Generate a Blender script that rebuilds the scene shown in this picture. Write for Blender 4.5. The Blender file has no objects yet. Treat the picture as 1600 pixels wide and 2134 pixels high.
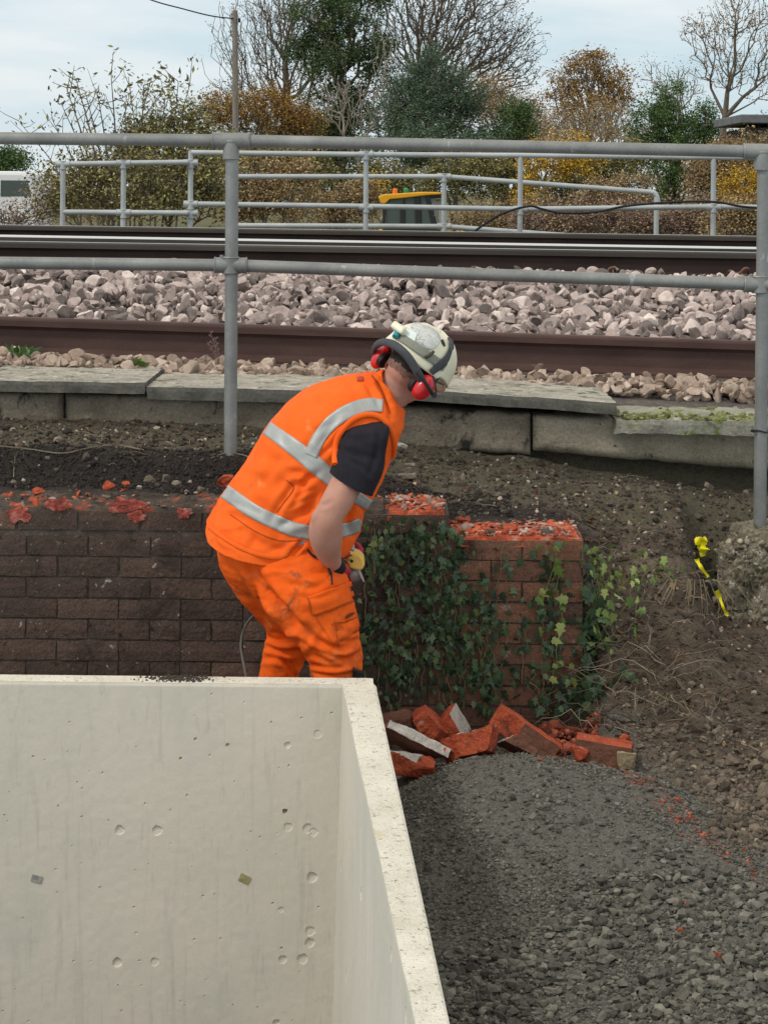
import bpy, bmesh, math, random
import numpy as np
from mathutils import Vector, Matrix, noise as mnoise
from mathutils.bvhtree import BVHTree

random.seed(7)
rng = np.random.default_rng(7)
sc = bpy.context.scene
COL = sc.collection
R = math.radians

# ------------------------------------------------------------------ camera
FPX, HY, W0, H0 = 4300.0, 395.0, 1600.0, 2134.0     # focal length in photo pixels, eye level row
EYE = 2.03                                          # eye height above the ground the worker stands on
ROLL = 0.010
cam_d = bpy.data.cameras.new('camera')
cam = bpy.data.objects.new('camera', cam_d); COL.objects.link(cam)
cam_d.sensor_fit = 'VERTICAL'; cam_d.sensor_height = 36.0; cam_d.sensor_width = 27.0
cam_d.lens = 36.0 * FPX / H0
cam_d.shift_y = -(H0 / 2 - HY) / H0
cam_d.clip_start = 0.1; cam_d.clip_end = 3000
cam.matrix_world = Matrix.Translation((0, 0, EYE)) @ Matrix.Rotation(R(90), 4, 'X') @ Matrix.Rotation(ROLL, 4, 'Z')
sc.camera = cam

# ------------------------------------------------------------------ sky, sun, exposure
SUN_EL, SUN_AZ = R(48), R(236)
w = bpy.data.worlds.new('World'); sc.world = w; w.use_nodes = True
nt = w.node_tree; nt.nodes.clear()
out = nt.nodes.new('ShaderNodeOutputWorld'); bg = nt.nodes.new('ShaderNodeBackground')
sky = nt.nodes.new('ShaderNodeTexSky'); sky.sky_type = 'NISHITA'; sky.sun_disc = False
sky.sun_elevation = SUN_EL; sky.sun_rotation = SUN_AZ; sky.air_density = 1.0; sky.dust_density = 2.0
tc = nt.nodes.new('ShaderNodeTexCoord'); mp = nt.nodes.new('ShaderNodeMapping')
mp.inputs['Scale'].default_value = (1.0, 1.0, 5.0); mp.inputs['Location'].default_value = (3.1, 0.4, 0.2)
nz = nt.nodes.new('ShaderNodeTexNoise'); nz.inputs['Scale'].default_value = 5.0; nz.inputs['Detail'].default_value = 6; nz.inputs['Roughness'].default_value = 0.55
cr = nt.nodes.new('ShaderNodeValToRGB')
cr.color_ramp.elements[0].position = 0.36; cr.color_ramp.elements[0].color = (5.7, 7.3, 8.1, 1)
cr.color_ramp.elements[1].position = 0.64; cr.color_ramp.elements[1].color = (8.4, 8.9, 9.1, 1)
mx = nt.nodes.new('ShaderNodeMix'); mx.data_type = 'RGBA'; mx.inputs['Factor'].default_value = 0.9
nt.links.new(tc.outputs['Generated'], mp.inputs['Vector']); nt.links.new(mp.outputs[0], nz.inputs['Vector'])
nt.links.new(nz.outputs['Fac'], cr.inputs['Fac'])
nt.links.new(sky.outputs[0], mx.inputs['A']); nt.links.new(cr.outputs[0], mx.inputs['B'])
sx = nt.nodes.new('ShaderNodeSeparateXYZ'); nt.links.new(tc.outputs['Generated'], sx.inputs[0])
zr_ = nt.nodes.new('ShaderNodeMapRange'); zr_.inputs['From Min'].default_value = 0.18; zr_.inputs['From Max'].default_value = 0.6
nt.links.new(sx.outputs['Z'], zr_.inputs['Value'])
mo = nt.nodes.new('ShaderNodeMix'); mo.data_type = 'RGBA'; mo.inputs['B'].default_value = (9.4, 9.1, 8.5, 1)   # overhead cloud, out of view, made brighter and warmer to warm the light
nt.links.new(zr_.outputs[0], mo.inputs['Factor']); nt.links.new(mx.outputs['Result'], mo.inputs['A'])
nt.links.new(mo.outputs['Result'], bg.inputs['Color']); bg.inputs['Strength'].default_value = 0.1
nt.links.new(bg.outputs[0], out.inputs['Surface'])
sun_d = bpy.data.lights.new('sun', 'SUN'); sun_d.energy = 1.5; sun_d.angle = R(12); sun_d.color = (1.0, 0.94, 0.85)
sun = bpy.data.objects.new('sun', sun_d); COL.objects.link(sun)
sd = Vector((math.sin(SUN_AZ) * math.cos(SUN_EL), math.cos(SUN_AZ) * math.cos(SUN_EL), math.sin(SUN_EL)))
sun.rotation_euler = (-sd).to_track_quat('-Z', 'Y').to_euler()
sc.view_settings.view_transform = 'Standard'; sc.view_settings.look = 'None'
sc.view_settings.exposure = 0.08; sc.view_settings.gamma = 1.0
sc.cycles.max_bounces = 5; sc.cycles.diffuse_bounces = 3; sc.cycles.transparent_max_bounces = 6

# ------------------------------------------------------------------ helpers
CR, SR = math.cos(ROLL), math.sin(ROLL)
def P(px, py, D):
    dx, dy = px - 800.0, py - HY
    return Vector(((dx * CR + dy * SR) * D / FPX, D, EYE - (-dx * SR + dy * CR) * D / FPX))
def proj(V):
    V = np.asarray(V, float)
    lx = V[:, 0] / V[:, 1] * FPX; ly = (EYE - V[:, 2]) / V[:, 1] * FPX
    return np.stack([800 + lx * CR - ly * SR, HY + lx * SR + ly * CR], 1)
def tag(o, label=None, cat=None, group=None, kind=None):
    if label: o['label'] = label
    if cat: o['category'] = cat
    if group: o['group'] = group
    if kind: o['kind'] = kind
    return o
def thing(name, label, cat, loc, group=None):
    o = bpy.data.objects.new(name, None); COL.objects.link(o); o.location = loc
    o.empty_display_size = 0.1
    return tag(o, label, cat, group)
def link(name, me, parent=None):
    o = bpy.data.objects.new(name, me); COL.objects.link(o)
    if parent is not None:
        o.parent = parent
        if parent.type == 'EMPTY':
            o.matrix_parent_inverse = Matrix.Translation(-Vector(parent.location))
    return o
def mesh_np(V, F, name='m'):
    """F: int array (m,k) or a list of such arrays"""
    V = np.asarray(V, np.float32)
    Fs = F if isinstance(F, list) else [F]
    Fs = [np.asarray(f, np.int32) for f in Fs if len(f)]
    me = bpy.data.meshes.new(name)
    me.vertices.add(len(V)); me.vertices.foreach_set('co', V.ravel())
    nl = sum(f.size for f in Fs); npoly = sum(len(f) for f in Fs)
    me.loops.add(nl); me.polygons.add(npoly)
    me.loops.foreach_set('vertex_index', np.concatenate([f.ravel() for f in Fs]))
    tot = np.concatenate([np.full(len(f), f.shape[1], np.int32) for f in Fs])
    st = np.concatenate([[0], np.cumsum(tot)[:-1]]).astype(np.int32)
    me.polygons.foreach_set('loop_start', st); me.polygons.foreach_set('loop_total', tot)
    me.update(calc_edges=True); me.validate()
    return me
def set_smooth(me, s=True):
    me.polygons.foreach_set('use_smooth', np.full(len(me.polygons), s))
def set_attr(me, name, vals):
    a = me.attributes.new(name, 'FLOAT_COLOR', 'POINT')
    v = np.asarray(vals, np.float32)
    if v.ndim == 1: v = np.stack([v, v, v], 1)
    v = np.concatenate([v, np.ones((len(v), 1), np.float32)], 1)
    a.data.foreach_set('color', v.ravel())
def obj_np(name, V, F, mats, parent=None, smooth=True, attr=None, midx=None):
    me = mesh_np(V, F, name)
    for m in (mats if isinstance(mats, (list, tuple)) else [mats]): me.materials.append(m)
    set_smooth(me, smooth)
    if attr is not None: set_attr(me, 'rnd', attr)
    if midx is not None: me.polygons.foreach_set('material_index', np.asarray(midx, np.int32))
    return link(name, me, parent)
class MB:
    """collects polygons of any size into one mesh"""
    def __init__(s): s.v = []; s.f = []; s.m = []
    def add(s, verts, faces, mat=0):
        b = len(s.v); s.v += [tuple(v) for v in verts]
        for f in faces: s.f.append(tuple(i + b for i in f)); s.m.append(mat)
        return s
    def box(s, c, size, rot=None, mat=0):
        hx, hy, hz = [d / 2 for d in size]
        vs = [Vector((x, y, z)) for x in (-hx, hx) for y in (-hy, hy) for z in (-hz, hz)]
        if rot is not None: vs = [rot @ v for v in vs]
        vs = [v + Vector(c) for v in vs]
        return s.add(vs, [(0, 1, 3, 2), (4, 6, 7, 5), (0, 4, 5, 1), (2, 3, 7, 6), (0, 2, 6, 4), (1, 5, 7, 3)], mat)
    def hexa(s, p, mat=0):
        """p: 4 front corners (tl,tr,br,bl) then 4 back corners"""
        return s.add(p, [(0, 3, 2, 1), (4, 5, 6, 7), (0, 1, 5, 4), (3, 7, 6, 2), (0, 4, 7, 3), (1, 2, 6, 5)], mat)
    def tube(s, pts, rad, seg=12, mat=0, caps=True):
        v, f = tube(pts, rad, seg, caps); return s.add(v, f, mat)
    def build(s, name, mats, parent=None, smooth=False, bevel=0, bseg=2, auto=None):
        me = bpy.data.meshes.new(name); me.from_pydata(s.v, [], s.f); me.update()
        bm = bmesh.new(); bm.from_mesh(me); bmesh.ops.recalc_face_normals(bm, faces=bm.faces); bm.to_mesh(me); bm.free()
        for m in (mats if isinstance(mats, (list, tuple)) else [mats]): me.materials.append(m)
        me.polygons.foreach_set('material_index', np.array(s.m, np.int32))
        set_smooth(me, smooth)
        if auto is not None:
            set_smooth(me, True)
            me.set_sharp_from_angle(angle=R(auto))
        o = link(name, me, parent)
        if bevel:
            b = o.modifiers.new('bevel', 'BEVEL'); b.width = bevel; b.segments = bseg; b.limit_method = 'ANGLE'; b.angle_limit = R(40)
        return o
def frames(pts):
    pts = [Vector(p) for p in pts]; n = len(pts); T = []
    for i in range(n):
        t = pts[min(i + 1, n - 1)] - pts[max(i - 1, 0)]
        T.append(t.normalized() if t.length > 1e-9 else Vector((0, 0, 1)))
    up = Vector((0, 0, 1)) if abs(T[0].z) < 0.9 else Vector((0, 1, 0))
    a = (up - T[0] * up.dot(T[0])).normalized(); out = []
    for i in range(n):
        a = a - T[i] * a.dot(T[i]); a.normalize()
        out.append((pts[i], T[i], a, T[i].cross(a)))
    return out
def tube(pts, rad, seg=12, caps=True):
    fr = frames(pts); n = len(fr)
    rr = rad if isinstance(rad, (list, tuple)) else [rad] * n
    V = []; F = []
    for (p, t, a, b), r in zip(fr, rr):
        ra, rb = r if isinstance(r, tuple) else (r, r)
        for k in range(seg):
            an = 2 * math.pi * k / seg
            V.append(p + a * (math.cos(an) * ra) + b * (math.sin(an) * rb))
    for i in range(n - 1):
        for k in range(seg):
            k2 = (k + 1) % seg
            F.append((i * seg + k, i * seg + k2, (i + 1) * seg + k2, (i + 1) * seg + k))
    if caps:
        F.append(tuple(range(seg))[::-1]); F.append(tuple((n - 1) * seg + k for k in range(seg)))
    return V, F
def spline(pts, n=8):
    """Catmull-Rom through points (tuples of any length)"""
    pts = [np.array(p, float) for p in pts]; out = []
    q = [2 * pts[0] - pts[1]] + pts + [2 * pts[-1] - pts[-2]]
    for i in range(1, len(q) - 2):
        for k in range(n):
            t = k / n
            out.append(0.5 * ((2 * q[i]) + (-q[i - 1] + q[i + 1]) * t + (2 * q[i - 1] - 5 * q[i] + 4 * q[i + 1] - q[i + 2]) * t * t + (-q[i - 1] + 3 * q[i] - 3 * q[i + 1] + q[i + 2]) * t ** 3))
    out.append(pts[-1]); return out
def remesh(V, F, voxel, smooth=2, sfac=0.5):
    me = bpy.data.meshes.new('tmp'); me.from_pydata([tuple(v) for v in V], [], F); me.update()
    bm = bmesh.new(); bm.from_mesh(me); bmesh.ops.recalc_face_normals(bm, faces=bm.faces); bm.to_mesh(me); bm.free()
    o = bpy.data.objects.new('tmp', me); COL.objects.link(o)
    m = o.modifiers.new('r', 'REMESH'); m.mode = 'VOXEL'; m.voxel_size = voxel
    if smooth:
        s = o.modifiers.new('s', 'SMOOTH'); s.factor = sfac; s.iterations = smooth
    dg = bpy.context.evaluated_depsgraph_get(); dg.update()
    e = o.evaluated_get(dg); m2 = e.to_mesh()
    n = len(m2.vertices); A = np.empty(n * 3, np.float32); m2.vertices.foreach_get('co', A)
    nf = len(m2.polygons); lt = np.empty(nf, np.int32); m2.polygons.foreach_get('loop_total', lt)
    li = np.empty(len(m2.loops), np.int32); m2.loops.foreach_get('vertex_index', li)
    ls = np.empty(nf, np.int32); m2.polygons.foreach_get('loop_start', ls)
    q = ls[lt == 4]; t = ls[lt == 3]
    FQ = np.stack([li[q + k] for k in range(4)], 1); FT = np.stack([li[t + k] for k in range(3)], 1) if len(t) else np.zeros((0, 3), np.int32)
    e.to_mesh_clear(); bpy.data.objects.remove(o); bpy.data.meshes.remove(me)
    return A.reshape(-1, 3).astype(float), [FQ, FT]
def vnormals(V, Fs):
    N = np.zeros_like(V)
    for F in Fs:
        if not len(F): continue
        a = V[F[:, 1]] - V[F[:, 0]]; b = V[F[:, 2]] - V[F[:, 0]]
        n = np.cross(a, b)
        for k in range(F.shape[1]): np.add.at(N, F[:, k], n)
    return N / (np.linalg.norm(N, axis=1, keepdims=True) + 1e-12)
def _hash(i, j, k, s):
    h = (i * 374761393 + j * 668265263 + k * 2147483647 + s * 144665) & 0xffffffff
    h = ((h ^ (h >> 13)) * 1274126177) & 0xffffffff
    return ((h ^ (h >> 16)) & 0xffff) / 65535.0
def vnoise(Pn, scale=1.0, octaves=3, seed=0):
    """value noise in about -1..1, Pn (n,3)"""
    Pn = np.asarray(Pn, float) * scale; tot = np.zeros(len(Pn)); amp = 1; nrm = 0
    for o in range(octaves):
        q = Pn * (2 ** o) + 17.3 * o + seed * 3.7
        f = np.floor(q); i = f.astype(np.int64); t = q - f; t = t * t * (3 - 2 * t)
        r = 0
        for dx in (0, 1):
            for dy in (0, 1):
                for dz in (0, 1):
                    wgt = (t[:, 0] if dx else 1 - t[:, 0]) * (t[:, 1] if dy else 1 - t[:, 1]) * (t[:, 2] if dz else 1 - t[:, 2])
                    r = r + wgt * _hash(i[:, 0] + dx, i[:, 1] + dy, i[:, 2] + dz, seed + o)
        tot += amp * (r * 2 - 1); nrm += amp; amp *= 0.5
    return tot / nrm

# ------------------------------------------------------------------ materials
def ramp(nt, fac, stops):
    r = nt.nodes.new('ShaderNodeValToRGB'); e = r.color_ramp.elements
    while len(e) < len(stops): e.new(0.5)
    for el, (p, c) in zip(e, stops): el.position = p; el.color = (*c, 1)
    nt.links.new(fac, r.inputs['Fac']); return r.outputs['Color']
def noise_n(nt, vec, scale, detail=6, rough=0.6, dist=0.0):
    n = nt.nodes.new('ShaderNodeTexNoise'); n.inputs['Scale'].default_value = scale
    n.inputs['Detail'].default_value = detail; n.inputs['Roughness'].default_value = rough; n.inputs['Distortion'].default_value = dist
    nt.links.new(vec, n.inputs['Vector']); return n.outputs['Fac']
def mixc(nt, fac, a, b, mode='MIX'):
    m = nt.nodes.new('ShaderNodeMix'); m.data_type = 'RGBA'; m.blend_type = mode
    for s, v in (('Factor', fac), ('A', a), ('B', b)):
        if isinstance(v, (int, float)): m.inputs[s].default_value = v
        elif isinstance(v, tuple): m.inputs[s].default_value = (*v, 1)
        else: nt.links.new(v, m.inputs[s])
    return m.outputs['Result']
def mat(name, stops, scale=6, rough=0.85, bump=0.3, bscale=60, bdist=0.01, metallic=0.0, spec=0.3, stretch=None,
        spots=(), attr=None, attr_stops=None, attr_mix='MULTIPLY', fine=0.25, fscale=90, coat=0, sss=0, trans=0, alpha=None, sheen=0):
    """stops: colour ramp over a large noise; spots: (colour, scale, threshold, softness[, stretch]) patches laid over;
    attr_stops: ramp over the per-piece random value stored on the mesh"""
    m = bpy.data.materials.new(name); m.use_nodes = True; nt = m.node_tree
    bs = nt.nodes['Principled BSDF']
    tc = nt.nodes.new('ShaderNodeTexCoord'); vec = tc.outputs['Object']
    def mapped(st):
        mp = nt.nodes.new('ShaderNodeMapping'); mp.inputs['Scale'].default_value = st
        nt.links.new(vec, mp.inputs['Vector']); return mp.outputs[0]
    v1 = mapped(stretch) if stretch else vec
    if isinstance(stops, tuple): stops = [(0, stops), (1, stops)]
    col = ramp(nt, noise_n(nt, v1, scale), stops)
    if attr_stops:
        at = nt.nodes.new('ShaderNodeAttribute'); at.attribute_name = attr or 'rnd'
        sp = nt.nodes.new('ShaderNodeSeparateColor'); nt.links.new(at.outputs['Color'], sp.inputs[0])
        ac = ramp(nt, sp.outputs[0], attr_stops)
        col = mixc(nt, 1.0, col, ac, attr_mix)
    if fine:
        g = ramp(nt, noise_n(nt, vec, fscale, 4, 0.7), [(0.25, (1 - fine,) * 3), (0.75, (1 + fine,) * 3)])
        col = mixc(nt, 1.0, col, g, 'MULTIPLY')
    for i, s in enumerate(spots):
        c, scl, th, soft = s[:4]
        vv = mapped(s[4]) if len(s) > 4 else vec
        f = ramp(nt, noise_n(nt, vv, scl, 5, 0.65, 0.3), [(th, (0, 0, 0)), (min(1, th + soft), (1, 1, 1))])
        col = mixc(nt, f, col, c)
    nt.links.new(col, bs.inputs['Base Color'])
    bs.inputs['Roughness'].default_value = rough; bs.inputs['Metallic'].default_value = metallic
    bs.inputs['Specular IOR Level'].default_value = spec
    if coat: bs.inputs['Coat Weight'].default_value = coat
    if trans: bs.inputs['Transmission Weight'].default_value = trans
    if sheen: bs.inputs['Sheen Weight'].default_value = sheen
    if sss:
        bs.inputs['Subsurface Weight'].default_value = sss; bs.inputs['Subsurface Radius'].default_value = (0.02, 0.008, 0.004)
    if bump:
        b = nt.nodes.new('ShaderNodeBump'); b.inputs['Strength'].default_value = bump; b.inputs['Distance'].default_value = bdist
        nt.links.new(noise_n(nt, v1, bscale, 6, 0.65), b.inputs['Height']); nt.links.new(b.outputs[0], bs.inputs['Normal'])
    return m
G3 = lambda v: (v, v, v)
M = {}
M['galv'] = mat('galvanised_steel', [(0.3, (0.175, 0.182, 0.178)), (0.7, (0.31, 0.317, 0.305))], 5, 0.55, 0.12, 200, 0.001, 0.45, 0.5, spots=[((0.2, 0.17, 0.13), 9, 0.66, 0.12), ((0.55, 0.57, 0.57), 14, 0.66, 0.1, (1, 1, 0.25))], fine=0.12)
M['galv_far'] = mat('weathered_galvanised_steel', [(0.3, (0.36, 0.39, 0.4)), (0.7, (0.5, 0.53, 0.53))], 4, 0.6, 0.0, metallic=0.25, fine=0.1)
M['concrete'] = mat('precast_concrete', [(0.25, (0.50, 0.485, 0.41)), (0.5, (0.575, 0.535, 0.455)), (0.78, (0.62, 0.565, 0.49))], 1.9, 0.8, 0.15, 120, 0.002, fine=0.07, fscale=260,
    spots=[((0.49, 0.485, 0.42), 2.2, 0.50, 0.3, (1.6, 1, 0.7)), ((0.40, 0.39, 0.335), 6, 0.54, 0.3, (4.5, 4.5, 0.35)), ((0.44, 0.42, 0.36), 16, 0.60, 0.2, (2.5, 2.5, 0.5)), ((0.60, 0.56, 0.50), 4, 0.62, 0.2, (3, 1, 0.5)), ((0.33, 0.31, 0.265), 10, 0.70, 0.08), ((0.25, 0.235, 0.2), 170, 0.735, 0.03)])
M['concrete_rough'] = mat('struck_concrete_top', [(0.3, (0.60, 0.575, 0.475)), (0.7, (0.78, 0.75, 0.655))], 7, 0.9, 0.9, 110, 0.007, fine=0.2, fscale=150,
    spots=[((0.33, 0.30, 0.23), 55, 0.585, 0.08), ((0.13, 0.12, 0.095), 95, 0.62, 0.05), ((0.58, 0.46, 0.22), 5, 0.62, 0.14), ((0.72, 0.70, 0.64), 30, 0.60, 0.08)])
M['coping'] = mat('weathered_coping_stone', [(0.3, (0.25, 0.23, 0.19)), (0.7, (0.46, 0.43, 0.37))], 5, 0.95, 0.8, 90, 0.008, fine=0.4, fscale=110,
    spots=[((0.56, 0.55, 0.49), 26, 0.57, 0.06), ((0.11, 0.115, 0.05), 9, 0.57, 0.1), ((0.07, 0.066, 0.055), 15, 0.575, 0.08), ((0.5, 0.5, 0.45), 60, 0.66, 0.04)])
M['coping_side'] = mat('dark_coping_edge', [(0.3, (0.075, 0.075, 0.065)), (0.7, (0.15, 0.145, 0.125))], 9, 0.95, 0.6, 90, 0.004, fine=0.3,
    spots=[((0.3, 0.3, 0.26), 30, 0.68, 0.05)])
M['moss_slab'] = mat('mossy_coping_stone', [(0.3, (0.22, 0.21, 0.175)), (0.7, (0.36, 0.35, 0.29))], 6, 0.95, 0.8, 70, 0.008, fine=0.3,
    spots=[((0.14, 0.19, 0.045), 9, 0.54, 0.08), ((0.40, 0.42, 0.28), 22, 0.58, 0.08), ((0.05, 0.05, 0.035), 14, 0.66, 0.08)])
M['block'] = mat('stained_platform_block', [(0.25, (0.10, 0.085, 0.065)), (0.5, (0.21, 0.18, 0.138)), (0.8, (0.32, 0.28, 0.22))], 5, 0.95, 0.8, 60, 0.010, fine=0.35,
    spots=[((0.03, 0.028, 0.022), 7, 0.55, 0.07, (1, 1, 0.6)), ((0.05, 0.048, 0.04), 22, 0.62, 0.06), ((0.30, 0.27, 0.21), 16, 0.66, 0.08), ((0.08, 0.085, 0.03), 12, 0.64, 0.1)])
M['block_pale'] = mat('pale_stained_block', [(0.25, (0.17, 0.15, 0.112)), (0.5, (0.30, 0.265, 0.20)), (0.8, (0.40, 0.355, 0.28))], 4, 0.95, 0.8, 60, 0.010, fine=0.35,
    spots=[((0.05, 0.045, 0.035), 5, 0.58, 0.08, (1, 1, 0.7)), ((0.08, 0.075, 0.055), 22, 0.64, 0.06), ((0.11, 0.12, 0.05), 9, 0.66, 0.1)])
M['rust'] = mat('rusty_rail_steel', [(0.3, (0.055, 0.029, 0.025)), (0.7, (0.098, 0.053, 0.045))], 6, 0.7, 0.35, 150, 0.002, 0.1, 0.4, stretch=(0.5, 1, 2), fine=0.25, fscale=170,
    spots=[((0.17, 0.12, 0.1), 12, 0.68, 0.1, (0.3, 1, 2)), ((0.035, 0.02, 0.018), 9, 0.66, 0.1)])
M['rail_dark'] = mat('running_rail_side', [(0.3, (0.05, 0.042, 0.036)), (0.7, (0.085, 0.072, 0.06))], 3, 0.65, 0.1, 150, 0.001, 0.2, 0.4, stretch=(0.2, 1, 1), fine=0.1)
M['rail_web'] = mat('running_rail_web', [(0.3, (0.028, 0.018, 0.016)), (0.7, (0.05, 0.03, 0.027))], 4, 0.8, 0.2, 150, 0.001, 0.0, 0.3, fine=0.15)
M['shine'] = mat('polished_rail_head', (0.72, 0.73, 0.72), 4, 0.25, 0, metallic=0.9, fine=0.05)
M['ballast'] = mat('granite_ballast', [(0.3, (0.325, 0.285, 0.275)), (0.7, (0.515, 0.47, 0.46))], 30, 0.9, 0.5, 180, 0.004, fine=0.25, fscale=220,
    attr_stops=[(0.0, (0.30, 0.28, 0.27)), (0.25, (0.62, 0.56, 0.53)), (0.6, (1.0, 0.9, 0.86)), (0.85, (1.3, 1.2, 1.13)), (1.0, (1.75, 1.68, 1.6))])
M['cess'] = mat('brownish_old_ballast', [(0.3, (0.30, 0.24, 0.20)), (0.7, (0.48, 0.41, 0.36))], 30, 0.9, 0.5, 180, 0.004, fine=0.25, fscale=220,
    attr_stops=[(0.0, (0.4, 0.36, 0.32)), (0.3, (0.8, 0.72, 0.66)), (0.8, (1.05, 1.0, 0.95)), (1.0, (1.5, 1.45, 1.4))])
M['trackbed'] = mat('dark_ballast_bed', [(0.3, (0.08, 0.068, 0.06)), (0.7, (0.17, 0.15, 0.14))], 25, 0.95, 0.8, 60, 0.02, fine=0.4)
M['gravel'] = mat('dark_slate_gravel', [(0.3, (0.094, 0.089, 0.076)), (0.7, (0.17, 0.162, 0.139))], 40, 0.9, 0.35, 220, 0.003, fine=0.25, fscale=260,
    attr_stops=[(0.0, (0.38, 0.38, 0.38)), (0.5, (0.85, 0.85, 0.83)), (0.85, (1.12, 1.12, 1.09)), (1.0, (1.5, 1.5, 1.43))])
M['clod'] = mat('crumbly_soil_clods', [(0.3, (0.115, 0.092, 0.07)), (0.7, (0.21, 0.175, 0.138))], 20, 0.95, 0.6, 140, 0.006, fine=0.3, fscale=200,
    attr_stops=[(0.0, (0.45, 0.43, 0.42)), (0.6, (0.9, 0.88, 0.85)), (0.95, (1.1, 1.08, 1.05)), (1.0, (2.1, 2.0, 1.85))])
M['redbrick'] = mat('freshly_broken_red_brick', [(0.3, (0.27, 0.045, 0.02)), (0.7, (0.48, 0.105, 0.045))], 18, 0.95, 0.9, 90, 0.010, fine=0.4, fscale=140,
    spots=[((0.52, 0.38, 0.32), 17, 0.645, 0.09), ((0.15, 0.045, 0.028), 11, 0.58, 0.1), ((0.38, 0.30, 0.26), 40, 0.68, 0.05)])
M['brick_old'] = mat('sooty_brick_face', [(0.3, (0.10, 0.045, 0.03)), (0.7, (0.19, 0.085, 0.055))], 12, 0.95, 0.6, 90, 0.006, fine=0.3, fscale=150,
    spots=[((0.3, 0.26, 0.22), 24, 0.70, 0.05)])
M['mortar'] = mat('old_lime_mortar', [(0.3, (0.33, 0.30, 0.27)), (0.7, (0.55, 0.52, 0.48))], 16, 0.95, 0.7, 110, 0.006, fine=0.25,
    spots=[((0.42, 0.10, 0.05), 18, 0.60, 0.06), ((0.2, 0.18, 0.15), 12, 0.63, 0.08)])
M['concrete_lump'] = mat('knobbly_old_concrete', [(0.3, (0.09, 0.078, 0.056)), (0.7, (0.25, 0.22, 0.165))], 14, 0.95, 0.8, 60, 0.012, fine=0.35, fscale=90,
    spots=[((0.5, 0.46, 0.38), 24, 0.60, 0.06), ((0.06, 0.055, 0.04), 16, 0.58, 0.08), ((0.09, 0.11, 0.04), 6, 0.62, 0.12)])
M['orange'] = mat('hi_vis_orange_fabric', [(0.3, (0.86, 0.112, 0.009)), (0.7, (0.95, 0.15, 0.016))], 7, 0.8, 0.25, 60, 0.004, spec=0.2, fine=0.04, fscale=400,
    spots=[((0.58, 0.11, 0.02), 7, 0.58, 0.16), ((0.28, 0.085, 0.035), 20, 0.69, 0.06), ((0.85, 0.26, 0.07), 10, 0.62, 0.15)])
M['orange_dirty'] = mat('grubby_hi_vis_trouser_fabric', [(0.3, (0.80, 0.10, 0.006)), (0.7, (0.93, 0.14, 0.012))], 6, 0.85, 0.3, 45, 0.006, spec=0.2, fine=0.06, fscale=400,
    spots=[((0.50, 0.095, 0.02), 6, 0.52, 0.2), ((0.17, 0.075, 0.04), 8, 0.60, 0.12), ((0.75, 0.25, 0.08), 12, 0.58, 0.15), ((0.16, 0.07, 0.04), 30, 0.69, 0.05)])
M['tape'] = mat('reflective_tape', [(0.3, (0.33, 0.34, 0.33)), (0.7, (0.44, 0.45, 0.43))], 10, 0.45, 0.15, 80, 0.003, 0.15, 0.5, fine=0.06)
M['tee'] = mat('navy_black_cotton', [(0.3, (0.014, 0.013, 0.018)), (0.7, (0.026, 0.024, 0.032))], 9, 0.95, 0.3, 50, 0.006, spec=0.15, fine=0.1)
M['skin'] = mat('skin', [(0.3, (0.43, 0.21, 0.15)), (0.7, (0.53, 0.28, 0.21))], 9, 0.6, 0.1, 160, 0.002, spec=0.35, fine=0.06, sss=0.12, spots=[((0.55, 0.19, 0.14), 6, 0.6, 0.25)])
M['hair'] = mat('short_dark_hair', [(0.3, (0.012, 0.009, 0.007)), (0.7, (0.035, 0.025, 0.02))], 60, 0.7, 0.6, 400, 0.003, fine=0.4, fscale=500)
M['stubble'] = mat('clippered_hair', [(0.3, (0.15, 0.085, 0.062)), (0.7, (0.25, 0.145, 0.108))], 60, 0.7, 0.5, 500, 0.002, fine=0.4, fscale=600)
M['helmet'] = mat('cream_helmet_plastic', [(0.3, (0.68, 0.65, 0.46)), (0.7, (0.79, 0.765, 0.60))], 8, 0.38, 0.05, 80, 0.002, spec=0.5, fine=0.05, spots=[((0.5, 0.48, 0.36), 14, 0.69, 0.08)])
M['sticker'] = mat('worn_white_sticker', [(0.3, (0.58, 0.68, 0.70)), (0.7, (0.75, 0.78, 0.76))], 30, 0.5, 0, fine=0.1, spots=[((0.34, 0.38, 0.4), 90, 0.60, 0.05, (1, 1, 2.5))])
M['sticker_grey'] = mat('worn_grey_sticker', [(0.3, (0.46, 0.48, 0.46)), (0.7, (0.62, 0.63, 0.6))], 40, 0.5, 0, fine=0.15, spots=[((0.27, 0.28, 0.28), 100, 0.58, 0.05, (1, 1, 2.5))])
M['teal'] = mat('teal_plastic', (0.03, 0.27, 0.32), 5, 0.45, 0, fine=0.05)
M['strapgrey'] = mat('olive_grey_webbing', (0.23, 0.235, 0.19), 5, 0.85, 0.3, 300, 0.002, fine=0.15)
M['darkband'] = mat('charcoal_foam', [(0.3, (0.045, 0.048, 0.055)), (0.7, (0.075, 0.08, 0.09))], 20, 0.75, 0.15, 200, 0.002, fine=0.1)
M['black'] = mat('black_rubber', (0.016, 0.016, 0.018), 5, 0.6, 0, fine=0.1)
M['redplastic'] = mat('red_ear_cup_plastic', (0.60, 0.016, 0.022), 5, 0.32, 0, spec=0.5, fine=0.05, coat=0.2)
M['redglove'] = mat('crimson_work_glove', [(0.3, (0.36, 0.022, 0.045)), (0.7, (0.5, 0.05, 0.075))], 20, 0.8, 0.3, 120, 0.003, fine=0.15)
M['yellow_tool'] = mat('dusty_yellow_plastic', [(0.3, (0.70, 0.42, 0.05)), (0.7, (0.78, 0.55, 0.15))], 20, 0.5, 0.05, fine=0.1)
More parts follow.
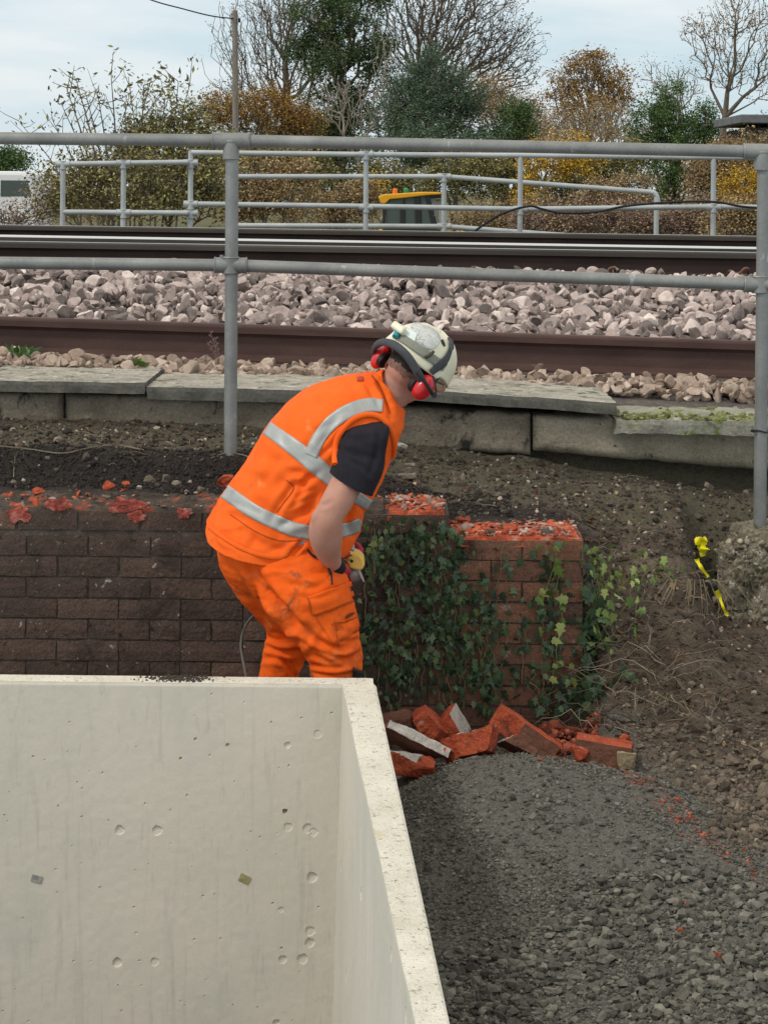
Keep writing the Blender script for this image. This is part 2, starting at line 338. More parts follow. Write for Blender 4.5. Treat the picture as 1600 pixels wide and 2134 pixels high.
M['tool_metal'] = mat('dusty_cast_metal', [(0.3, (0.22, 0.23, 0.235)), (0.7, (0.36, 0.37, 0.37))], 20, 0.5, 0.1, metallic=0.4, fine=0.15)
M['cable'] = mat('grey_rubber_cable', (0.12, 0.12, 0.11), 9, 0.7, 0, fine=0.2)
M['bark'] = mat('grey_brown_bark', [(0.3, (0.11, 0.09, 0.068)), (0.7, (0.20, 0.165, 0.13))], 3, 0.95, 0.0, fine=0.2, fscale=10)
M['bark_pale'] = mat('pale_dead_bark', [(0.3, (0.23, 0.205, 0.17)), (0.7, (0.34, 0.31, 0.27))], 3, 0.95, 0.0, fine=0.15, fscale=10)
M['pole'] = mat('weathered_pole_timber', [(0.3, (0.17, 0.145, 0.125)), (0.7, (0.27, 0.24, 0.21))], 3, 0.95, 0.2, 20, 0.01, stretch=(6, 6, 0.4), fine=0.2, fscale=12)
def leafmat(name, stops, rough=0.6):
    m = mat(name, (1, 1, 1), 2, rough, 0, spec=0.3, attr_stops=stops, fine=0.0)
    bs = m.node_tree.nodes['Principled BSDF']
    bs.inputs['Transmission Weight'].default_value = 0.0
    return m
M['l_ivy_tree'] = leafmat('dark_ivy_foliage', [(0, (0.0326, 0.0652, 0.0233)), (0.5, (0.0466, 0.0854, 0.031)), (0.9, (0.0931, 0.132, 0.0435)), (1, (0.1863, 0.2173, 0.0776))])  # far tree and shrub leaf colours lifted to stand in for haze
M['l_ever'] = leafmat('bluish_evergreen_foliage', [(0, (0.0535, 0.0972, 0.0583)), (0.5, (0.0728, 0.1134, 0.0696)), (0.9, (0.1216, 0.1702, 0.1069)), (1, (0.1944, 0.243, 0.1458))])
M['l_green'] = leafmat('mid_green_foliage', [(0, (0.045, 0.0876, 0.03)), (0.5, (0.0634, 0.1201, 0.0367)), (0.85, (0.1167, 0.1918, 0.0551)), (1, (0.2334, 0.2668, 0.0834))])
M['l_oak'] = leafmat('autumn_oak_foliage', [(0, (0.1215, 0.0648, 0.0216)), (0.5, (0.27, 0.1485, 0.0351)), (0.85, (0.3915, 0.2295, 0.054)), (1, (0.486, 0.351, 0.108))])
M['l_dry'] = leafmat('dry_brown_foliage', [(0, (0.1594, 0.1116, 0.0701)), (0.5, (0.255, 0.1806, 0.0956)), (0.85, (0.4462, 0.3187, 0.1487)), (1, (0.6375, 0.4675, 0.2338))])
M['l_sparse'] = leafmat('sparse_dark_leaves', [(0, (0.036, 0.0288, 0.0192)), (0.6, (0.084, 0.066, 0.036)), (1, (0.18, 0.144, 0.072))])
M['l_yellow'] = leafmat('bright_yellow_foliage', [(0, (0.18, 0.108, 0.018)), (0.5, (0.48, 0.288, 0.024)), (0.9, (0.72, 0.456, 0.042)), (1, (0.816, 0.6, 0.108))])
M['l_olive'] = leafmat('yellow_green_foliage', [(0, (0.075, 0.07, 0.032)), (0.4, (0.16, 0.145, 0.062)), (0.85, (0.31, 0.285, 0.105)), (1, (0.5, 0.45, 0.17))])
M['l_mauve'] = leafmat('mauve_brown_bramble', [(0, (0.1466, 0.0938, 0.088)), (0.5, (0.2248, 0.1525, 0.129)), (0.85, (0.3715, 0.2541, 0.1662)), (1, (0.5083, 0.391, 0.1955))])
M['l_ivy'] = leafmat('ivy_leaf', [(0, (0.024, 0.046, 0.027)), (0.5, (0.054, 0.098, 0.05)), (0.9, (0.095, 0.15, 0.07)), (0.985, (0.11, 0.16, 0.055)), (1, (0.24, 0.27, 0.07))], 0.36)
M['l_ivy_new'] = leafmat('young_ivy_leaf', [(0, (0.07, 0.13, 0.03)), (0.5, (0.15, 0.22, 0.05)), (1, (0.32, 0.36, 0.12))], 0.45)
M['l_weed'] = leafmat('weed_leaf', [(0, (0.05, 0.085, 0.02)), (0.5, (0.12, 0.2, 0.035)), (1, (0.2, 0.3, 0.06))], 0.5)
M['l_straw'] = leafmat('dry_straw_stems', [(0, (0.05, 0.036, 0.025)), (0.6, (0.13, 0.10, 0.07)), (0.9, (0.22, 0.18, 0.13)), (1, (0.38, 0.33, 0.25))], 0.8)
M['stem_green'] = mat('ivy_stem', [(0.3, (0.14, 0.12, 0.06)), (0.7, (0.26, 0.23, 0.12))], 20, 0.8, 0, fine=0.2)
M['glass'] = mat('tinted_cab_glass', (0.075, 0.10, 0.095), 2, 0.35, 0, spec=0.25, fine=0)
M['machine_yellow'] = mat('machine_yellow_paint', (0.72, 0.36, 0.015), 2, 0.45, 0, fine=0.08, fscale=10)
M['machine_dark'] = mat('machine_black_paint', (0.022, 0.026, 0.03), 2, 0.5, 0, fine=0.05)
M['machine_grey'] = mat('machine_pale_grey', (0.42, 0.45, 0.46), 2, 0.5, 0, fine=0.05)
M['amber'] = mat('amber_beacon_lens', (0.75, 0.17, 0.01), 2, 0.3, 0, fine=0)
M['greenlens'] = mat('green_beacon_lens', (0.01, 0.24, 0.09), 2, 0.3, 0, fine=0)
M['van'] = mat('white_van_paint', (0.72, 0.74, 0.76), 2, 0.35, 0, fine=0.03, coat=0.3)
M['building'] = mat('dark_weatherboard', [(0.3, (0.03, 0.026, 0.024)), (0.7, (0.06, 0.05, 0.045))], 1, 0.8, 0.1, 4, 0.02, stretch=(1, 1, 5), fine=0.2, fscale=5)
M['slate'] = mat('grey_slate_roof', [(0.3, (0.10, 0.105, 0.115)), (0.7, (0.17, 0.175, 0.185))], 2, 0.7, 0, fine=0.2, fscale=5)
M['grass_far'] = mat('rough_grassland', [(0.3, (0.07, 0.075, 0.03)), (0.7, (0.14, 0.125, 0.055))], 0.8, 0.95, 0.5, 3, 0.1, fine=0.3, fscale=6)
M['tape_yellow'] = mat('hazard_tape_yellow', (0.75, 0.66, 0.01), 3, 0.4, 0, fine=0.05)
# ------------------------------------------------------------------ the ground near the worker
WALL_D, WALL_B, XEND = 7.45, 7.87, 0.735            # brick wall face, back and right end
UNIT_D = 6.6                                        # back of the concrete unit
UZ = P(740, 1413, UNIT_D).z                         # its top
def wing_x(D):                                      # outer top edge of the side wall
    a = P(780, 1413, UNIT_D); b = P(940, 2134, FPX * (EYE - UZ) / (2134 - HY))
    t = (np.asarray(D) - a.y) / (b.y - a.y); return a.x + (b.x - a.x) * t
def sst(a, b, x): t = np.clip((x - a) / (b - a), 0, 1); return t * t * (3 - 2 * t)
def bench(x, D):
    zb = np.interp(x, [-1.3, -.25, .25, .72, 1.4], [.885, .865, .79, .765, .70])
    zt = np.interp(x, [-1.3, -.25, .25, .58, .72, 1.4], [1.07, 1.04, .965, .935, .90, .80])
    u = np.clip((D - 7.84) / .66, 0, 1)
    gl = np.interp(u, [0, .12, .24, .34, 1], [0, .1, .62, .72, 1]); gr = np.interp(u, [0, .3, .65, 1], [0, .28, .62, 1])
    t = sst(-.25, .2, x); z = zb + (zt - zb) * (gl * (1 - t) + gr * t)
    core = EYE - np.interp(x, [-1.5, .85, 1.0, 2.0], [.90, .955, 1.06, 1.09])       # made ground behind the platform blocks
    return z + (np.maximum(core, z) - z) * sst(8.58, 8.66, D)
def right_bank(x, D):
    a = np.interp(D, [6.3, 6.8, 7.1, 7.4, 7.75, 8.1, 8.55], [.09, .10, .20, .36, .58, .80, .885]); b = np.interp(D, [6.3, 6.8, 7.1, 7.5, 7.85, 8.1, 8.24, 8.36, 8.55], [.10, .12, .18, .29, .38, .44, .66, .80, .87])
    t = sst(1.14, 1.32, x); return a * (1 - t) + b * t
def floor_h(x, D):
    g = .03 + .165 * np.exp(-(np.abs(x - .45) / np.where(x < .45, .44, .62)) ** 2.6 - (np.abs(D - 6.52) / np.where(D > 6.52, .52, .62)) ** 2.2) + .03 * vnoise(np.stack([x, D, 0 * x], -1).reshape(-1, 3), 2.2, 2, 77).reshape(np.shape(x)) + .05 * np.exp(-((x - 1.1) / .5) ** 2 - ((D - 5.4) / .7) ** 2)
    g = g - .05 * np.exp(-((x - .2) / .16) ** 2 - ((D - 5.75) / .5) ** 2)
    g = g + .10 * np.exp(-((x - .75) / .5) ** 2 - ((D - 7.45) / .25) ** 2) + .12 * sst(1.0, 1.6, x) * sst(5.6, 6.8, D)
    g = g - .06 * sst(.1, -.1, x) * sst(6.5, 6.8, D)
    return g
def hgt(x, D, rough=True):
    x = np.asarray(x, float); D = np.asarray(D, float)
    fl = floor_h(x, D); be = bench(x, D); rb = np.maximum(right_bank(x, D), fl)
    left = fl + (be - fl) * sst(7.56, 7.76, D)
    t = sst(.68, .84, x)
    rbb = rb + (be - rb) * sst(8.2, 8.52, D)
    z = left * (1 - t) + rbb * t
    P3 = np.stack([x, D, np.zeros_like(x)], -1).reshape(-1, 3)
    if rough:
        n = vnoise(P3, 5, 3, 1).reshape(x.shape); n2 = vnoise(P3, 22, 3, 2).reshape(x.shape)
        n3 = vnoise(P3, 11, 3, 6).reshape(x.shape); z = z + .016 * n3 * sst(7.1, 6.8, D) * sst(1.3, .9, x)
        a = .014 + .03 * sst(.75, 1.0, x) * sst(6.7, 7.2, D) * sst(8.45, 8.2, D) + .012 * sst(7.8, 7.9, D) * sst(8.1, 8.0, D)
        z = z + n * a + n2 * .010
    pit = sst(0, .02, wing_x(D) - .05 - x) * sst(0, .02, UNIT_D - .05 - D)
    return z * (1 - pit) - .95 * pit
def h1(x, D): return float(hgt(np.array([x]), np.array([D]))[0])
xs = np.linspace(-2.6, 2.9, 276); ds = np.concatenate([np.linspace(2.2, 4.6, 40)[:-1], np.linspace(4.6, 8.8, 200)])
XX, DD = np.meshgrid(xs, ds); ZZ = hgt(XX, DD)
n0, n1 = XX.shape; idx = np.arange(n0 * n1).reshape(n0, n1)
F = np.stack([idx[:-1, :-1].ravel(), idx[:-1, 1:].ravel(), idx[1:, 1:].ravel(), idx[1:, :-1].ravel()], 1)
V = np.stack([XX, DD, ZZ], -1).reshape(-1, 3)
nn = vnoise(V, 3, 3, 5)
wg = sst(7.3, 7.1, V[:, 1] + .1 * nn) * (1 - sst(1.05, 1.35, V[:, 0] + .1 * nn + (V[:, 1] - 6.2) * .35) * sst(5.2, 5.6, V[:, 1]))
wblack = sst(7.7, 7.8, V[:, 1]) * sst(8.14, 8.0, V[:, 1] + .05 * nn + .09 * sst(-.1, .3, V[:, 0])) * sst(1.0, .7, V[:, 0]) * .9
wmoss = sst(7.95, 8.1, V[:, 1] + .1 * nn) * .8
m = bpy.data.materials.new('bare_soil_and_gravel'); m.use_nodes = True; nt = m.node_tree; bs = nt.nodes['Principled BSDF']
tc = nt.nodes.new('ShaderNodeTexCoord'); ov = tc.outputs['Object']
at = nt.nodes.new('ShaderNodeAttribute'); at.attribute_name = 'zone'
sp = nt.nodes.new('ShaderNodeSeparateColor'); nt.links.new(at.outputs['Color'], sp.inputs[0])
n1n = noise_n(nt, ov, 14, 8, 0.7); n2n = noise_n(nt, ov, 55, 6, 0.7); n3n = noise_n(nt, ov, 160, 4, 0.7)
soil = ramp(nt, n1n, [(0.3, (0.056, 0.043, 0.033)), (0.55, (0.125, 0.097, 0.074)), (0.75, (0.215, 0.175, 0.137))])
grav = ramp(nt, n2n, [(0.3, (0.08, 0.076, 0.066)), (0.7, (0.185, 0.178, 0.155))])
mossy = ramp(nt, n2n, [(0.3, (0.048, 0.041, 0.031)), (0.5, (0.11, 0.098, 0.074)), (0.62, (0.10, 0.11, 0.045)), (0.75, (0.26, 0.245, 0.195))])
blk = ramp(nt, n2n, [(0.3, (0.016, 0.0135, 0.013)), (0.75, (0.043, 0.037, 0.034))])
c = mixc(nt, sp.outputs[1], soil, mossy); c = mixc(nt, sp.outputs[2], c, blk); c = mixc(nt, sp.outputs[0], c, grav)
c = mixc(nt, 1.0, c, ramp(nt, n3n, [(0.3, G3(0.6)), (0.72, G3(1.45))]), 'MULTIPLY')
redf = ramp(nt, noise_n(nt, ov, 5, 5, 0.7), [(0.62, G3(0)), (0.72, G3(0.7))])
nt.links.new(c, bs.inputs['Base Color']); bs.inputs['Roughness'].default_value = 0.95; bs.inputs['Specular IOR Level'].default_value = 0.2
b = nt.nodes.new('ShaderNodeBump'); b.inputs['Strength'].default_value = 0.9; b.inputs['Distance'].default_value = 0.02
nt.links.new(n2n, b.inputs['Height']); nt.links.new(b.outputs[0], bs.inputs['Normal'])
o = obj_np('ground', V, F, m); set_attr(o.data, 'zone', np.stack([wg, wmoss, wblack], 1)); tag(o, kind='structure')
# far ground: one sheet out to the horizon, falling away beyond the railway
rows = [(18.4, -.95), (20.5, -1.0), (27, -2.0), (40, -2.3), (90, -2.2), (300, -2.2), (1500, -2.2)]
V = []; F = []
for i, (D, z) in enumerate(rows):
    for j in range(41):
        V.append(((j - 20) / 20 * (30 + D * .9), D, EYE + z))
for i in range(len(rows) - 1):
    for j in range(40): F.append((i * 41 + j, i * 41 + j + 1, (i + 1) * 41 + j + 1, (i + 1) * 41 + j))
tag(obj_np('far_ground', V, np.array(F), M['grass_far']), kind='structure')

# ------------------------------------------------------------------ stones (loose material nobody could count)
def ico(sub):
    bm = bmesh.new(); bmesh.ops.create_icosphere(bm, subdivisions=sub, radius=1.0)
    bm.verts.ensure_lookup_table()
    v = np.array([x.co[:] for x in bm.verts]); f = np.array([[q.index for q in p.verts] for p in bm.faces]); bm.free(); return v, f
def stone_pool(sub, n, cuts=9, flat=(.55, 1.0), seed=0, dr=(.42, .82)):
    r = np.random.default_rng(seed); v0, f0 = ico(sub); pool = []
    for i in range(n):
        v = v0.copy()
        for k in range(cuts):
            nrm = r.normal(size=3); nrm /= np.linalg.norm(nrm); d = r.uniform(*dr)
            ex = np.maximum(v @ nrm - d, 0); v = v - ex[:, None] * nrm
        v = v * np.array([1.15, r.uniform(.7, 1.0), r.uniform(*flat)]) / .8
        pool.append(v)
    return pool, f0
def rand_rot(r, n):
    q = r.normal(size=(n, 4)); q /= np.linalg.norm(q, axis=1, keepdims=True); w_, x, y, z = q.T
    return np.stack([np.stack([1 - 2 * (y * y + z * z), 2 * (x * y - z * w_), 2 * (x * z + y * w_)], -1),
                     np.stack([2 * (x * y + z * w_), 1 - 2 * (x * x + z * z), 2 * (y * z - x * w_)], -1),
                     np.stack([2 * (x * z - y * w_), 2 * (y * z + x * w_), 1 - 2 * (x * x + y * y)], -1)], 1)
def scatter(name, pts, sizes, pool, f0, mt, r, tilt=1.0):
    n = len(pts); nv = len(pool[0]); Rm = rand_rot(r, n)
    if tilt < 1:   # lie flatter: blend towards an upright spin
        a = r.uniform(0, 2 * np.pi, n); Z = np.zeros((n, 3, 3)); Z[:, 0, 0] = np.cos(a); Z[:, 0, 1] = -np.sin(a); Z[:, 1, 0] = np.sin(a); Z[:, 1, 1] = np.cos(a); Z[:, 2, 2] = 1
        pick = r.uniform(size=n) > tilt; Rm[pick] = Z[pick]
        tx = r.normal(0, .35, n); T = np.zeros((n, 3, 3)); T[:, 0, 0] = 1; T[:, 1, 1] = np.cos(tx); T[:, 1, 2] = -np.sin(tx); T[:, 2, 1] = np.sin(tx); T[:, 2, 2] = np.cos(tx)
        Rm = np.einsum('nij,njk->nik', Rm, T)
    pid = r.integers(0, len(pool), n); pl = np.stack(pool)[pid]
    V = np.einsum('nij,nvj->nvi', Rm, pl) * np.asarray(sizes)[:, None, None] + np.asarray(pts)[:, None, :]
    F = (f0[None] + (np.arange(n) * nv)[:, None, None]).reshape(-1, 3)
    attr = np.repeat(r.uniform(size=n), nv)
    return tag(obj_np(name, V.reshape(-1, 3), F, mt, None, False, attr), kind='stuff')
# dark gravel in front
r = np.random.default_rng(11)
poolA, fA = stone_pool(1, 14, 7, (.4, .8), 3); poolL, fL = stone_pool(1, 30, 0, (.4, .85), 13)
poolL = [q * .8 * (1 + np.random.default_rng(i).uniform(-.32, .25, (len(q), 1))) + np.random.default_rng(i + 99).normal(0, .10, q.shape) for i, q in enumerate(poolL)]
def gravel_pts(N, pw):
    D = 4.55 + (7.2 - 4.55) * r.uniform(size=N) ** pw; x = wing_x(np.minimum(D, 6.6)) - .03 + r.uniform(size=N) * (1.75 - wing_x(np.minimum(D, 6.6)))
    cl = vnoise(np.stack([x, D, 0 * x], 1), 2.6, 3, 9); coarse = sst(.2, -.35, cl + (D - 5.55) * .55)
    keep = ~((x > 1.1 - (D - 6.2) * .35 + .1 * cl) & (D > 5.5) & (r.uniform(size=N) < .8)) & ~((x < .1) & (D > 6.62))
    return x[keep], D[keep], coarse[keep]
x, D, coarse = gravel_pts(70000, .95)
k = (vnoise(np.stack([x, D, 0 * x], 1), 4.5, 3, 33) < .12 - .5 * (coarse < .3) * 0) | (r.uniform(size=len(x)) < .22); x, D, coarse = x[k], D[k], coarse[k]
size = np.clip(r.lognormal(-5.65, .38, len(x)), .0016, .008)
scatter('fine_gravel', np.stack([x, D, hgt(x, D) + size * .3], 1), size, poolA, fA, M['gravel'], r, .5)
x, D, coarse = gravel_pts(17000, .95); k = r.uniform(size=len(x)) < .10 + .85 * coarse; x, D, coarse = x[k], D[k], coarse[k]
size = np.clip(r.lognormal(-4.85, .40, len(x)) * (.7 + .5 * coarse), .004, .019)
scatter('gravel', np.stack([x, D, hgt(x, D) + size * .36], 1), size, poolL, fL, M['gravel'], r, .4)
# soil clods on the spoil at the right and rubble under the wall
N = 9500
D = r.uniform(5.3, 7.55, N); x = r.uniform(.5, 2.0, N); cl = vnoise(np.stack([x, D, 0 * x], 1), 3, 2, 21)
keep = (x > 1.06 - (D - 6.2) * .32 + .16 * cl) & (x > .78 - (D < 6.9) * -.1) & (r.uniform(size=N) < sst(7.35, 6.9, D) + .05)
x, D = x[keep], D[keep]
size = np.clip(r.lognormal(-4.95, .5, len(x)), .003, .028)
poolC, fC = stone_pool(1, 10, 4, (.7, 1.0), 8)
scatter('soil_clods', np.stack([x, D, hgt(x, D) + size * .3], 1), size, poolC, fC, M['clod'], r)
# crumbs of soil and small stones along the bench behind the wall and on the bank
N = 5200
D = r.uniform(7.84, 8.5, N); x = r.uniform(-1.6, 1.7, N)
k2 = 1800; D = np.concatenate([D, r.uniform(7.0, 8.1, k2)]); x = np.concatenate([x, r.uniform(.78, 1.8, k2)])
k = ~((D > 7.84) & (D < 8.06) & (x < .3) & (r.uniform(size=len(x)) < .7)); D, x = D[k], x[k]
size = np.clip(r.lognormal(-5.3, .5, len(x)), .002, .018)
scatter('soil_crumbs', np.stack([x, D, hgt(x, D) + size * .2], 1), size, poolC, fC,
        mat('dark_soil_crumbs', [(0.3, (0.06, 0.049, 0.039)), (0.7, (0.12, 0.10, 0.08))], 20, 0.95, 0.4, 140, 0.004, attr_stops=[(0, G3(.4)), (.75, G3(1.0)), (.92, G3(1.8)), (1, G3(5.5))]), r)

N = 7000; D = r.uniform(7.84, 8.07, N); x = r.uniform(-1.6, .5, N); s_ = np.clip(r.lognormal(-5.75, .45, N), .0015, .010)
scatter('black_soil_clods', np.stack([x, D, hgt(x, D) + s_ * .2], 1), s_, poolC, fC, mat('black_earth', [(0.3, (0.018, 0.015, 0.014)), (0.7, (0.04, 0.034, 0.031))], 20, .95, .4, 140, .004, attr_stops=[(0, G3(.5)), (.9, G3(1.1)), (1, G3(2.4))]), r)

# ------------------------------------------------------------------ brick retaining wall, broken down at the top
wall = thing('brick_wall', 'long sooty red brick retaining wall with broken stepped top behind the worker', 'wall', (0, WALL_D, 0))
CH, BL = .0755, .2235
zt_left = P(400, 1066, WALL_D).z; zt_mid = P(850, 1073, WALL_D).z; zt_r = P(1080, 1125, WALL_D).z
x_step = P(938, 1080, WALL_D).x
bmv, bmf, battr = [], [], []; rb = np.random.default_rng(5)
def add_brick(x0, x1, z0, z1, d0, d1, tone, jag=0.003):
    nx, nz = 5, 3; base = len(bmv)
    gx = np.linspace(x0, x1, nx); gz = np.linspace(z0, z1, nz)
    ids = {}; off_d = rb.normal(0, .0010)
    for i in range(nx):
        for k in range(nz):
            edge = (i in (0, nx - 1)) + (k in (0, nz - 1))
            dd = d0 + off_d + (0.0022 if edge else 0) + (0.002 if edge == 2 else 0) + rb.normal(0, .0003)
            bmv.append((gx[i] + rb.normal(0, jag * .5), dd, gz[k] + rb.normal(0, jag * .35))); ids[(i, k)] = len(bmv) - 1; battr.append(tone)
    for i in range(nx - 1):
        for k in range(nz - 1): bmf.append((ids[(i, k)], ids[(i + 1, k)], ids[(i + 1, k + 1)], ids[(i, k + 1)]))
    bk = []
    for i in range(nx):
        for k in (0, nz - 1):
            bmv.append((gx[i], d1, gz[k])); battr.append(tone); bk.append(len(bmv) - 1)
    t = [ids[(i, nz - 1)] for i in range(nx)]; bo = [ids[(i, 0)] for i in range(nx)]
    for i in range(nx - 1):
        bmf.append((t[i], t[i + 1], bk[2 * (i + 1) + 1], bk[2 * i + 1])); bmf.append((bo[i + 1], bo[i], bk[2 * i], bk[2 * (i + 1)]))
    for i, s in ((0, 1), (nx - 1, -1)):
        col = [ids[(i, k)] for k in range(nz)]
        q = (col[0], col[1], col[2], bk[2 * i + 1], bk[2 * i]); bmf.append(q if s > 0 else q[::-1])
for c in range(16):
    top = zt_r - c * CH
    z1 = top - .0034; z0 = top - CH + .0034
    off = 0 if c % 2 == 0 else BL / 2
    xk = XEND - off
    segs = []
    if off: segs.append((XEND - BL / 2, XEND))
    while xk > -2.6:
        segs.append((xk - BL, xk)); xk -= BL
    for a, b_ in segs:
        if rb.uniform() < .2 and c % 2 == 0:
            ms = [(a, (a + b_) / 2), ((a + b_) / 2, b_)]
        else: ms = [(a, b_)]
        for a2, b2 in ms:
            xm = (a2 + b2) / 2; sooty = sst(.45, -.1, xm + rb.normal(0, .06))
            add_brick(a2 + .0032, b2 - .0032, z0 + rb.normal(0, .001), z1 + rb.normal(0, .001), WALL_D, WALL_D + .1, np.clip(.78 - .6 * sooty + rb.normal(0, .12), 0, 1))
# taller left part, one and a half courses more
for c, top in ((0, zt_left), (1, zt_left - CH)):
    z1 = top - .004; z0 = max(top - CH + .005, zt_r + .004); xk = x_step - (BL / 2 if c else 0.0)
    if c: add_brick(x_step - BL / 2 + .004, x_step, z0, z1, WALL_D, WALL_D + .1, .5)
    if z1 - z0 < .02: continue
    while xk > -2.6:
        add_brick(xk - BL + .005, xk - .005, z0, z1 + rb.normal(0, .003), WALL_D, WALL_D + .1, np.clip(.18 + rb.normal(0, .12), 0, 1)); xk -= BL
me = bpy.data.meshes.new('face_bricks'); me.from_pydata(bmv, [], bmf); me.update(); set_attr(me, 'rnd', np.array(battr)); set_smooth(me, False)
mb_brick = mat('stained_wall_brick', [(0.25, (0.75, 0.72, 0.7)), (0.5, (1, 1, 1)), (0.75, (1.35, 1.25, 1.2))], 9, 0.92, 0.95, 55, 0.009, fine=0.4, fscale=120,
    attr_stops=[(0, (0.066, 0.047, 0.038)), (0.35, (0.102, 0.070, 0.056)), (0.7, (0.20, 0.104, 0.07)), (1, (0.29, 0.14, 0.088))],
    spots=[((0.02, 0.015, 0.012), 5, 0.55, 0.2), ((0.03, 0.022, 0.018), 24, 0.60, 0.08), ((0.36, 0.33, 0.28), 26, 0.655, 0.05), ((0.34, 0.31, 0.27), 75, 0.665, 0.03), ((0.20, 0.16, 0.12), 6, 0.70, 0.15), ((0.06, 0.07, 0.03), 7, 0.68, 0.12)])
me.materials.append(mb_brick); link('face_bricks', me, wall)
mbk = MB()
mort_d = WALL_D + .009
mbk.box(((XEND - 2.62) / 2, (mort_d + WALL_B) / 2, (zt_r - .006 - 1.15 + zt_r - .006) / 2 - 0.0), (XEND + 2.62 - .006, WALL_B - mort_d, 1.15))
mbk.box(((x_step - 2.62) / 2, (mort_d + WALL_B - .05) / 2, (zt_r + zt_left - .012) / 2), (x_step + 2.62 - .008, WALL_B - .05 - mort_d, zt_left - zt_r + .0))
mbk.build('mortar_core', mat('dark_stained_mortar', [(0.3, (0.04, 0.032, 0.026)), (0.7, (0.13, 0.11, 0.092))], 15, 0.95, 0.8, 90, 0.006, fine=0.35, spots=[((0.3, 0.27, 0.23), 12, 0.66, 0.08)]), wall)
# end face bricks on the right return
en = MB()
for c in range(15):
    top = zt_r - c * CH
    for k, (a, b_) in enumerate(((0.0, .11), (.12, .32), (.33, .42)) if c % 2 else ((0.0, .21), (.22, .42))):
        en.box((XEND - .02, WALL_D + .105 + (a + b_) / 2 * .74, top - CH / 2), (.05, (b_ - a) * .74, CH - .011))
en.build('return_bricks', M['brick_old'], wall, bevel=.004)
# broken tops: rough sheets of red brick and mortar left by the breaker
brk = bpy.data.materials.new('broken_brick_and_mortar'); 
brk = mat('broken_brick_and_mortar', [(0.36, (0.20, 0.05, 0.03)), (0.47, (0.46, 0.085, 0.035)), (0.55, (0.62, 0.14, 0.06)), (0.62, (0.50, 0.34, 0.28)), (0.72, (0.33, 0.28, 0.25))], 13, 0.95, 0.9, 90, 0.01, fine=0.3, fscale=170)
def rough_top(name, x0, x1, d0, d1, z, amp, seed, parent, mt=brk, holes=0.0):
    nx, nd = max(8, int((x1 - x0) / .011)), max(8, int((d1 - d0) / .011))
    X, Dg = np.meshgrid(np.linspace(x0, x1, nx), np.linspace(d0, d1, nd)); Pp = np.stack([X.ravel(), Dg.ravel(), X.ravel() * 0], 1)
    nz_ = vnoise(Pp, 14, 3, seed); nz2 = np.abs(vnoise(Pp, 40, 2, seed + 3))
    eX = np.minimum(np.minimum(X.ravel() - x0, x1 - X.ravel()), np.minimum(Dg.ravel() - d0, d1 - Dg.ravel()))
    Z = z + amp * (nz_ + .6 * nz2) * sst(0, .03, eX) + .004 - (eX < 1e-6) * .03
    Vt = np.stack([Pp[:, 0], Pp[:, 1], Z], 1)
    ii = np.arange(nx * nd).reshape(nd, nx)
    Ft = np.stack([ii[:-1, :-1].ravel(), ii[:-1, 1:].ravel(), ii[1:, 1:].ravel(), ii[1:, :-1].ravel()], 1)
    return obj_np(name, Vt, Ft, mt, parent, False)
rough_top('broken_top', x_step + .002, XEND - .004, WALL_D + .003, WALL_B - .01, zt_r, .016, 3, wall)
rough_top('broken_top', .02, x_step - .012, WALL_D + .003, WALL_B - .06, zt_left, .014, 7, wall)
rough_top('broken_top', -2.4, .02, WALL_D + .012, WALL_B - .06, zt_left + .004, .030, 9, wall, mat('soil_covered_broken_brick', [(0.42, (0.055, 0.045, 0.036)), (0.55, (0.10, 0.078, 0.06)), (0.62, (0.36, 0.07, 0.035)), (0.70, (0.45, 0.16, 0.1)), (0.8, (0.3, 0.26, 0.22))], 9, 0.95, 0.9, 90, 0.01, fine=0.3, fscale=170))
r = np.random.default_rng(61); N = 900
x = np.concatenate([r.uniform(x_step, XEND - .01, 420), r.uniform(.02, x_step - .02, 220), r.uniform(-1.4, .0, 260)]); d = r.uniform(WALL_D + .015, WALL_B - .05, N)
zz = np.where(x > x_step, zt_r, zt_left) + .012; s_ = np.clip(r.lognormal(-5.1, .55, N), .002, .018)
poolF, fF = stone_pool(2, 12, 9, (.25, .5), 19)
scatter('brick_chips', np.stack([x, d, zz + s_ * .2], 1), s_, poolF, fF, mat('red_and_white_chips', (1, 1, 1), 20, .95, .4, 130, .003, fine=.3, attr_stops=[(0, (.30, .06, .03)), (.45, (.46, .11, .05)), (.62, (.36, .2, .15)), (.72, (.5, .45, .4)), (.85, (.2, .16, .13)), (1, (.1, .08, .065))]), r, .4)
# red scars where the top course was knocked off
scar = mat('pinkish_red_brick_scar', [(0.35, (0.18, 0.045, 0.035)), (0.5, (0.34, 0.075, 0.055)), (0.62, (0.42, 0.17, 0.135)), (0.72, (0.16, 0.09, 0.075))], 26, .95, .8, 90, .006, fine=.4)
for i, (px, py, wd, hd) in enumerate(((40, 1072, 60, 46), (125, 1052, 70, 36), (262, 1052, 96, 40), (285, 1076, 44, 32), (385, 1068, 42, 30))):
    c = P(px, py, WALL_D); a, b_ = wd * .40 / 577, hd * .36 / 577
    v0, f0 = ico(3); rr_ = np.random.default_rng(40 + i)
    ang = np.arctan2(v0[:, 2], v0[:, 0]); v = v0 * (1 + .75 * vnoise(v0 * np.array([1, .2, 1]) + i * 9, 3.2, 3, i))[:, None]; v = np.sign(v) * np.minimum(np.abs(v), 1.2) * np.array([a, .0045, b_]); v[:, 1] += .003 * vnoise(v, 60, 2, i)
    obj_np('broken_scar', v + np.array(c), f0, scar, wall, False)

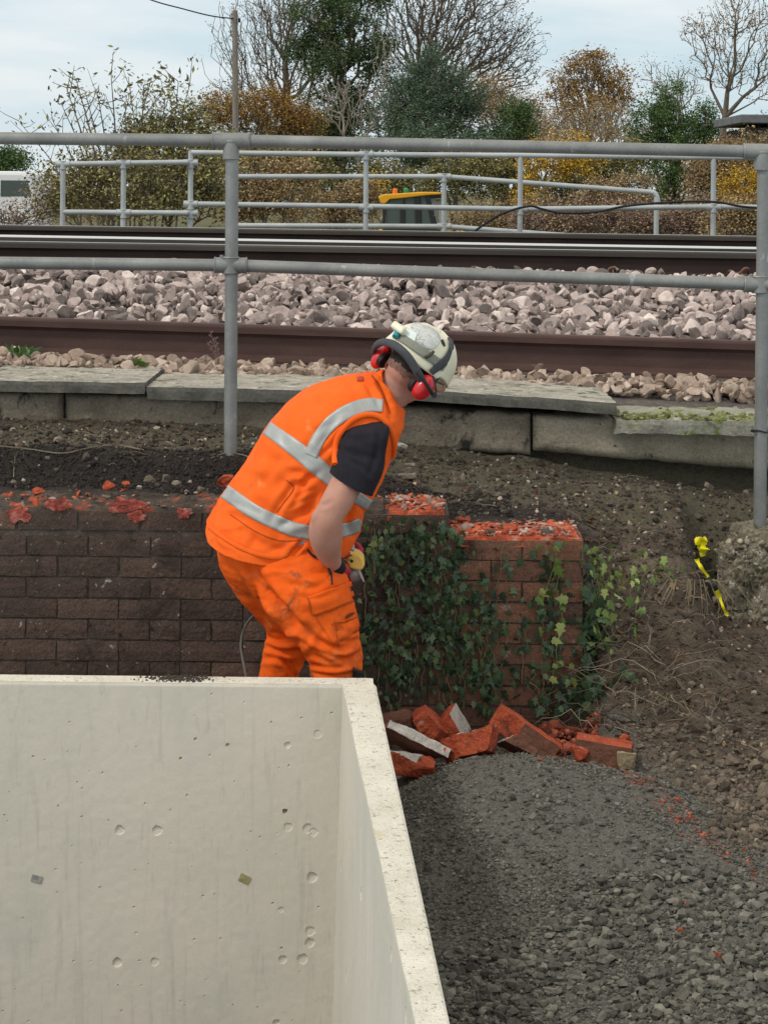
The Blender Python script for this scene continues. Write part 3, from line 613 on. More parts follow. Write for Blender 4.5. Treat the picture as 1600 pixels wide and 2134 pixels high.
# ------------------------------------------------------------------ old platform edge: blocks and coping slabs
def slab(name, label, cat, group, tl, tr, D0, D1, th, mt_top, mt_side, jag=.006, seed=0, mats2=True):
    """tl,tr: photo points of the front top edge at depth D0; runs back to D1"""
    a = P(*tl, D0); b_ = P(*tr, D0); n = max(6, int((b_.x - a.x) / .025)); nd = max(3, int((D1 - D0) / .025)); nh = max(2, int(th / .014)); 
    V = []; rows_ = []
    prof = [(D0, -th * (1 - k / nh)) for k in range(nh)] + [(D0 + .004, 0)] + [(D0 + (D1 - D0) * k / nd, .0) for k in range(1, nd + 1)] + [(D1, -th)]
    for j in range(n + 1):
        t = j / n; x = a.x + (b_.x - a.x) * t; z = a.z + (b_.z - a.z) * t
        for (d, dz) in prof: V.append((x, d, z + dz))
    V = np.array(V); m_ = len(prof)
    nn_ = vnoise(V, 9, 3, seed); n2_ = vnoise(V, 38, 3, seed + 1); n3_ = vnoise(V + 31, 38, 2, seed + 2)
    V[:, 2] += (nn_ * .5 + n2_ * .6) * jag; V[:, 1] += n3_ * jag * .8 * (V[:, 1] < D0 + .01); 
    e = (np.arange(len(V)) // m_ == 0) | (np.arange(len(V)) // m_ == n); V[e, 0] += n2_[e] * jag * 1.5
    F = []; mi = []
    for j in range(n):
        for k in range(m_):
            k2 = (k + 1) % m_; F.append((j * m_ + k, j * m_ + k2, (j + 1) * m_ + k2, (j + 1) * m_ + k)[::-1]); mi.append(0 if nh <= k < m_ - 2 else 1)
    caps = [tuple(range(m_)), tuple(range(n * m_, (n + 1) * m_))[::-1]]
    me = bpy.data.meshes.new(name); me.from_pydata(V.tolist(), [], F + caps); me.update()
    bm = bmesh.new(); bm.from_mesh(me); bmesh.ops.recalc_face_normals(bm, faces=bm.faces); bm.to_mesh(me); bm.free()
    me.materials.append(mt_top); me.materials.append(mt_side); me.polygons.foreach_set('material_index', np.array(mi + [1, 1], np.int32)); set_smooth(me, False)
    return tag(link(name, me), label, cat, group)
gs = 'coping slabs along the old platform edge'; gb = 'stained blocks under the platform coping'
PD = 8.5
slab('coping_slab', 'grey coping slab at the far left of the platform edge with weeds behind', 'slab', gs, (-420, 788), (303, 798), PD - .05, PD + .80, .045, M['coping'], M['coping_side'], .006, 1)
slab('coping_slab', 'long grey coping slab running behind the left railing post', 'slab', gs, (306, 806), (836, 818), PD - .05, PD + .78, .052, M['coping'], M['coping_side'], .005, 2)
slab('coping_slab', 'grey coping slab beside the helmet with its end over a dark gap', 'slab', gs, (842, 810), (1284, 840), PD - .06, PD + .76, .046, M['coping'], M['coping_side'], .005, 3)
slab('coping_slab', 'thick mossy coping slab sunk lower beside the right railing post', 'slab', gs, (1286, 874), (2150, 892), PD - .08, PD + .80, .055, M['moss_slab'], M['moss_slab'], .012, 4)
def block(label, tl, tr, bl, br, seed, mt=None):
    a, b_, c, d = P(*tl, PD), P(*tr, PD), P(*bl, PD), P(*br, PD)
    nx, nz, = max(10, int((b_.x - a.x) / .02)), 14
    U, T = np.meshgrid(np.linspace(0, 1, nx), np.linspace(0, 1, nz)); U, T = U.ravel(), T.ravel()
    Pt = lambda p: np.array(p)[None]
    Vf = (Pt(a) * (1 - U)[:, None] + Pt(b_) * U[:, None]) * (1 - T)[:, None] + (Pt(c) * (1 - U)[:, None] + Pt(d) * U[:, None]) * T[:, None]
    edge = np.minimum(np.minimum(U, 1 - U) * (b_.x - a.x), np.minimum(T, 1 - T) * (a.z - c.z))
    Vf[:, 1] += .02 * sst(.018, 0, edge) + .010 * vnoise(Vf, 12, 3, seed) + .006 * vnoise(Vf, 40, 2, seed + 1)
    Vf[:, 2] += .006 * vnoise(Vf, 16, 2, seed + 5) * (edge < .02)
    Vb = Vf.copy(); Vb[:, 1] = PD + .25
    ii = np.arange(nx * nz).reshape(nz, nx); Fq = np.stack([ii[:-1, :-1].ravel(), ii[:-1, 1:].ravel(), ii[1:, 1:].ravel(), ii[1:, :-1].ravel()], 1)
    ring = np.concatenate([ii[0, :], ii[1:, -1], ii[-1, -2::-1], ii[-2:0:-1, 0]]); n = nx * nz
    Fs = np.stack([ring, np.roll(ring, -1), np.roll(ring, -1) + n, ring + n], 1)
    o = obj_np('platform_block', np.concatenate([Vf, Vb]), [Fq[:, ::-1], Fs], mt or M['block'], None, True)
    bm = bmesh.new(); bm.from_mesh(o.data); bmesh.ops.recalc_face_normals(bm, faces=bm.faces); bm.to_mesh(o.data); bm.free()
    return tag(o, label, 'block', gb)
block('dark mouldy block under the leftmost coping slab', (-420, 812), (131, 819), (-420, 900), (131, 905), 1)
block('long stained block behind the left railing post below the coping', (136, 820), (776, 838), (136, 910), (776, 930), 2)
block('blotchy brown block under the coping right of the worker\'s shoulder', (782, 846), (1105, 862), (782, 935), (1105, 948), 3)
block('long pale stained block sagging at the right with a dark gap beneath', (1111, 867), (2100, 905), (1111, 940), (2100, 1025), 4, M['block_pale'])

r = np.random.default_rng(71); N = 420; a_, b_ = P(1290, 872, PD - .06), P(1640, 880, PD - .06); t = r.uniform(size=N); cl = r.integers(0, 16, N); t = np.clip(np.linspace(0, 1, 16)[cl] + r.normal(0, .025, N), 0, 1); d = np.abs(r.normal(0, .10, N)) + .015 + .3 * (cl % 5 == 0) * r.uniform(size=N)
s_ = np.clip(r.lognormal(-4.9, .4, N), .003, .016)
scatter('moss_cushions', np.stack([a_.x + (b_.x - a_.x) * t, PD - .08 + d, a_.z + (b_.z - a_.z) * t + s_ * .1], 1), s_, stone_pool(2, 8, 2, (.45, .7), 41)[0], stone_pool(2, 1, 2, (.45, .7), 41)[1], mat('yellowish_moss', [(0.3, (0.11, 0.125, 0.04)), (0.7, (0.27, 0.28, 0.12))], 40, .95, .8, 300, .003, fine=.4, attr_stops=[(0, G3(.5)), (1, G3(1.4))]), r, .4)

# ------------------------------------------------------------------ track: ballast, rails
def bed_h(D): return EYE + np.interp(D, [8.7, 9.25, 9.62, 10.6, 11.6, 12.1, 13.0, 18.4, 19.2], [-.90, -.83, -.80, -.64, -.50, -.47, -.46, -.50, -.95])
def tilt(x, D=12.0): return -np.interp(D, [9.0, 9.6, 11.5], [.030, .024, .012]) * x
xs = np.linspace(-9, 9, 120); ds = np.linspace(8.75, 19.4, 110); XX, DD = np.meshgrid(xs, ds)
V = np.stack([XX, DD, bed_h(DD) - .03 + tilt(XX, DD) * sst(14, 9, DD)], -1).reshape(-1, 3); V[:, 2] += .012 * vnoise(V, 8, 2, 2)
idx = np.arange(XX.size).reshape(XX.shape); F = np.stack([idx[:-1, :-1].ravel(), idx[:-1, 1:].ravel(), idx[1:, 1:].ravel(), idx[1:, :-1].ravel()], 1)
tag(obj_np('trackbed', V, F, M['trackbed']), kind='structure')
r = np.random.default_rng(23); poolB, fB = stone_pool(3, 30, 8, (.55, .95), 5, (.30, .62))
poolB = [q * 1.22 for q in poolB]
N = 6400; D = r.uniform(9.62, 12.14, N); x = r.uniform(-2.9, 3.1, N)
size = np.clip(r.lognormal(-3.66, .30, N), .012, .046); size = np.where(D > 11.5, np.minimum(size, .034), size); z = bed_h(D) + tilt(x, D) + r.uniform(-.03, .03, N) * np.where(D > 11.5, .5, 1) - .012 * (D > 11.5) + .018 * vnoise(np.stack([x, D, 0 * x], 1), 3, 2, 8)
scatter('ballast', np.stack([x, D, z], 1), size, poolB, fB, M['ballast'], r)
N = 1900; D = np.where(r.uniform(size=N) < .8, r.uniform(9.10, 9.36, N), r.uniform(12.3, 13.6, N)); x = r.uniform(-2.4, 2.6, N)
size = np.clip(r.lognormal(-3.85, .3, N), .010, .038); z = bed_h(D) + tilt(x, D) * np.where(D < 10, 1, .3) + r.uniform(-.012, .022, N) - .006
scatter('cess_ballast', np.stack([x, D, z], 1), size, poolB, fB, M['cess'], r)
RAILP = [(-.07, 0), (-.07, .010), (-.035, .018), (-.011, .032), (-.0085, .075), (-.010, .105), (-.02, .115), (-.0345, .121), (-.0355, .145), (-.0335, .152), (-.027, .158), (-.012, .1592)]
RAILP = RAILP + [(-u, v) for u, v in RAILP[::-1]]
def rail(name, label, p0, p1, mats, sc_=1.0, mfun=None, group=None):
    """p0,p1: foot centre line end points"""
    p0, p1 = Vector(p0), Vector(p1); n = 24; mb = MB()
    for i in range(n + 1):
        p = p0.lerp(p1, i / n)
        mb.v += [(p.x, p.y + u * sc_, p.z + v * sc_) for u, v in RAILP]
    m_ = len(RAILP)
    for i in range(n):
        for k in range(m_):
            k2 = (k + 1) % m_; mb.f.append((i * m_ + k, (i + 1) * m_ + k, (i + 1) * m_ + k2, i * m_ + k2)); mb.m.append(mfun(k) if mfun else 0)
    mb.f += [tuple(range(m_)), tuple(range(n * m_, (n + 1) * m_))]; mb.m += [0, 0]
    o = mb.build(name, mats); return tag(o, label, 'rail', group)
zl = P(0, 737, 9.45).z; zr = P(1600, 789, 9.45).z; xl = P(0, 737, 9.45).x; xr = P(1600, 789, 9.45).x
sl = (zr - zl) / (xr - xl)
rail('rusty_rail', 'rusty brown disused rail lying beside the platform coping', (xl - 3, 9.45, zl - 3 * sl), (xr + 3, 9.45, zr + 3 * sl), [M['rust']], 1.08)
gr = 'running rails of the two tracks'
def running(label, D, yl, yr, mats, mfun):
    a = P(0, yl, D); b_ = P(1600, yr, D); s = (b_.z - a.z) / (b_.x - a.x); h = .1592
    return rail('running_rail', label, (a.x - 9, D, a.z - h - 9 * s), (b_.x + 9, D, b_.z - h + 9 * s), mats, 1.0, mfun, gr)
# segment k joins profile points k and k+1
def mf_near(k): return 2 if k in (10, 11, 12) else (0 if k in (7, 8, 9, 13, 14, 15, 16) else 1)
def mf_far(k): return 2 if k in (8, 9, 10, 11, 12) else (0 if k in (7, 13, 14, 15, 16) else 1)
ms = [M['rail_dark'], M['rail_web'], M['shine']]
ra = running('nearest running rail, thick dark side with rusty clips at its foot', 12.3, 502, 526, ms, mf_near)
running('bright polished running rail just behind the nearest one', 13.8, 489, 515, ms, mf_far)
running('third running rail, dark side with a thin bright top', 15.75, 468, 492, ms, mf_near)
running('farthest running rail, almost hidden behind the third', 17.25, 478, 497, ms, mf_far)
for i, px in enumerate((-190, 80, 420, 705, 975, 1262, 1540, 1810)):
    c = P(px, 566 + px * .004, 12.21); pts = []
    for k in range(15):
        t = k / 14; pts.append((c.x + (-.055 + .11 * t), c.y - .015 + .02 * math.sin(t * 9), c.z + .012 + .030 * abs(math.sin(t * math.pi * 2)) - .008))
    mb = MB().tube(spline([(c.x - .062, c.y + .03, c.z + .006), (c.x - .058, c.y - .02, c.z + .022), (c.x - .03, c.y - .03, c.z + .008), (c.x, c.y - .03, c.z + .012), (c.x + .02, c.y - .03, c.z + .034), (c.x + .045, c.y - .02, c.z + .036), (c.x + .058, c.y + .03, c.z + .008)], 5), .0085, 8)
    mb.box((c.x, c.y - .01, c.z - .012), (.08, .09, .03))
    mb.build('rail_clip', mat('rusty_clip', (0.16, 0.085, 0.065), 20, 0.9, 0.2, fine=0.3) if i == 0 else bpy.data.materials['rusty_clip'], ra, auto=50)

# ------------------------------------------------------------------ tube railings
def sleeve(mb, a, b_, r_, lip=.003):
    a, b_ = Vector(a), Vector(b_); d = (b_ - a).normalized()
    mb.tube([a, a + d * .004, a + d * .006, b_ - d * .006, b_ - d * .004, b_], [r_ + lip * .2, r_ + lip, r_, r_, r_ + lip, r_ + lip * .2], 20)
RD, TR = 8.05, .0243
rl = thing('tube_railing', 'thick grey galvanised tube railing standing in front of the platform edge', 'railing', (P(483, 950, RD).x, RD, P(483, 950, RD).z))
J1, J2 = P(482, 293, RD), P(1587, 316, RD); K1, K2 = P(481, 553, RD), P(1583, 593, RD)
L1, L2 = P(-700, 281, RD), P(-700, 540, RD); E1, E2 = P(2300, 330, RD), P(2300, 618, RD)
def along(a, b_, n=14): return [Vector(a).lerp(Vector(b_), i / n) for i in range(n + 1)]
MB().tube(along(L1, J1) + along(J1, J2)[1:] + along(J2, E1)[1:], TR, 20).build('top_rail', M['galv'], rl, auto=40)
MB().tube(along(L2, K1) + along(K1, K2)[1:] + along(K2, E2)[1:], TR, 20).build('mid_rail', M['galv'], rl, auto=40)
for a, b_ in ((P(484, 300, RD), P(480, 985, RD)), (P(1591, 316, RD), P(1582, 1105, RD))):
    MB().tube(along(a, b_), TR + .001, 20).build('post', M['galv'], rl, auto=40)
for J, K in ((J1, K1), (J2, K2)):
    d1 = (J - L1).normalized() if J is J1 else (J2 - J1).normalized()
    mb = MB(); sleeve(mb, J - d1 * .074, J + d1 * .074, TR + .0065); sleeve(mb, J + Vector((0, 0, .0)), J - Vector((0, 0, .075)), TR + .0075)
    mb.tube([J + Vector((.04, -.028, .0)), J + Vector((.04, -.034, .0))], .006, 8)
    mb.build('tee_fitting', M['galv'], rl, auto=40)
    mb = MB(); sleeve(mb, K - d1 * .064, K + d1 * .064, TR + .0065); sleeve(mb, K + Vector((0, 0, .034)), K - Vector((0, 0, .034)), TR + .0075)
    mb.tube([K + Vector((-.035, 0, .03)), K + Vector((-.035, 0, .04))], .008, 8)
    mb.build('cross_fitting', M['galv'], rl, auto=40)
# black and yellow tape knotted on the right post
tp = MB(); c = P(1586, 898, RD)
tp.tube([c + Vector((math.cos(a) * .028, math.sin(a) * .028, .004 * math.sin(a * 2))) for a in np.linspace(0, 6.2832, 17)], [(.003, .007)] * 17, 6)
tp.tube([c + Vector((-.03, -.02, 0)), c + Vector((-.045, -.02, .004))], .006, 6)
tag(tp.build('tape_loop', M['black'], None), 'black tape tied round the right railing post above the block', 'tape')
TF = .0243
def far_railing(name, label, D, rails, posts, fittings=True):
    p0 = P(posts[0][0], posts[0][2], D)
    t = thing(name, label, 'railing', (p0.x, D, p0.z), 'tube railings beyond the tracks')
    for nm, pts in rails:
        MB().tube([q for i in range(len(pts) - 1) for q in along(P(*pts[i], D), P(*pts[i + 1], D), 6)[(1 if i else 0):]], TF, 10).build(nm, M['galv_far'], t, auto=50)
    for px, y0, y1, fy in posts:
        MB().tube([P(px, y0, D + .002), P(px - (y1 - y0) * .008, y1, D + .002)], TF, 10).build('post', M['galv_far'], t, auto=50)
        if fy:
            for y in fy:
                mb = MB(); c = P(px, y, D); sleeve(mb, c - Vector((.065, 0, 0)), c + Vector((.065, 0, 0)), TF + .006); sleeve(mb, c - Vector((0, 0, .05)), c + Vector((0, 0, .03)), TF + .007)
                mb.build('fitting', M['galv_far'], t, auto=50)
far_railing('far_railing', 'low pale tube railing of two bays beyond the tracks at the left', 18.9, [('top_rail', [(132, 342), (258, 340), (392, 338)]), ('mid_rail', [(132, 442), (258, 443), (392, 444)])],
            [(132, 338, 520, [342]), (258, 340, 520, [340, 443])])
far_railing('far_railing', 'long level tube railing beyond the tracks carrying a black cable', 18.95, [('top_rail', [(398, 318), (763, 322), (1084, 324), (1486, 328), (2100, 336)]), ('mid_rail', [(398, 425), (763, 430), (1084, 436), (1486, 431), (2100, 438)])],
            [(398, 314, 520, [339, 425, 444]), (763, 320, 520, [322, 432]), (1084, 322, 520, [436]), (1486, 326, 520, [432]), (1890, 330, 520, [436])])
far_railing('far_railing', 'ramp railing sloping down to an elbow behind the level railing', 19.7, [('top_rail', [(470, 368), (925, 368), (1352, 400), (1362, 402), (1368, 410), (1370, 424)]), ('mid_rail', [(470, 470), (925, 472), (1370, 505)])],
            [(925, 366, 530, [368, 472]), (1367, 408, 530, [])])
cb = [P(*q, 18.85) for q in spline([(985, 484), (1040, 448), (1100, 430), (1130, 436), (1170, 444), (1240, 442), (1300, 430), (1360, 424), (1440, 420), (1500, 422), (1560, 432), (1700, 436)], 6)]
tag(MB().tube(cb, .011, 8).build('cable_hose', M['black'], None, auto=60), 'black cable draped along the level railing beyond the tracks', 'cable')

# ------------------------------------------------------------------ telegraph pole, wire
pd = 75.0; pole = thing('telegraph_pole', 'tall thin wooden telegraph pole behind the railing at the left', 'pole', P(492, 520, pd))
pt, pb = P(490, 22, pd), P(492, 540, pd)
MB().tube([pb, pb.lerp(pt, .5), pt], [.125, .115, .098], 12).build('shaft', M['pole'], pole, auto=50)
mb = MB().box(P(498, 43, pd) + Vector((.02, -.05, 0)), (.09, .1, .14)); mb.tube([P(484, 39, pd), P(500, 39, pd)], .02, 6); mb.build('bracket', M['black'], pole, bevel=.01)
wr = [P(*q, pd + (490 - q[0]) * -.02) for q in spline([(489, 39), (440, 33), (380, 18), (310, -2), (200, -48), (60, -120)], 6)]
tag(MB().tube(wr, .024, 6).build('overhead_wire', M['black'], None), 'dark overhead wire sagging up from the telegraph pole', 'wire')

# ------------------------------------------------------------------ loader cab and van beyond the tracks
TD = 42.0
tl = thing('telehandler', 'yellow roofed telehandler half hidden beyond the railings', 'telehandler', (P(850, 620, TD).x, TD, EYE - 2.3))
def ext(mb, pts, D0, D1, mat_=0):
    n = len(pts); a = [P(*q, TD) for q in pts]
    f = [Vector((p.x, D0, p.z)) for p in a]; b_ = [Vector((p.x, D1, p.z)) for p in a]
    mb.add(f + b_, [tuple(range(n)), tuple(range(n, 2 * n))[::-1]] + [(i, i + n, (i + 1) % n + n, (i + 1) % n) for i in range(n)], mat_)
cw = .75
mb = MB(); ext(mb, [(788, 410), (800, 405), (880, 400), (905, 400), (918, 401), (917, 405), (885, 407), (845, 412), (812, 415), (803, 424), (794, 424)], TD - cw, TD + cw); mb.build('roof', M['machine_yellow'], tl, bevel=.02)
mb = MB()
for d in (TD - cw + .03, TD + cw - .11):
    ext(mb, [(797, 424), (812, 413), (816, 413), (804, 426), (803, 478), (797, 478)], d, d + .08)
    ext(mb, [(833, 430), (841, 415), (843, 478), (833, 478)], d, d + .08)
    ext(mb, [(862, 411), (874, 409), (876, 478), (865, 478)], d, d + .08)
    ext(mb, [(884, 406), (893, 404), (912, 478), (900, 478)], d, d + .08)
ext(mb, [(797, 474), (915, 474), (918, 484), (797, 484)], TD - cw + .02, TD + cw - .02)
ext(mb, [(886, 402), (919, 401), (919, 412), (890, 414)], TD - cw + .05, TD + cw - .05)
mb.build('cab_frame', M['machine_dark'], tl, bevel=.01)
for q in ([(804, 426), (814, 414), (841, 412), (834, 474), (804, 474)], [(843, 412), (862, 411), (866, 474), (843, 474)], [(875, 409), (884, 408), (899, 474), (877, 474)]):
    for d in (TD - cw + .06, TD + cw - .08):
        mb = MB(); ext(mb, q, d, d + .012); mb.build('window', M['glass'], tl)
mb = MB()
for k in range(6):
    x0 = 895 + k * 4.5
    ext(mb, [(x0, 412), (x0 + 2.2, 412), (x0 + 20, 478), (x0 + 17.5, 478)], TD - cw + .1 + k * .02, TD - cw + .16 + k * .02)
ext(mb, [(893, 411), (920, 411), (921, 415), (894, 415)], TD - cw + .08, TD - cw + .25)
mb.build('windscreen_guard', M['machine_grey'], tl, bevel=.005)
mb = MB(); ext(mb, [(942, 408), (951, 408), (951, 430), (942, 430)], TD - cw - .05, TD - cw + .1); ext(mb, [(930, 412), (935, 412), (948, 484), (940, 484)], TD - cw, TD - cw + .08); mb.build('mirror', M['machine_dark'], tl, bevel=.01)
for nm, px, mt_ in (('beacon', 823, M['amber']), ('beacon', 846, M['greenlens'])):
    c = P(px, 405, TD); mb = MB(); mb.tube([c - Vector((0, 0, .05)), c + Vector((0, 0, .06)), c + Vector((0, 0, .10)), c + Vector((0, 0, .12))], [.055, .055, .05, .025], 12); o_ = mb.build(nm, mt_, tl, auto=40)
    o_['label'] = 'amber beacon' if px == 823 else 'green beacon'
mb = MB(); ext(mb, [(770, 486), (960, 482), (1010, 484), (1010, 560), (770, 560)], TD - cw - .1, TD + cw + .1); mb.build('body', M['machine_yellow'], tl, bevel=.05)
mb = MB(); ext(mb, [(790, 478), (900, 478), (1050, 486), (1050, 500), (790, 500)], TD + .2, TD + .55); mb.build('boom', M['machine_yellow'], tl, bevel=.02)
for px in (800, 975):
    for d in (TD - cw - .35, TD + cw + .05):
        c = P(px, 590, TD); mb = MB(); c.z = EYE - 2.3 + .45
        mb.tube([Vector((c.x, d, c.z)), Vector((c.x, d + .04, c.z)), Vector((c.x, d + .3, c.z)), Vector((c.x, d + .34, c.z))], [.38, .45, .45, .38], 24); mb.build('wheel', M['black'], tl, auto=40)
VD = 44.0; s_ = VD / FPX
vn = thing('parked_van', 'white van parked far left behind the bushes', 'van', (P(-60, 560, VD).x, VD, EYE - 2.3))
c0 = P(-80, 355, VD); zb = EYE - 1.95
def prof_box(pts, d0, d1, name, mt_, bevel=.05):
    mb = MB(); n = len(pts); f = [Vector((x, d0, z)) for x, z in pts]; b_ = [Vector((x, d1, z)) for x, z in pts]
    mb.add(f + b_, [tuple(range(n)), tuple(range(n, 2 * n))[::-1]] + [(i, i + n, (i + 1) % n + n, (i + 1) % n) for i in range(n)])
    return mb.build(name, mt_, vn, bevel=bevel)
X = lambda px: P(px, 400, VD).x
Zp = lambda py: P(40, py, VD).z
prof_box([(X(-330), Zp(362)), (X(-320), Zp(356)), (X(45), Zp(357)), (X(62), Zp(362)), (X(74), Zp(400)), (X(80), Zp(425)), (X(82), zb + .1), (X(78), zb), (X(-330), zb)], VD, VD + 1.9, 'body', M['van'], .08)
prof_box([(X(2), Zp(376)), (X(58), Zp(376)), (X(66), Zp(408)), (X(2), Zp(410))], VD - .01, VD + .02, 'side_window', M['glass'], .005)
prof_box([(X(-90), Zp(376)), (X(-8), Zp(376)), (X(-8), Zp(410)), (X(-90), Zp(410))], VD - .01, VD + .02, 'side_window', M['glass'], .005)
for px in (30, -250):
    mb = MB(); mb.tube([Vector((X(px), VD - .03, zb)), Vector((X(px), VD + .22, zb))], .33, 20); mb.build('wheel', M['black'], vn, auto=40)
# dark building at the right edge
BD = 62.0; bd = thing('shed_building', 'dark weatherboarded building with overhanging flat roof at the right edge', 'building', (P(1700, 500, BD).x, BD, EYE - 2.2))
a = P(1536, 242, BD); b_ = P(2100, 242, BD); wz = P(1560, 262, BD).z
MB().box(((a.x + b_.x) / 2, BD + 2, (a.z + wz) / 2 + .05), (b_.x - a.x, 5, .26)).build('roof', M['slate'], bd, bevel=.03)
x0 = P(1560, 300, BD).x
MB().box(((x0 + b_.x) / 2, BD + 2, (wz - .06 + EYE - 2.2) / 2), (b_.x - x0, 4.2, wz - .06 - EYE + 2.2)).build('wall', M['building'], bd)
mb = MB(); mb.box((P(1590, 300, BD).x + .3, BD - .12, P(1590, 292, BD).z), (.9, .06, .5)); mb.build('window', M['glass'], bd)

# ------------------------------------------------------------------ trees and shrubs
def leaves_np(C, size, r_, asp=.6, droop=0.0):
    n = len(C); a = r_.normal(size=(n, 3)); a[:, 2] *= .7; a /= np.linalg.norm(a, axis=1, keepdims=True)
    b_ = np.cross(a, r_.normal(size=(n, 3))); b_ /= np.linalg.norm(b_, axis=1, keepdims=True) + 1e-9
    s = np.asarray(size) * np.ones(n); A = a * s[:, None]; B = b_ * (s * asp)[:, None]
    nrm = np.cross(a, b_) * (s * .18)[:, None]
    V = np.stack([C - A, C + B * .9 - A * .1 + nrm, C + A, C - B * .9 - A * .1 + nrm], 1).reshape(-1, 3)
    F = (np.arange(n) * 4)[:, None] + np.array([[0, 1, 2, 3]])
    return V, F, np.repeat(r_.uniform(size=n), 4)
def skeleton(base, targets, r_, up=.35, step=.5, bf=.55):
    """grow limbs from the base to every target: join the limb that keeps both the new piece and the whole way short"""
    par = [-1]; order = np.argsort(np.linalg.norm(targets - np.array(base), axis=1)); arr = np.zeros((len(targets) * 5 + 60, 3)); pl = np.zeros(len(arr)); arr[0] = base; cnt = 1
    top = targets.mean(0); top[:2] = top[:2] * .6 + np.array(base)[:2] * .4; L0 = np.linalg.norm(top - arr[0])
    for j in range(1, 9):                                           # leader
        u = j / 8; arr[cnt] = arr[0] + (top - arr[0]) * u + r_.normal(size=3) * .012 * L0; pl[cnt] = pl[cnt - 1] + L0 / 8; par.append(cnt - 1); cnt += 1
    for ti in order:
        t = targets[ti]; A = arr[:cnt]; dv = t - A; d = np.linalg.norm(dv, axis=1)
        cost = d * (1 + up * (1 - dv[:, 2] / (d + 1e-6))) + bf * pl[:cnt]
        k = int(np.argmin(cost)); p = arr[k].copy(); L = d[k]; ns = int(min(4, max(1, L / step))); prev = k
        bend = r_.normal(size=3) * L * .05 + np.array([0, 0, .04 * L])
        for j in range(1, ns + 1):
            u = j / ns
            if cnt >= len(arr): break
            arr[cnt] = p + (t - p) * u + bend * math.sin(math.pi * u); pl[cnt] = pl[prev] + L / ns; par.append(prev); prev = cnt; cnt += 1
    return arr[:cnt], np.array(par)
def limb_mesh(nodes, par, r0, rmin, seg=4, ex=.5):
    n = len(nodes); load = np.zeros(n); has = np.zeros(n, bool); has[par[1:]] = True; load[~has] = 1
    for i in range(n - 1, 0, -1): load[par[i]] += load[i]
    rad = np.maximum(rmin, r0 * (load / load[0]) ** ex)
    i = np.arange(1, n); p = par[1:]; a = nodes[p]; b_ = nodes[i]; ra = np.minimum(rad[p], rad[i] * 1.6); rb_ = rad[i]
    d = b_ - a; d /= np.linalg.norm(d, axis=1, keepdims=True) + 1e-9
    u = np.cross(d, np.where(np.abs(d[:, 2:3]) > .9, np.array([[1., 0, 0]]), np.array([[0, 0, 1.]]))); u /= np.linalg.norm(u, axis=1, keepdims=True) + 1e-9
    v = np.cross(d, u); an = np.arange(seg) * 2 * np.pi / seg
    ring = lambda c, rr: c[:, None] + (u[:, None] * np.cos(an)[None, :, None] + v[:, None] * np.sin(an)[None, :, None]) * rr[:, None, None]
    V = np.concatenate([ring(a, ra), ring(b_, rb_)], 1).reshape(-1, 3); o0 = (np.arange(n - 1) * 2 * seg)[:, None]
    F = np.concatenate([o0 + np.array([[k, (k + 1) % seg, seg + (k + 1) % seg, seg + k]]) for k in range(seg)])
    return V, F, rad, has
def ell_pts(n, c, rad, r_, shell=.5, lump=.25, seed=0, zmin=None):
    d = r_.normal(size=(n, 3)); d /= np.linalg.norm(d, axis=1, keepdims=True)
    q = r_.uniform(size=n) ** shell
    lum = 1 + lump * vnoise(d + seed * 5.1, 1.9, 3, seed)
    return np.array(c) + d * (q * lum)[:, None] * np.array(rad)
def tree(name, label, cat, group, D, px, crown, base_py=520, r0=.16, ntw=500, nleaf=3000, lsize=.09, leaf='l_sparse', bark='bark', seed=0, shell=.45, lump=.3, rmin=.012, leafspread=.35, up=.35, zbase=None, wood='limbs', extra_shells=0, squash=.8, step=.5):
    """crown: list of (px,py,rx,ry) ellipses in the photo, turned into real ellipsoids at depth D"""
    r_ = np.random.default_rng(seed + 100); s = D / FPX
    base = np.array(P(px, base_py, D)); base[2] = (EYE - 2.25) if zbase is None else EYE + zbase
    T = []; w_ = np.array([c[2] * c[3] for c in crown], float); w_ /= w_.sum()
    for c, ww in zip(crown, w_):
        cc = np.array(P(c[0], c[1], D)) + np.array([0, (r_.uniform() - .5) * c[2] * s * .6, 0])
        T.append(ell_pts(max(6, int(ntw * ww)), cc, (c[2] * s, c[2] * s * squash, c[3] * s), r_, shell, lump, seed + int(c[0]) % 17))
    T = np.concatenate(T)
    t = thing(name, label, cat, base, group)
    nodes, par = skeleton(base, T, r_, up, step)
    V, F, rad, has = limb_mesh(nodes, par, r0, rmin)
    obj_np('trunk', V, F, M[bark], t, True)
    if nleaf:
        tips = nodes[~has] if (~has).any() else nodes
        nleaf = int(nleaf * 3.4); lsize = lsize * .52
        C = tips[r_.integers(0, len(tips), nleaf)] + r_.normal(size=(nleaf, 3)) * leafspread
        C = C[vnoise(C, .55 / max(leafspread, .1), 2, seed) > -.22 - .5 * (nleaf < 8000)]; nleaf = len(C)
        V, F, a_ = leaves_np(C, lsize * r_.uniform(.5, 1.4, nleaf), r_)
        a_ = np.clip(a_ + .32 * np.repeat(vnoise(C, .5 / max(leafspread, .1), 2, seed + 9), 4), 0, 1)
        obj_np('crown', V, F, M[leaf], t, False, a_)
    return t
gt = 'trees and shrubs beyond the railway'
tree('bare_tree', 'tall half bare tree behind the telegraph pole with fine dark twigs', 'tree', gt, 112, 610, [(560, 90, 125, 150), (640, 10, 130, 90), (520, 200, 80, 60)], r0=.3, ntw=2600, nleaf=2600, lsize=.085, leaf='l_sparse', seed=1, leafspread=.10, rmin=.013, step=.6)
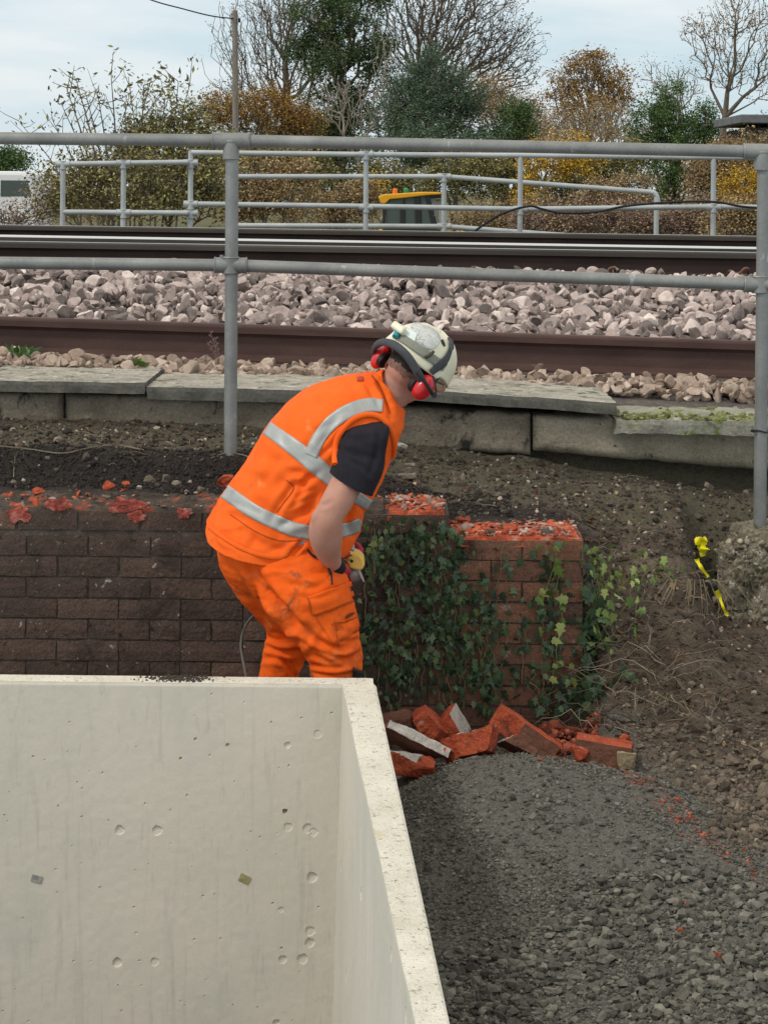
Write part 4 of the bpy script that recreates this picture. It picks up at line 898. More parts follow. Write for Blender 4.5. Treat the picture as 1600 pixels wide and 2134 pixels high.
tree('bare_tree', 'wide half bare tree right of the ivy covered tree with scattered dark leaves', 'tree', gt, 110, 830, [(880, 60, 130, 150), (980, 120, 150, 150), (930, -30, 180, 90), (1060, 100, 75, 110), (850, 200, 90, 70)], r0=.42, ntw=4200, nleaf=4600, lsize=.10, leaf='l_sparse', seed=2, leafspread=.10, rmin=.014, step=.6, up=.2)
tree('ivy_clad_tree', 'tall dark tree smothered in ivy up to its top', 'tree', gt, 100, 712, [(705, 40, 92, 70), (720, 130, 105, 80), (660, 110, 60, 55), (700, 230, 88, 80), (700, 330, 62, 80), (690, 410, 50, 40), (750, -20, 70, 60)], r0=.3, ntw=500, nleaf=17000, lsize=.125, leaf='l_ivy_tree', seed=3, shell=.38, lump=.7, leafspread=.3)
tree('dead_tree', 'pale dead branches standing in front of the ivy clad tree', 'tree', gt, 96, 760, [(740, 215, 85, 60), (690, 200, 70, 45), (800, 120, 30, 110)], r0=.10, ntw=330, nleaf=0, bark='bark_pale', seed=4, rmin=.017, shell=.4)
tree('evergreen_tree', 'rounded bluish evergreen tree right of the ivy clad tree', 'tree', gt, 88, 905, [(905, 190, 92, 88), (880, 255, 90, 70), (960, 240, 58, 70), (840, 230, 40, 60)], r0=.2, ntw=420, nleaf=17000, lsize=.085, leaf='l_ever', seed=5, shell=.36, lump=.5, leafspread=.22)
tree('oak_tree', 'autumn oak with a golden brown top standing alone against the sky', 'tree', gt, 105, 1225, [(1222, 165, 72, 52), (1175, 205, 40, 40), (1285, 190, 40, 50), (1230, 130, 40, 28), (1240, 240, 80, 50)], r0=.22, ntw=650, nleaf=4600, lsize=.115, leaf='l_oak', seed=6, leafspread=.2, lump=.4)
tree('bare_shrub', 'greyish bare scrub tree beneath the golden oak', 'tree', gt, 96, 1260, [(1250, 265, 100, 55), (1160, 280, 60, 45)], r0=.1, ntw=700, nleaf=2600, lsize=.075, leaf='l_dry', bark='bark_pale', seed=7, rmin=.012, leafspread=.2)
tree('ivy_clad_tree', 'bushy green ivy clad stump tree at the right below the bare tree', 'tree', gt, 84, 1405, [(1390, 235, 48, 55), (1405, 290, 75, 50), (1350, 290, 36, 45), (1400, 370, 50, 60), (1460, 270, 35, 45)], r0=.2, ntw=300, nleaf=10500, lsize=.095, leaf='l_green', seed=8, shell=.36, lump=.7, leafspread=.24)
tree('bare_tree', 'slender nearly leafless tree at the right edge with a few yellow leaves', 'tree', gt, 80, 1492, [(1530, 50, 80, 60), (1470, 70, 60, 50), (1580, 150, 60, 80), (1500, 130, 60, 70), (1540, -20, 60, 50), (1620, 60, 60, 90)], r0=.12, ntw=900, nleaf=1100, lsize=.075, leaf='l_oak', seed=9, rmin=.011, leafspread=.09, up=.15, step=.7)
tree('dead_tree', 'bare arching branches against the sky behind the green stump tree', 'tree', gt, 92, 1420, [(1370, 160, 40, 40), (1420, 180, 50, 50)], r0=.07, ntw=150, nleaf=160, lsize=.07, bark='bark_pale', seed=10, rmin=.012, shell=.4)
tree('autumn_tree', 'rusty brown hedgerow tree behind the telegraph pole', 'tree', gt, 95, 520, [(470, 240, 50, 45), (560, 235, 70, 50), (620, 260, 50, 45)], r0=.15, ntw=500, nleaf=6500, lsize=.10, leaf='l_oak', seed=11, leafspread=.3)
tree('autumn_tree', 'dull brown tree between the evergreen and the oak', 'tree', gt, 98, 1040, [(1030, 225, 55, 60), (1100, 250, 45, 50)], r0=.12, ntw=520, nleaf=4200, lsize=.09, leaf='l_dry', seed=12)
tree('holly_bush', 'dark green bush between the evergreen and the oak', 'bush', gt, 90, 1075, [(1080, 250, 45, 40), (1050, 290, 40, 30)], r0=.1, ntw=200, nleaf=4200, lsize=.085, leaf='l_green', seed=13, leafspread=.2)
# elder shrub at the left, nearer
def shoots(label, D, bases, seed, leaf='l_olive', nl=900, lsize=.03, name='elder_shrub', bark='bark'):
    r_ = np.random.default_rng(seed); p0 = P(bases[0][0], 520, D)
    t = thing(name, label, 'shrub', (p0.x, D, EYE - 1.9), gt); V = []; F = []; L = []
    for (bx, tx, ty, rr) in bases:
        d = D + r_.uniform(-.6, .6); a = P(bx, 540, d); b_ = P(tx, ty, d + r_.uniform(-.4, .4))
        mid = a.lerp(b_, .55) + Vector(((tx - bx) * -.12 * d / FPX, 0, (a - b_).length * .05))
        pts = [Vector(q) for q in spline([a, mid, b_], 8)]
        v, f = tube(pts, [rr * (1 - .75 * k / 16) for k in range(17)], 5); o_ = len(V); V += v; F += [tuple(i + o_ for i in q) for q in f]
        for k in range(5, 17):
            if r_.uniform() < .75:
                q = pts[k]; dr = Vector((r_.normal(), r_.normal() * .6, abs(r_.normal()) * .8 + .2)).normalized(); ln = r_.uniform(.15, .42)
                q2 = q + dr * ln + Vector((0, 0, .05)); v, f = tube([q, q.lerp(q2, .5) + Vector((0, 0, -.02)), q2], [rr * .35, rr * .25, rr * .15], 4); o_ = len(V); V += v; F += [tuple(i + o_ for i in z_) for z_ in f]
                L += [q2, q.lerp(q2, .6)]
        L += [pts[-1]] * 3
    mb = MB(); mb.v = [tuple(v) for v in V]; mb.f = F; mb.m = [0] * len(F); mb.build('stems', M[bark], t)
    L = np.array([tuple(q) for q in L]); C = L[r_.integers(0, len(L), nl)] + r_.normal(size=(nl, 3)) * .055
    V, F, a_ = leaves_np(C, lsize * .8 * r_.uniform(.5, 1.5, nl), r_, .4); obj_np('crown', V, F, M[leaf], t, False, a_)
shoots('tall bare stemmed elder shrub leaning left against the sky', 27, [(215, 140, 185, .022), (225, 160, 168, .022), (240, 205, 200, .02), (250, 232, 155, .02), (235, 178, 190, .018), (262, 262, 215, .018), (205, 110, 250, .016), (270, 280, 245, .016), (190, 40, 252, .014), (220, 128, 215, .016)], 1, 'l_olive', 420, .05)
shoots('bare stemmed elder shrub just left of the telegraph pole with tufts of leaves', 27.6, [(290, 300, 178, .022), (300, 268, 160, .018), (320, 345, 200, .02), (330, 395, 180, .02), (350, 372, 170, .018), (310, 330, 225, .016), (360, 410, 225, .016), (280, 285, 210, .016)], 2, 'l_olive', 520, .055)
def shrub(label, D, ell, leaf, seed, nleaf=3500, lsize=.04, name='shrub', ntw=240, bark='bark', rmin=.006, spread=.12, zb=None, r0=.03, px=None):
    px = px if px is not None else ell[0][0]
    return tree(name, label, 'shrub', gt, D, px, ell, r0=r0, ntw=ntw, nleaf=nleaf, lsize=lsize, leaf=leaf, bark=bark, seed=seed + 40, rmin=rmin, leafspread=spread, zbase=zb if zb is not None else -1.9, shell=.5, lump=.45, up=.1, step=.3, squash=.6)
shrub('olive brown shrub filling the left bays of the low railing', 26, [(215, 380, 85, 75), (125, 400, 50, 55), (300, 385, 80, 75)], 'l_olive', 1, 3000, .045, ntw=1000)
shrub('dense yellow green shrub left of the thick railing post', 27, [(350, 360, 70, 90), (420, 390, 60, 75), (300, 300, 60, 60), (390, 260, 40, 45)], 'l_olive', 2, 4200, .05, ntw=900)
shrub('dark little shrub behind the white van', 48, [(20, 335, 45, 22), (-20, 350, 40, 25)], 'l_green', 3, 2500, .06)
shrub('brown twiggy undergrowth in front of the white van', 30, [(30, 455, 60, 22), (95, 430, 40, 40), (-30, 455, 50, 22)], 'l_mauve', 4, 900, .035, ntw=420)
shrub('golden olive shrub right of the thick railing post', 34, [(540, 400, 65, 70), (610, 400, 50, 70), (500, 430, 40, 45)], 'l_dry', 5, 5200, .05, ntw=400)
shrub('pale yellowish shrub beneath the rusty brown tree', 46, [(560, 350, 90, 55), (640, 360, 60, 50), (470, 330, 60, 45)], 'l_olive', 6, 6000, .065)
shrub('brownish scrub under the ivy clad tree behind the railing', 50, [(690, 440, 70, 40), (750, 420, 50, 45)], 'l_dry', 7, 3600, .06)
shrub('orange flecked shrub behind the loader cab', 56, [(790, 385, 60, 50), (850, 400, 60, 45)], 'l_olive', 8, 3200, .07)
shrub('orange leaved shrub left of the loader cab', 54, [(775, 395, 26, 30)], 'l_yellow', 38, 420, .06)
shrub('bright yellow green leafy shrub right of the loader cab', 52, [(1000, 365, 80, 55), (1060, 400, 60, 50), (930, 380, 50, 50)], 'l_olive', 9, 7500, .065)
shrub('dark green hedge behind the yellow green shrub', 70, [(900, 320, 110, 60), (1020, 320, 90, 50)], 'l_ever', 10, 6000, .09)
shrub('yellow leaved shrub right of the second railing post', 50, [(1130, 345, 50, 55), (1190, 330, 60, 50), (1105, 410, 30, 40)], 'l_yellow', 11, 3000, .06)
shrub('olive gold shrub beneath the golden oak', 55, [(1230, 360, 80, 60), (1290, 350, 60, 55), (1180, 400, 60, 45)], 'l_olive', 12, 6500, .07)
shrub('tawny shrub behind the elbow of the ramp railing', 48, [(1320, 410, 50, 45), (1250, 420, 50, 40)], 'l_dry', 13, 4200, .055)
shrub('brilliant yellow bush at the right edge behind the railing', 44, [(1545, 395, 42, 36), (1585, 400, 35, 40), (1530, 430, 25, 25)], 'l_yellow', 14, 3600, .05)
shrub('yellow and tan shrub between the green stump tree and the yellow bush', 46, [(1470, 390, 50, 60), (1500, 350, 50, 45)], 'l_dry', 15, 4000, .055)
shrub('tangled brown scrub beneath the dark building', 52, [(1540, 335, 70, 50), (1610, 340, 60, 60)], 'l_dry', 16, 4500, .06, ntw=700)
shrub('mauve brown bramble bank behind the ramp railing', 30, [(1130, 465, 70, 32), (1220, 465, 80, 32)], 'l_mauve', 17, 3600, .04, ntw=500)
shrub('mauve brown brambles under the level railing at the right', 30, [(1330, 465, 80, 32), (1440, 462, 80, 35)], 'l_mauve', 18, 4200, .04, ntw=600)
shrub('straw coloured weeds at the foot of the rightmost far railing post', 29, [(1540, 460, 70, 35), (1620, 455, 60, 40)], 'l_dry', 19, 3200, .04, ntw=500)
shrub('straw coloured weeds right of the loader cab', 34, [(990, 465, 50, 25), (1050, 460, 45, 28)], 'l_dry', 20, 1800, .04, ntw=250)
shrub('brownish hedge closing the gap behind the left elder shrubs', 58, [(230, 400, 130, 60), (400, 370, 80, 65), (90, 410, 70, 45)], 'l_dry', 21, 6500, .08)
shrub('dark woodland hedge below the oak', 118, [(1120, 310, 130, 60), (1300, 320, 120, 55), (1480, 320, 120, 60), (1640, 300, 90, 70)], 'l_dry', 22, 7000, .15, rmin=.02, r0=.1, zb=-2.2, spread=.35)
shrub('dark woodland hedge below the half bare tree', 118, [(480, 320, 110, 70), (620, 320, 110, 75), (780, 300, 110, 90), (950, 320, 120, 60)], 'l_ivy_tree', 23, 9000, .15, rmin=.02, r0=.1, zb=-2.2, spread=.35)
# ------------------------------------------------------------------ precast concrete unit in front
UF = 6.51                                            # front face of its back panel
unit = thing('retaining_unit', 'pale precast concrete retaining wall unit in the foreground with a side wall', 'concrete unit', (P(400, 1413, UNIT_D).x, UNIT_D, -.95))
xi_t = P(713, 1428, UF).x; draft = .0185
def grid_face(A, B, fn, mt, name, parent, flip=False):
    X, Z = np.meshgrid(A, B); V = fn(X.ravel(), Z.ravel())
    ii = np.arange(X.size).reshape(X.shape); F = np.stack([ii[:-1, :-1].ravel(), ii[:-1, 1:].ravel(), ii[1:, 1:].ravel(), ii[1:, :-1].ravel()], 1)
    return V, (F[:, ::-1] if flip else F)
def dent(u, v, du, dv, r_, dep, r2=None):
    an = np.arctan2(v - dv, u - du); d = np.hypot(u - du, (v - dv))
    rr = r_ * (1 + .05 * np.sin(an * 3 + du * 90) + .03 * np.sin(an * 7 + dv * 50))
    prof = sst(rr * 1.06, rr * .86, d)
    return dep * prof * (1 + .35 * (v - dv) / r_)
holes = [(252, 1730, 9.5, 5), (331, 1731, 10, 5), (605, 1724, 9, 3), (646, 1727, 10, 4), (659, 1735, 8.5, 3.5), (657, 1829, 10.5, 6), (664, 1530, 8.5, 2.2), (601, 1553, 6.5, 5), (598, 1691, 4.5, 22),
         (655, 1941, 10, 4), (655, 1965, 9.5, 5), (640, 1999, 10.5, 5), (598, 2000, 8.5, 5), (249, 2006, 9.5, 5.5), (328, 2005, 8.5, 3), (593, 1896, 5.5, 3), (408, 1541, 2.4, 9), (476, 1553, 3.2, 10), (378, 1581, 2.2, 9),
         (595, 1976, 2.4, 7), (692, 1486, 2, 6), (629, 1496, 2, 6), (146, 1505, 2.2, 4), (123, 1680, 2, 6), (172, 1702, 2, 6), (215, 1611, 2, 5), (283, 1891, 2, 5), (587, 2132, 7, 6), (212, 1850, 1.8, 5)]
hr = np.random.default_rng(17)
holes += [(hr.uniform(5, 690), 1440 + 690 * hr.uniform() ** .8, hr.uniform(.9, 2.0), hr.uniform(3, 7)) for _ in range(70)]
zb_ = -.95
zs = np.concatenate([np.linspace(UZ, -.66, 330), [zb_]])
ua = np.concatenate([np.linspace(-2.3, -1.26, 8)[:-1], np.linspace(-1.26, xi_t + .002, 330)])
def back_fn(u, v):
    d = .0016 * vnoise(np.stack([u, v, 0 * u], 1), 4, 2, 4) + .0006 * vnoise(np.stack([u, v, 0 * u], 1), 45, 2, 6)
    for px, py, r_, dep in holes:
        c = P(px, py, UF); d = d + dent(u, v, c.x, c.z, r_ / 660, dep * .001)
    d = d + .006 * sst(.012, 0, UZ - v) * (vnoise(np.stack([u, v, 0 * u], 1), 30, 2, 1) * .3 + .6)
    xx = np.where(u > xi_t, xi_t - (UZ - v) * draft, u)
    t = np.clip((u + 1.26) / (xi_t + 1.26), 0, 1); xx = np.where(u > -1.26, u - (UZ - v) * draft * t, u)
    return np.stack([xx, UF + d, v], 1)
V, F = grid_face(ua, zs, back_fn, None, None, None, True)
n = len(V)
xe = P(762, 1412, UNIT_D).x
nb = len(ua); top = V[:nb].copy(); tb = top.copy(); tb[:, 1] = UNIT_D; tb[:, 2] = UZ; bt = tb.copy(); bt[:, 2] = zb_
top2 = top.copy(); mid = top * .5 + tb * .5; mid[:, 2] = UZ + .0006 * vnoise(mid, 40, 2, 3)
mid[-1] += (.03, 0, -.0012); tb[-1] += (.03, 0, -.0012); Vall = np.concatenate([V, mid, tb, bt]); a0, a1, a2, a3 = np.arange(nb), n + np.arange(nb), n + nb + np.arange(nb), n + 2 * nb + np.arange(nb)
strip = lambda a, b_: np.stack([a[:-1], a[1:], b_[1:], b_[:-1]], 1)
F2 = np.concatenate([strip(a0, a1), strip(a1, a2)]); F3 = strip(a2, a3)
obj_np('back_panel', Vall, np.concatenate([F, F2, F3]), [M['concrete'], M['concrete_rough']], unit, False, None, np.concatenate([np.zeros(len(F)), np.ones(len(F2)), np.zeros(len(F3))]).astype(int))
# side wall running towards the viewer
DN = 3.1
def lin(p, q, D): t = (D - p.y) / (q.y - p.y); return p.x + (q.x - p.x) * t
oA, oB = P(780, 1413, UNIT_D), P(940, 2134, FPX * (EYE - UZ) / (2134 - HY + 8)); 
iA = Vector((xi_t, UF, UZ)); iB = P(866, 2134, FPX * (EYE - UZ) / (2134 - HY + 8))
xi = lambda D: iA.x + (iB.x - iA.x) * (D - iA.y) / (iB.y - iA.y)
xo = lambda D: lin(oA, oB, D)
def ray_wing(px, py):
    e = Vector((0, 0, EYE)); d = P(px, py, 1.0) - e; lo, hi = 3.0, 7.0
    for _ in range(50):
        m_ = (lo + hi) / 2; p = e + d * m_; s = p.x - (xi(p.y) - (UZ - p.z) * draft)
        if s > 0: hi = m_
        else: lo = m_
    return p
wh = [(711, 1806, 10, 7), (752, 1863, 11, 5), (728, 1757, 9, 4), (721, 2034, 11, 5), (815, 1990, 10, 5), (845, 2120, 12, 4), (705, 1590, 2.2, 6), (733, 1955, 3, 5)]
wc = [(ray_wing(px, py), r_ / 760, dep * .001) for px, py, r_, dep in wh]
da = np.concatenate([np.linspace(DN, 3.7, 8)[:-1], np.linspace(3.7, UF + .001, 420)])
def wing_fn(u, v):
    q = np.stack([u, v, 0 * u + 7], 1); d = .0016 * vnoise(q, 4, 2, 14) + .0006 * vnoise(q, 45, 2, 16)
    for c, r_, dep in wc: d = d + dent(u, v, c.y, c.z, r_ * 1.2, dep)
    d = d + .0018 * sst(.008, 0, UZ - v) * (.6 + vnoise(q, 18, 2, 2))
    return np.stack([xi(u) - (UZ - v) * draft + d, u, v], 1)
V, F = grid_face(da, zs, wing_fn, None, None, None, False)
n = len(V); nd_ = len(da); it = V[:nd_].copy()
W = np.linspace(0, 1, 12)[1:]
cols_ = []
for w_ in W:
    c = it.copy(); D_ = c[:, 1]
    outer = np.array([xo(d) for d in D_]); c[:, 0] = it[:, 0] + (outer - it[:, 0]) * w_
    c[:, 2] = UZ + .0011 * vnoise(c, 60, 3, 9) - .004 * (w_ > .99); 
    c[:, 1] = D_ + (UNIT_D - UF) * sst(UF - .05, UF, D_) * 1.0
    cols_.append(c)
e1 = cols_[-1].copy(); e1[:, 0] += .002; e1[:, 2] -= .008 + .006 * np.abs(vnoise(e1, 30, 2, 5)); cols_.append(e1)
bt = cols_[-1].copy(); bt[:, 2] = zb_; cols_.append(bt)
# chamfer the outer back corner
for c in cols_[-3:]:
    k = c[:, 1] > UNIT_D - .10; c[k, 0] -= sst(UNIT_D - .10, UNIT_D, c[k, 1]) * .028
Vall = np.concatenate([V] + cols_); ids = [np.arange(nd_)] + [n + i * nd_ + np.arange(nd_) for i in range(len(cols_))]
Ft = np.concatenate([strip(ids[i], ids[i + 1])[:, ::-1] for i in range(len(ids) - 2)]); Fo = strip(ids[-2], ids[-1])[:, ::-1]
cap = np.array([[ids[i][-1], ids[i + 1][-1], n - 1, n - 1] for i in range(len(ids) - 1)])[:, :3]
fan = np.array([[ids[-1][-1], ids[i][-1], ids[i + 1][-1]] for i in range(len(ids) - 2)])
obj_np('side_wall', Vall, [F, Ft, Fo, fan], [M['concrete'], M['concrete_rough']], unit, False, None, np.concatenate([np.zeros(len(F)), np.ones(len(Ft)), np.zeros(len(Fo)), np.zeros(len(fan))]).astype(int))
mb = MB(); mb.box(((-2.3 + .35) / 2, (UF + DN) / 2, -1.0), (2.65, UF - DN, .1)); mb.build('base_slab', M['concrete'], unit)
# former plugs in the panel
for px, py, wd, hd, ang, col in ((77, 1832, 22, 15, -.25, (0.27, 0.255, 0.24)), (510, 1832, 23, 17, -.45, (0.29, 0.26, 0.13))):
    c = P(px, py, UF - .0012); mb = MB(); hw, hh = wd / 2 / 660, hd / 2 / 660; rt = Matrix.Rotation(-ang, 3, 'Y')
    mb.box(c, (hw * 2, .002, hh * 2), rt); mb.build('formwork_plug', mat('old_plug_patch', [(.3, tuple(v * .7 for v in col)), (.7, tuple(v * 1.3 for v in col))], 40, .9, .5, 150, .003, fine=.3), unit, bevel=.0008)
r = np.random.default_rng(3)
N = 420; pxs = r.normal(372, 32, N); x = np.array([P(q, 1416, UNIT_D - .04).x for q in pxs]); d = UNIT_D - np.abs(r.normal(.03, .025, N)); s_ = np.clip(r.lognormal(-6.1, .5, N), .0008, .006)
scatter('loose_dirt', np.stack([x, np.clip(d, UF + .01, UNIT_D - .003), UZ + s_ * .4], 1), s_, poolC, fC, mat('damp_dirt', (0.055, 0.05, 0.042), 30, .95, .2, 200, .002), r)

# ------------------------------------------------------------------ broken bricks and lumps
def brick_chunk(name, label, c, D, size, rot, seed, mats, rule, cat='broken brick', group=None, amp=.006, cut=2):
    """a brick broken from the wall: rule(normal, point) picks the material of every face"""
    r_ = np.random.default_rng(seed); bm = bmesh.new(); bmesh.ops.create_cube(bm, size=1)
    bmesh.ops.scale(bm, vec=size, verts=bm.verts); bmesh.ops.subdivide_edges(bm, edges=bm.edges, cuts=19, use_grid_fill=True)
    v = np.array([q.co[:] for q in bm.verts]); f = np.array([[q.index for q in p.verts] for p in bm.faces]); bm.free()
    S = np.array(size)
    for k in range(cut):
        nr = r_.normal(size=3); nr /= np.linalg.norm(nr); d = np.abs(nr * S / 2).sum() * r_.uniform(.6, .78); ex = np.maximum(v @ nr - d, 0); v = v - ex[:, None] * nr * .95
    nr = vnormals(v, [f]); c0 = f.copy(); ctr = v[f].mean(1)
    fn = np.cross(v[f[:, 1]] - v[f[:, 0]], v[f[:, 2]] - v[f[:, 0]]); fn /= np.linalg.norm(fn, axis=1, keepdims=True) + 1e-12
    mi = np.array([rule(q, p / S) for q, p in zip(fn, ctr)])
    v = v + nr * (amp * (1.1 * vnoise(v, 18, 3, seed) + .8 * vnoise(v, 45, 3, seed + 1) + .4 * vnoise(v, 110, 2, seed + 2)))[:, None]
    Rm = np.array(Matrix.Rotation(rot[2], 3, 'Z') @ Matrix.Rotation(rot[1], 3, 'Y') @ Matrix.Rotation(rot[0], 3, 'X'))
    v = v @ Rm.T + np.array(P(c[0], c[1], D))
    o = obj_np(name, v, f, mats, None, False, None, mi); return tag(o, label, cat, group)
def lump(name, label, c, D, size, seed, mt, cat, group=None):
    r_ = np.random.default_rng(seed); v, f = ico(4)
    for k in range(11):
        nr = r_.normal(size=3); nr /= np.linalg.norm(nr); ex = np.maximum(v @ nr - r_.uniform(.45, .8), 0); v = v - ex[:, None] * nr
    v = v * np.array(size) * .62 + vnormals(v, [f]) * (min(size) * .10 * vnoise(v, 3.2, 3, seed))[:, None]
    v = v @ np.array(Matrix.Rotation(r_.uniform(0, 6), 3, 'Z')).T + np.array(P(c[0], c[1], D))
    return tag(obj_np(name, v, f, mt, None, False), label, cat, group)
BM = [M['redbrick'], M['brick_old'], M['mortar']]
gk = 'bricks broken off the wall heaped on the gravel'
brick_chunk('mortar_slab', 'thin slab of pale mortar leaning on the brick heap next to the concrete wall', (862, 1548), 6.80, (.225, .10, .030), (R(-35), R(27), R(5)), 1, BM, lambda n, p: 2 if n[2] > .4 or n[1] < -.6 else 1, 'mortar slab', gk, .005)
brick_chunk('broken_brick', 'low broken red brick with mortar on top beside the concrete side wall', (852, 1594), 6.72, (.17, .10, .065), (R(-12), R(6), R(-12)), 2, BM, lambda n, p: 2 if n[2] > .5 and p[0] < .2 else 0, 'broken brick', gk, .007, 3)
brick_chunk('broken_brick', 'red brick half standing on its corner at the back of the heap', (892, 1512), 7.0, (.12, .09, .075), (R(15), R(48), R(12)), 3, BM, lambda n, p: 1 if n[1] > .5 else 0, 'broken brick', gk, .005, 3)
brick_chunk('broken_brick', 'brick end with a grey mortar side leaning right at the back of the heap', (941, 1512), 7.05, (.07, .10, .105), (R(10), R(-28), R(-20)), 4, BM, lambda n, p: 2 if n[0] > .5 else (1 if n[0] < -.6 else 0), 'broken brick', gk, .005)
brick_chunk('broken_brick', 'large red brick capped with pale mortar in the middle of the heap', (984, 1553), 6.82, (.20, .12, .075), (R(-20), R(-20), R(-14)), 5, BM, lambda n, p: 2 if n[2] > .5 else 0, 'broken brick', gk, .006, 2)
brick_chunk('mortar_slab', 'small tilted mortar fragment between two red bricks', (1077, 1556), 6.86, (.12, .07, .028), (R(-30), R(28), R(5)), 6, BM, lambda n, p: 2 if n[2] > .3 else 1, 'mortar slab', gk, .005)
brick_chunk('broken_brick', 'long red brick tilted down to the right in the heap', (1092, 1530), 6.98, (.235, .11, .075), (R(-8), R(33), R(-6)), 7, BM, lambda n, p: 1 if n[1] < -.5 and p[0] > -.1 else 0, 'broken brick', gk, .005, 1)
brick_chunk('broken_brick', 'flat topped pinkish brick with a round mortar spot at the right end of the heap', (1256, 1566), 6.9, (.185, .12, .075), (R(-4), R(7), R(-10)), 8, BM, lambda n, p: 0 if n[2] > .4 else 1, 'broken brick', gk, .004, 1)
brick_chunk('broken_brick', 'dark half buried brick behind the leaning mortar slab', (820, 1510), 7.0, (.13, .09, .06), (R(5), R(-6), R(10)), 9, BM, lambda n, p: 1, 'broken brick', gk, .005)
lump('brick_lump', 'crumbly bright red brick lump between the long brick and the pinkish brick', (1206, 1568), 6.86, (.06, .05, .045), 10, M['redbrick'], 'brick lump', gk)
lump('brick_lump', 'small orange red brick lump lying behind the pinkish brick', (1301, 1538), 7.0, (.045, .035, .038), 11, M['redbrick'], 'brick lump', gk)
brick_chunk('brick_lump', 'round buff mortar lump stuck at the right end of the pinkish brick', (1306, 1585), 6.82, (.062, .03, .055), (0, 0, R(-15)), 12, [mat('buff_mortar', (0.25, 0.2, 0.13), 20, .95, .5, 120, .004)], lambda n, p: 0, 'mortar lump', gk, .004, 6)
for i, (px, py, s_, lab) in enumerate(((1411, 1667, .017, 'little orange brick crumb near the soil at the right edge of the gravel'), (1124, 1583, .016, 'tiny red brick crumb in front of the long tilted brick'), (1428, 1882, .012, 'tiny orange brick crumb on the gravel above the larger crumb'),
                                      (1418, 1941, .020, 'bright orange brick crumb lying alone on the gravel'), (1495, 1991, .017, 'orange brick crumb lowest on the gravel at the right'), (1464, 1840, .008, 'smallest pinkish brick crumb highest in the line across the gravel'))):
    lo, hi = 4.5, 7.3
    for _ in range(40):
        D_ = (lo + hi) / 2; p = P(px, py, D_)
        if p.z > h1(p.x, D_): lo = D_
        else: hi = D_
    lump('brick_crumb', lab, (px, py), D_ - .01, (s_ * 1.1, s_, s_ * .9), 30 + i, M['redbrick'], 'brick crumb', 'orange brick crumbs scattered on the gravel')
# crumbled red rubble heap against the wall
r = np.random.default_rng(77); N = 520
u = r.uniform(size=N) ** .6; a = r.uniform(0, 2 * np.pi, N); cx = P(1150, 1520, 7.2)
x = cx.x + np.cos(a) * u * .17; d = 7.2 + np.sin(a) * u * .17; z = hgt(x, d) + (1 - u) * .085 + .004; s_ = np.clip(r.lognormal(-4.9, .5, N), .003, .026)
rub = mat('crushed_red_brick', [(0.3, (0.30, 0.07, 0.04)), (0.7, (0.44, 0.13, 0.07))], 20, .95, .5, 130, .004, attr_stops=[(0, (0.3, 0.28, 0.28)), (.45, (.5, .5, .5)), (.8, G3(1.0)), (1, (1.3, 1.3, 1.3))])
scatter('brick_rubble', np.stack([x, d, z], 1), s_, poolC, fC, rub, r)
N = 900; px = np.concatenate([r.uniform(1130, 1330, 300), r.normal(1420, 90, 600)]); 
t = np.clip((px - 1300) / 300, 0, 1); D_ = np.where(px < 1300, 6.84, 6.55 - t * .75) + r.normal(0, .06, N)
x = (px - 800 + 12) / FPX * D_; s_ = np.clip(r.lognormal(-5.9, .5, N), .001, .007); k = r.uniform(size=N) < .75
scatter('brick_dust', np.stack([x, D_, hgt(x, D_) + s_ * .3], 1)[k], s_[k], poolC, fC, rub, r)
# fragments lying on the broken wall top and in the soil behind
BT = zt_left
bits = [((80, 1024), 7.62, .034, 'redbrick', 'red brick fragment on the wall top at the far left'), ((226, 1012), 7.66, .036, 'redbrick', 'left one of two red fragments side by side on the wall top'), ((261, 1008), 7.68, .030, 'redbrick', 'right one of two red fragments side by side on the wall top'),
        ((473, 1003), 7.80, .065, 'redbrick', 'dark red brick end sticking out of the soil beside the orange vest'), ((312, 1000), 7.76, .045, 'concrete_lump', 'flat pale stone on the wall top left of the rounded one'), ((345, 996), 7.76, .034, 'concrete_lump', 'rounded pale stone standing on the wall top'),
        ((368, 1010), 7.7, .032, 'concrete_lump', 'greyish stone right of the rounded pale stone on the wall top'), ((290, 1016), 7.66, .018, 'mortar', 'little white mortar bit below the flat pale stone'), ((396, 1004), 7.72, .014, 'mortar', 'tiny white pebble right of the stones on the wall top'),
        ((50, 1000), 7.75, .014, 'mortar', 'tiny white pebble in black soil at the far left'), ((417, 1020), 7.68, .03, 'concrete_lump', 'grey brown stone on the wall top nearest the vest'), ((960, 1082), 7.7, .028, 'redbrick', 'small red fragment at the step of the wall'), ((1070, 792), 9.2, .0, None, None)]
for i, (c, D_, s_, mk, lab) in enumerate(bits):
    if not mk: continue
    D2 = D_; p = P(*c, D2)
    lump('wall_fragment', lab, c, D2, (s_ * 1.25, s_ * 1.0, s_ * .8), 60 + i, M[mk], 'stone fragment', 'fragments lying on the broken wall top')
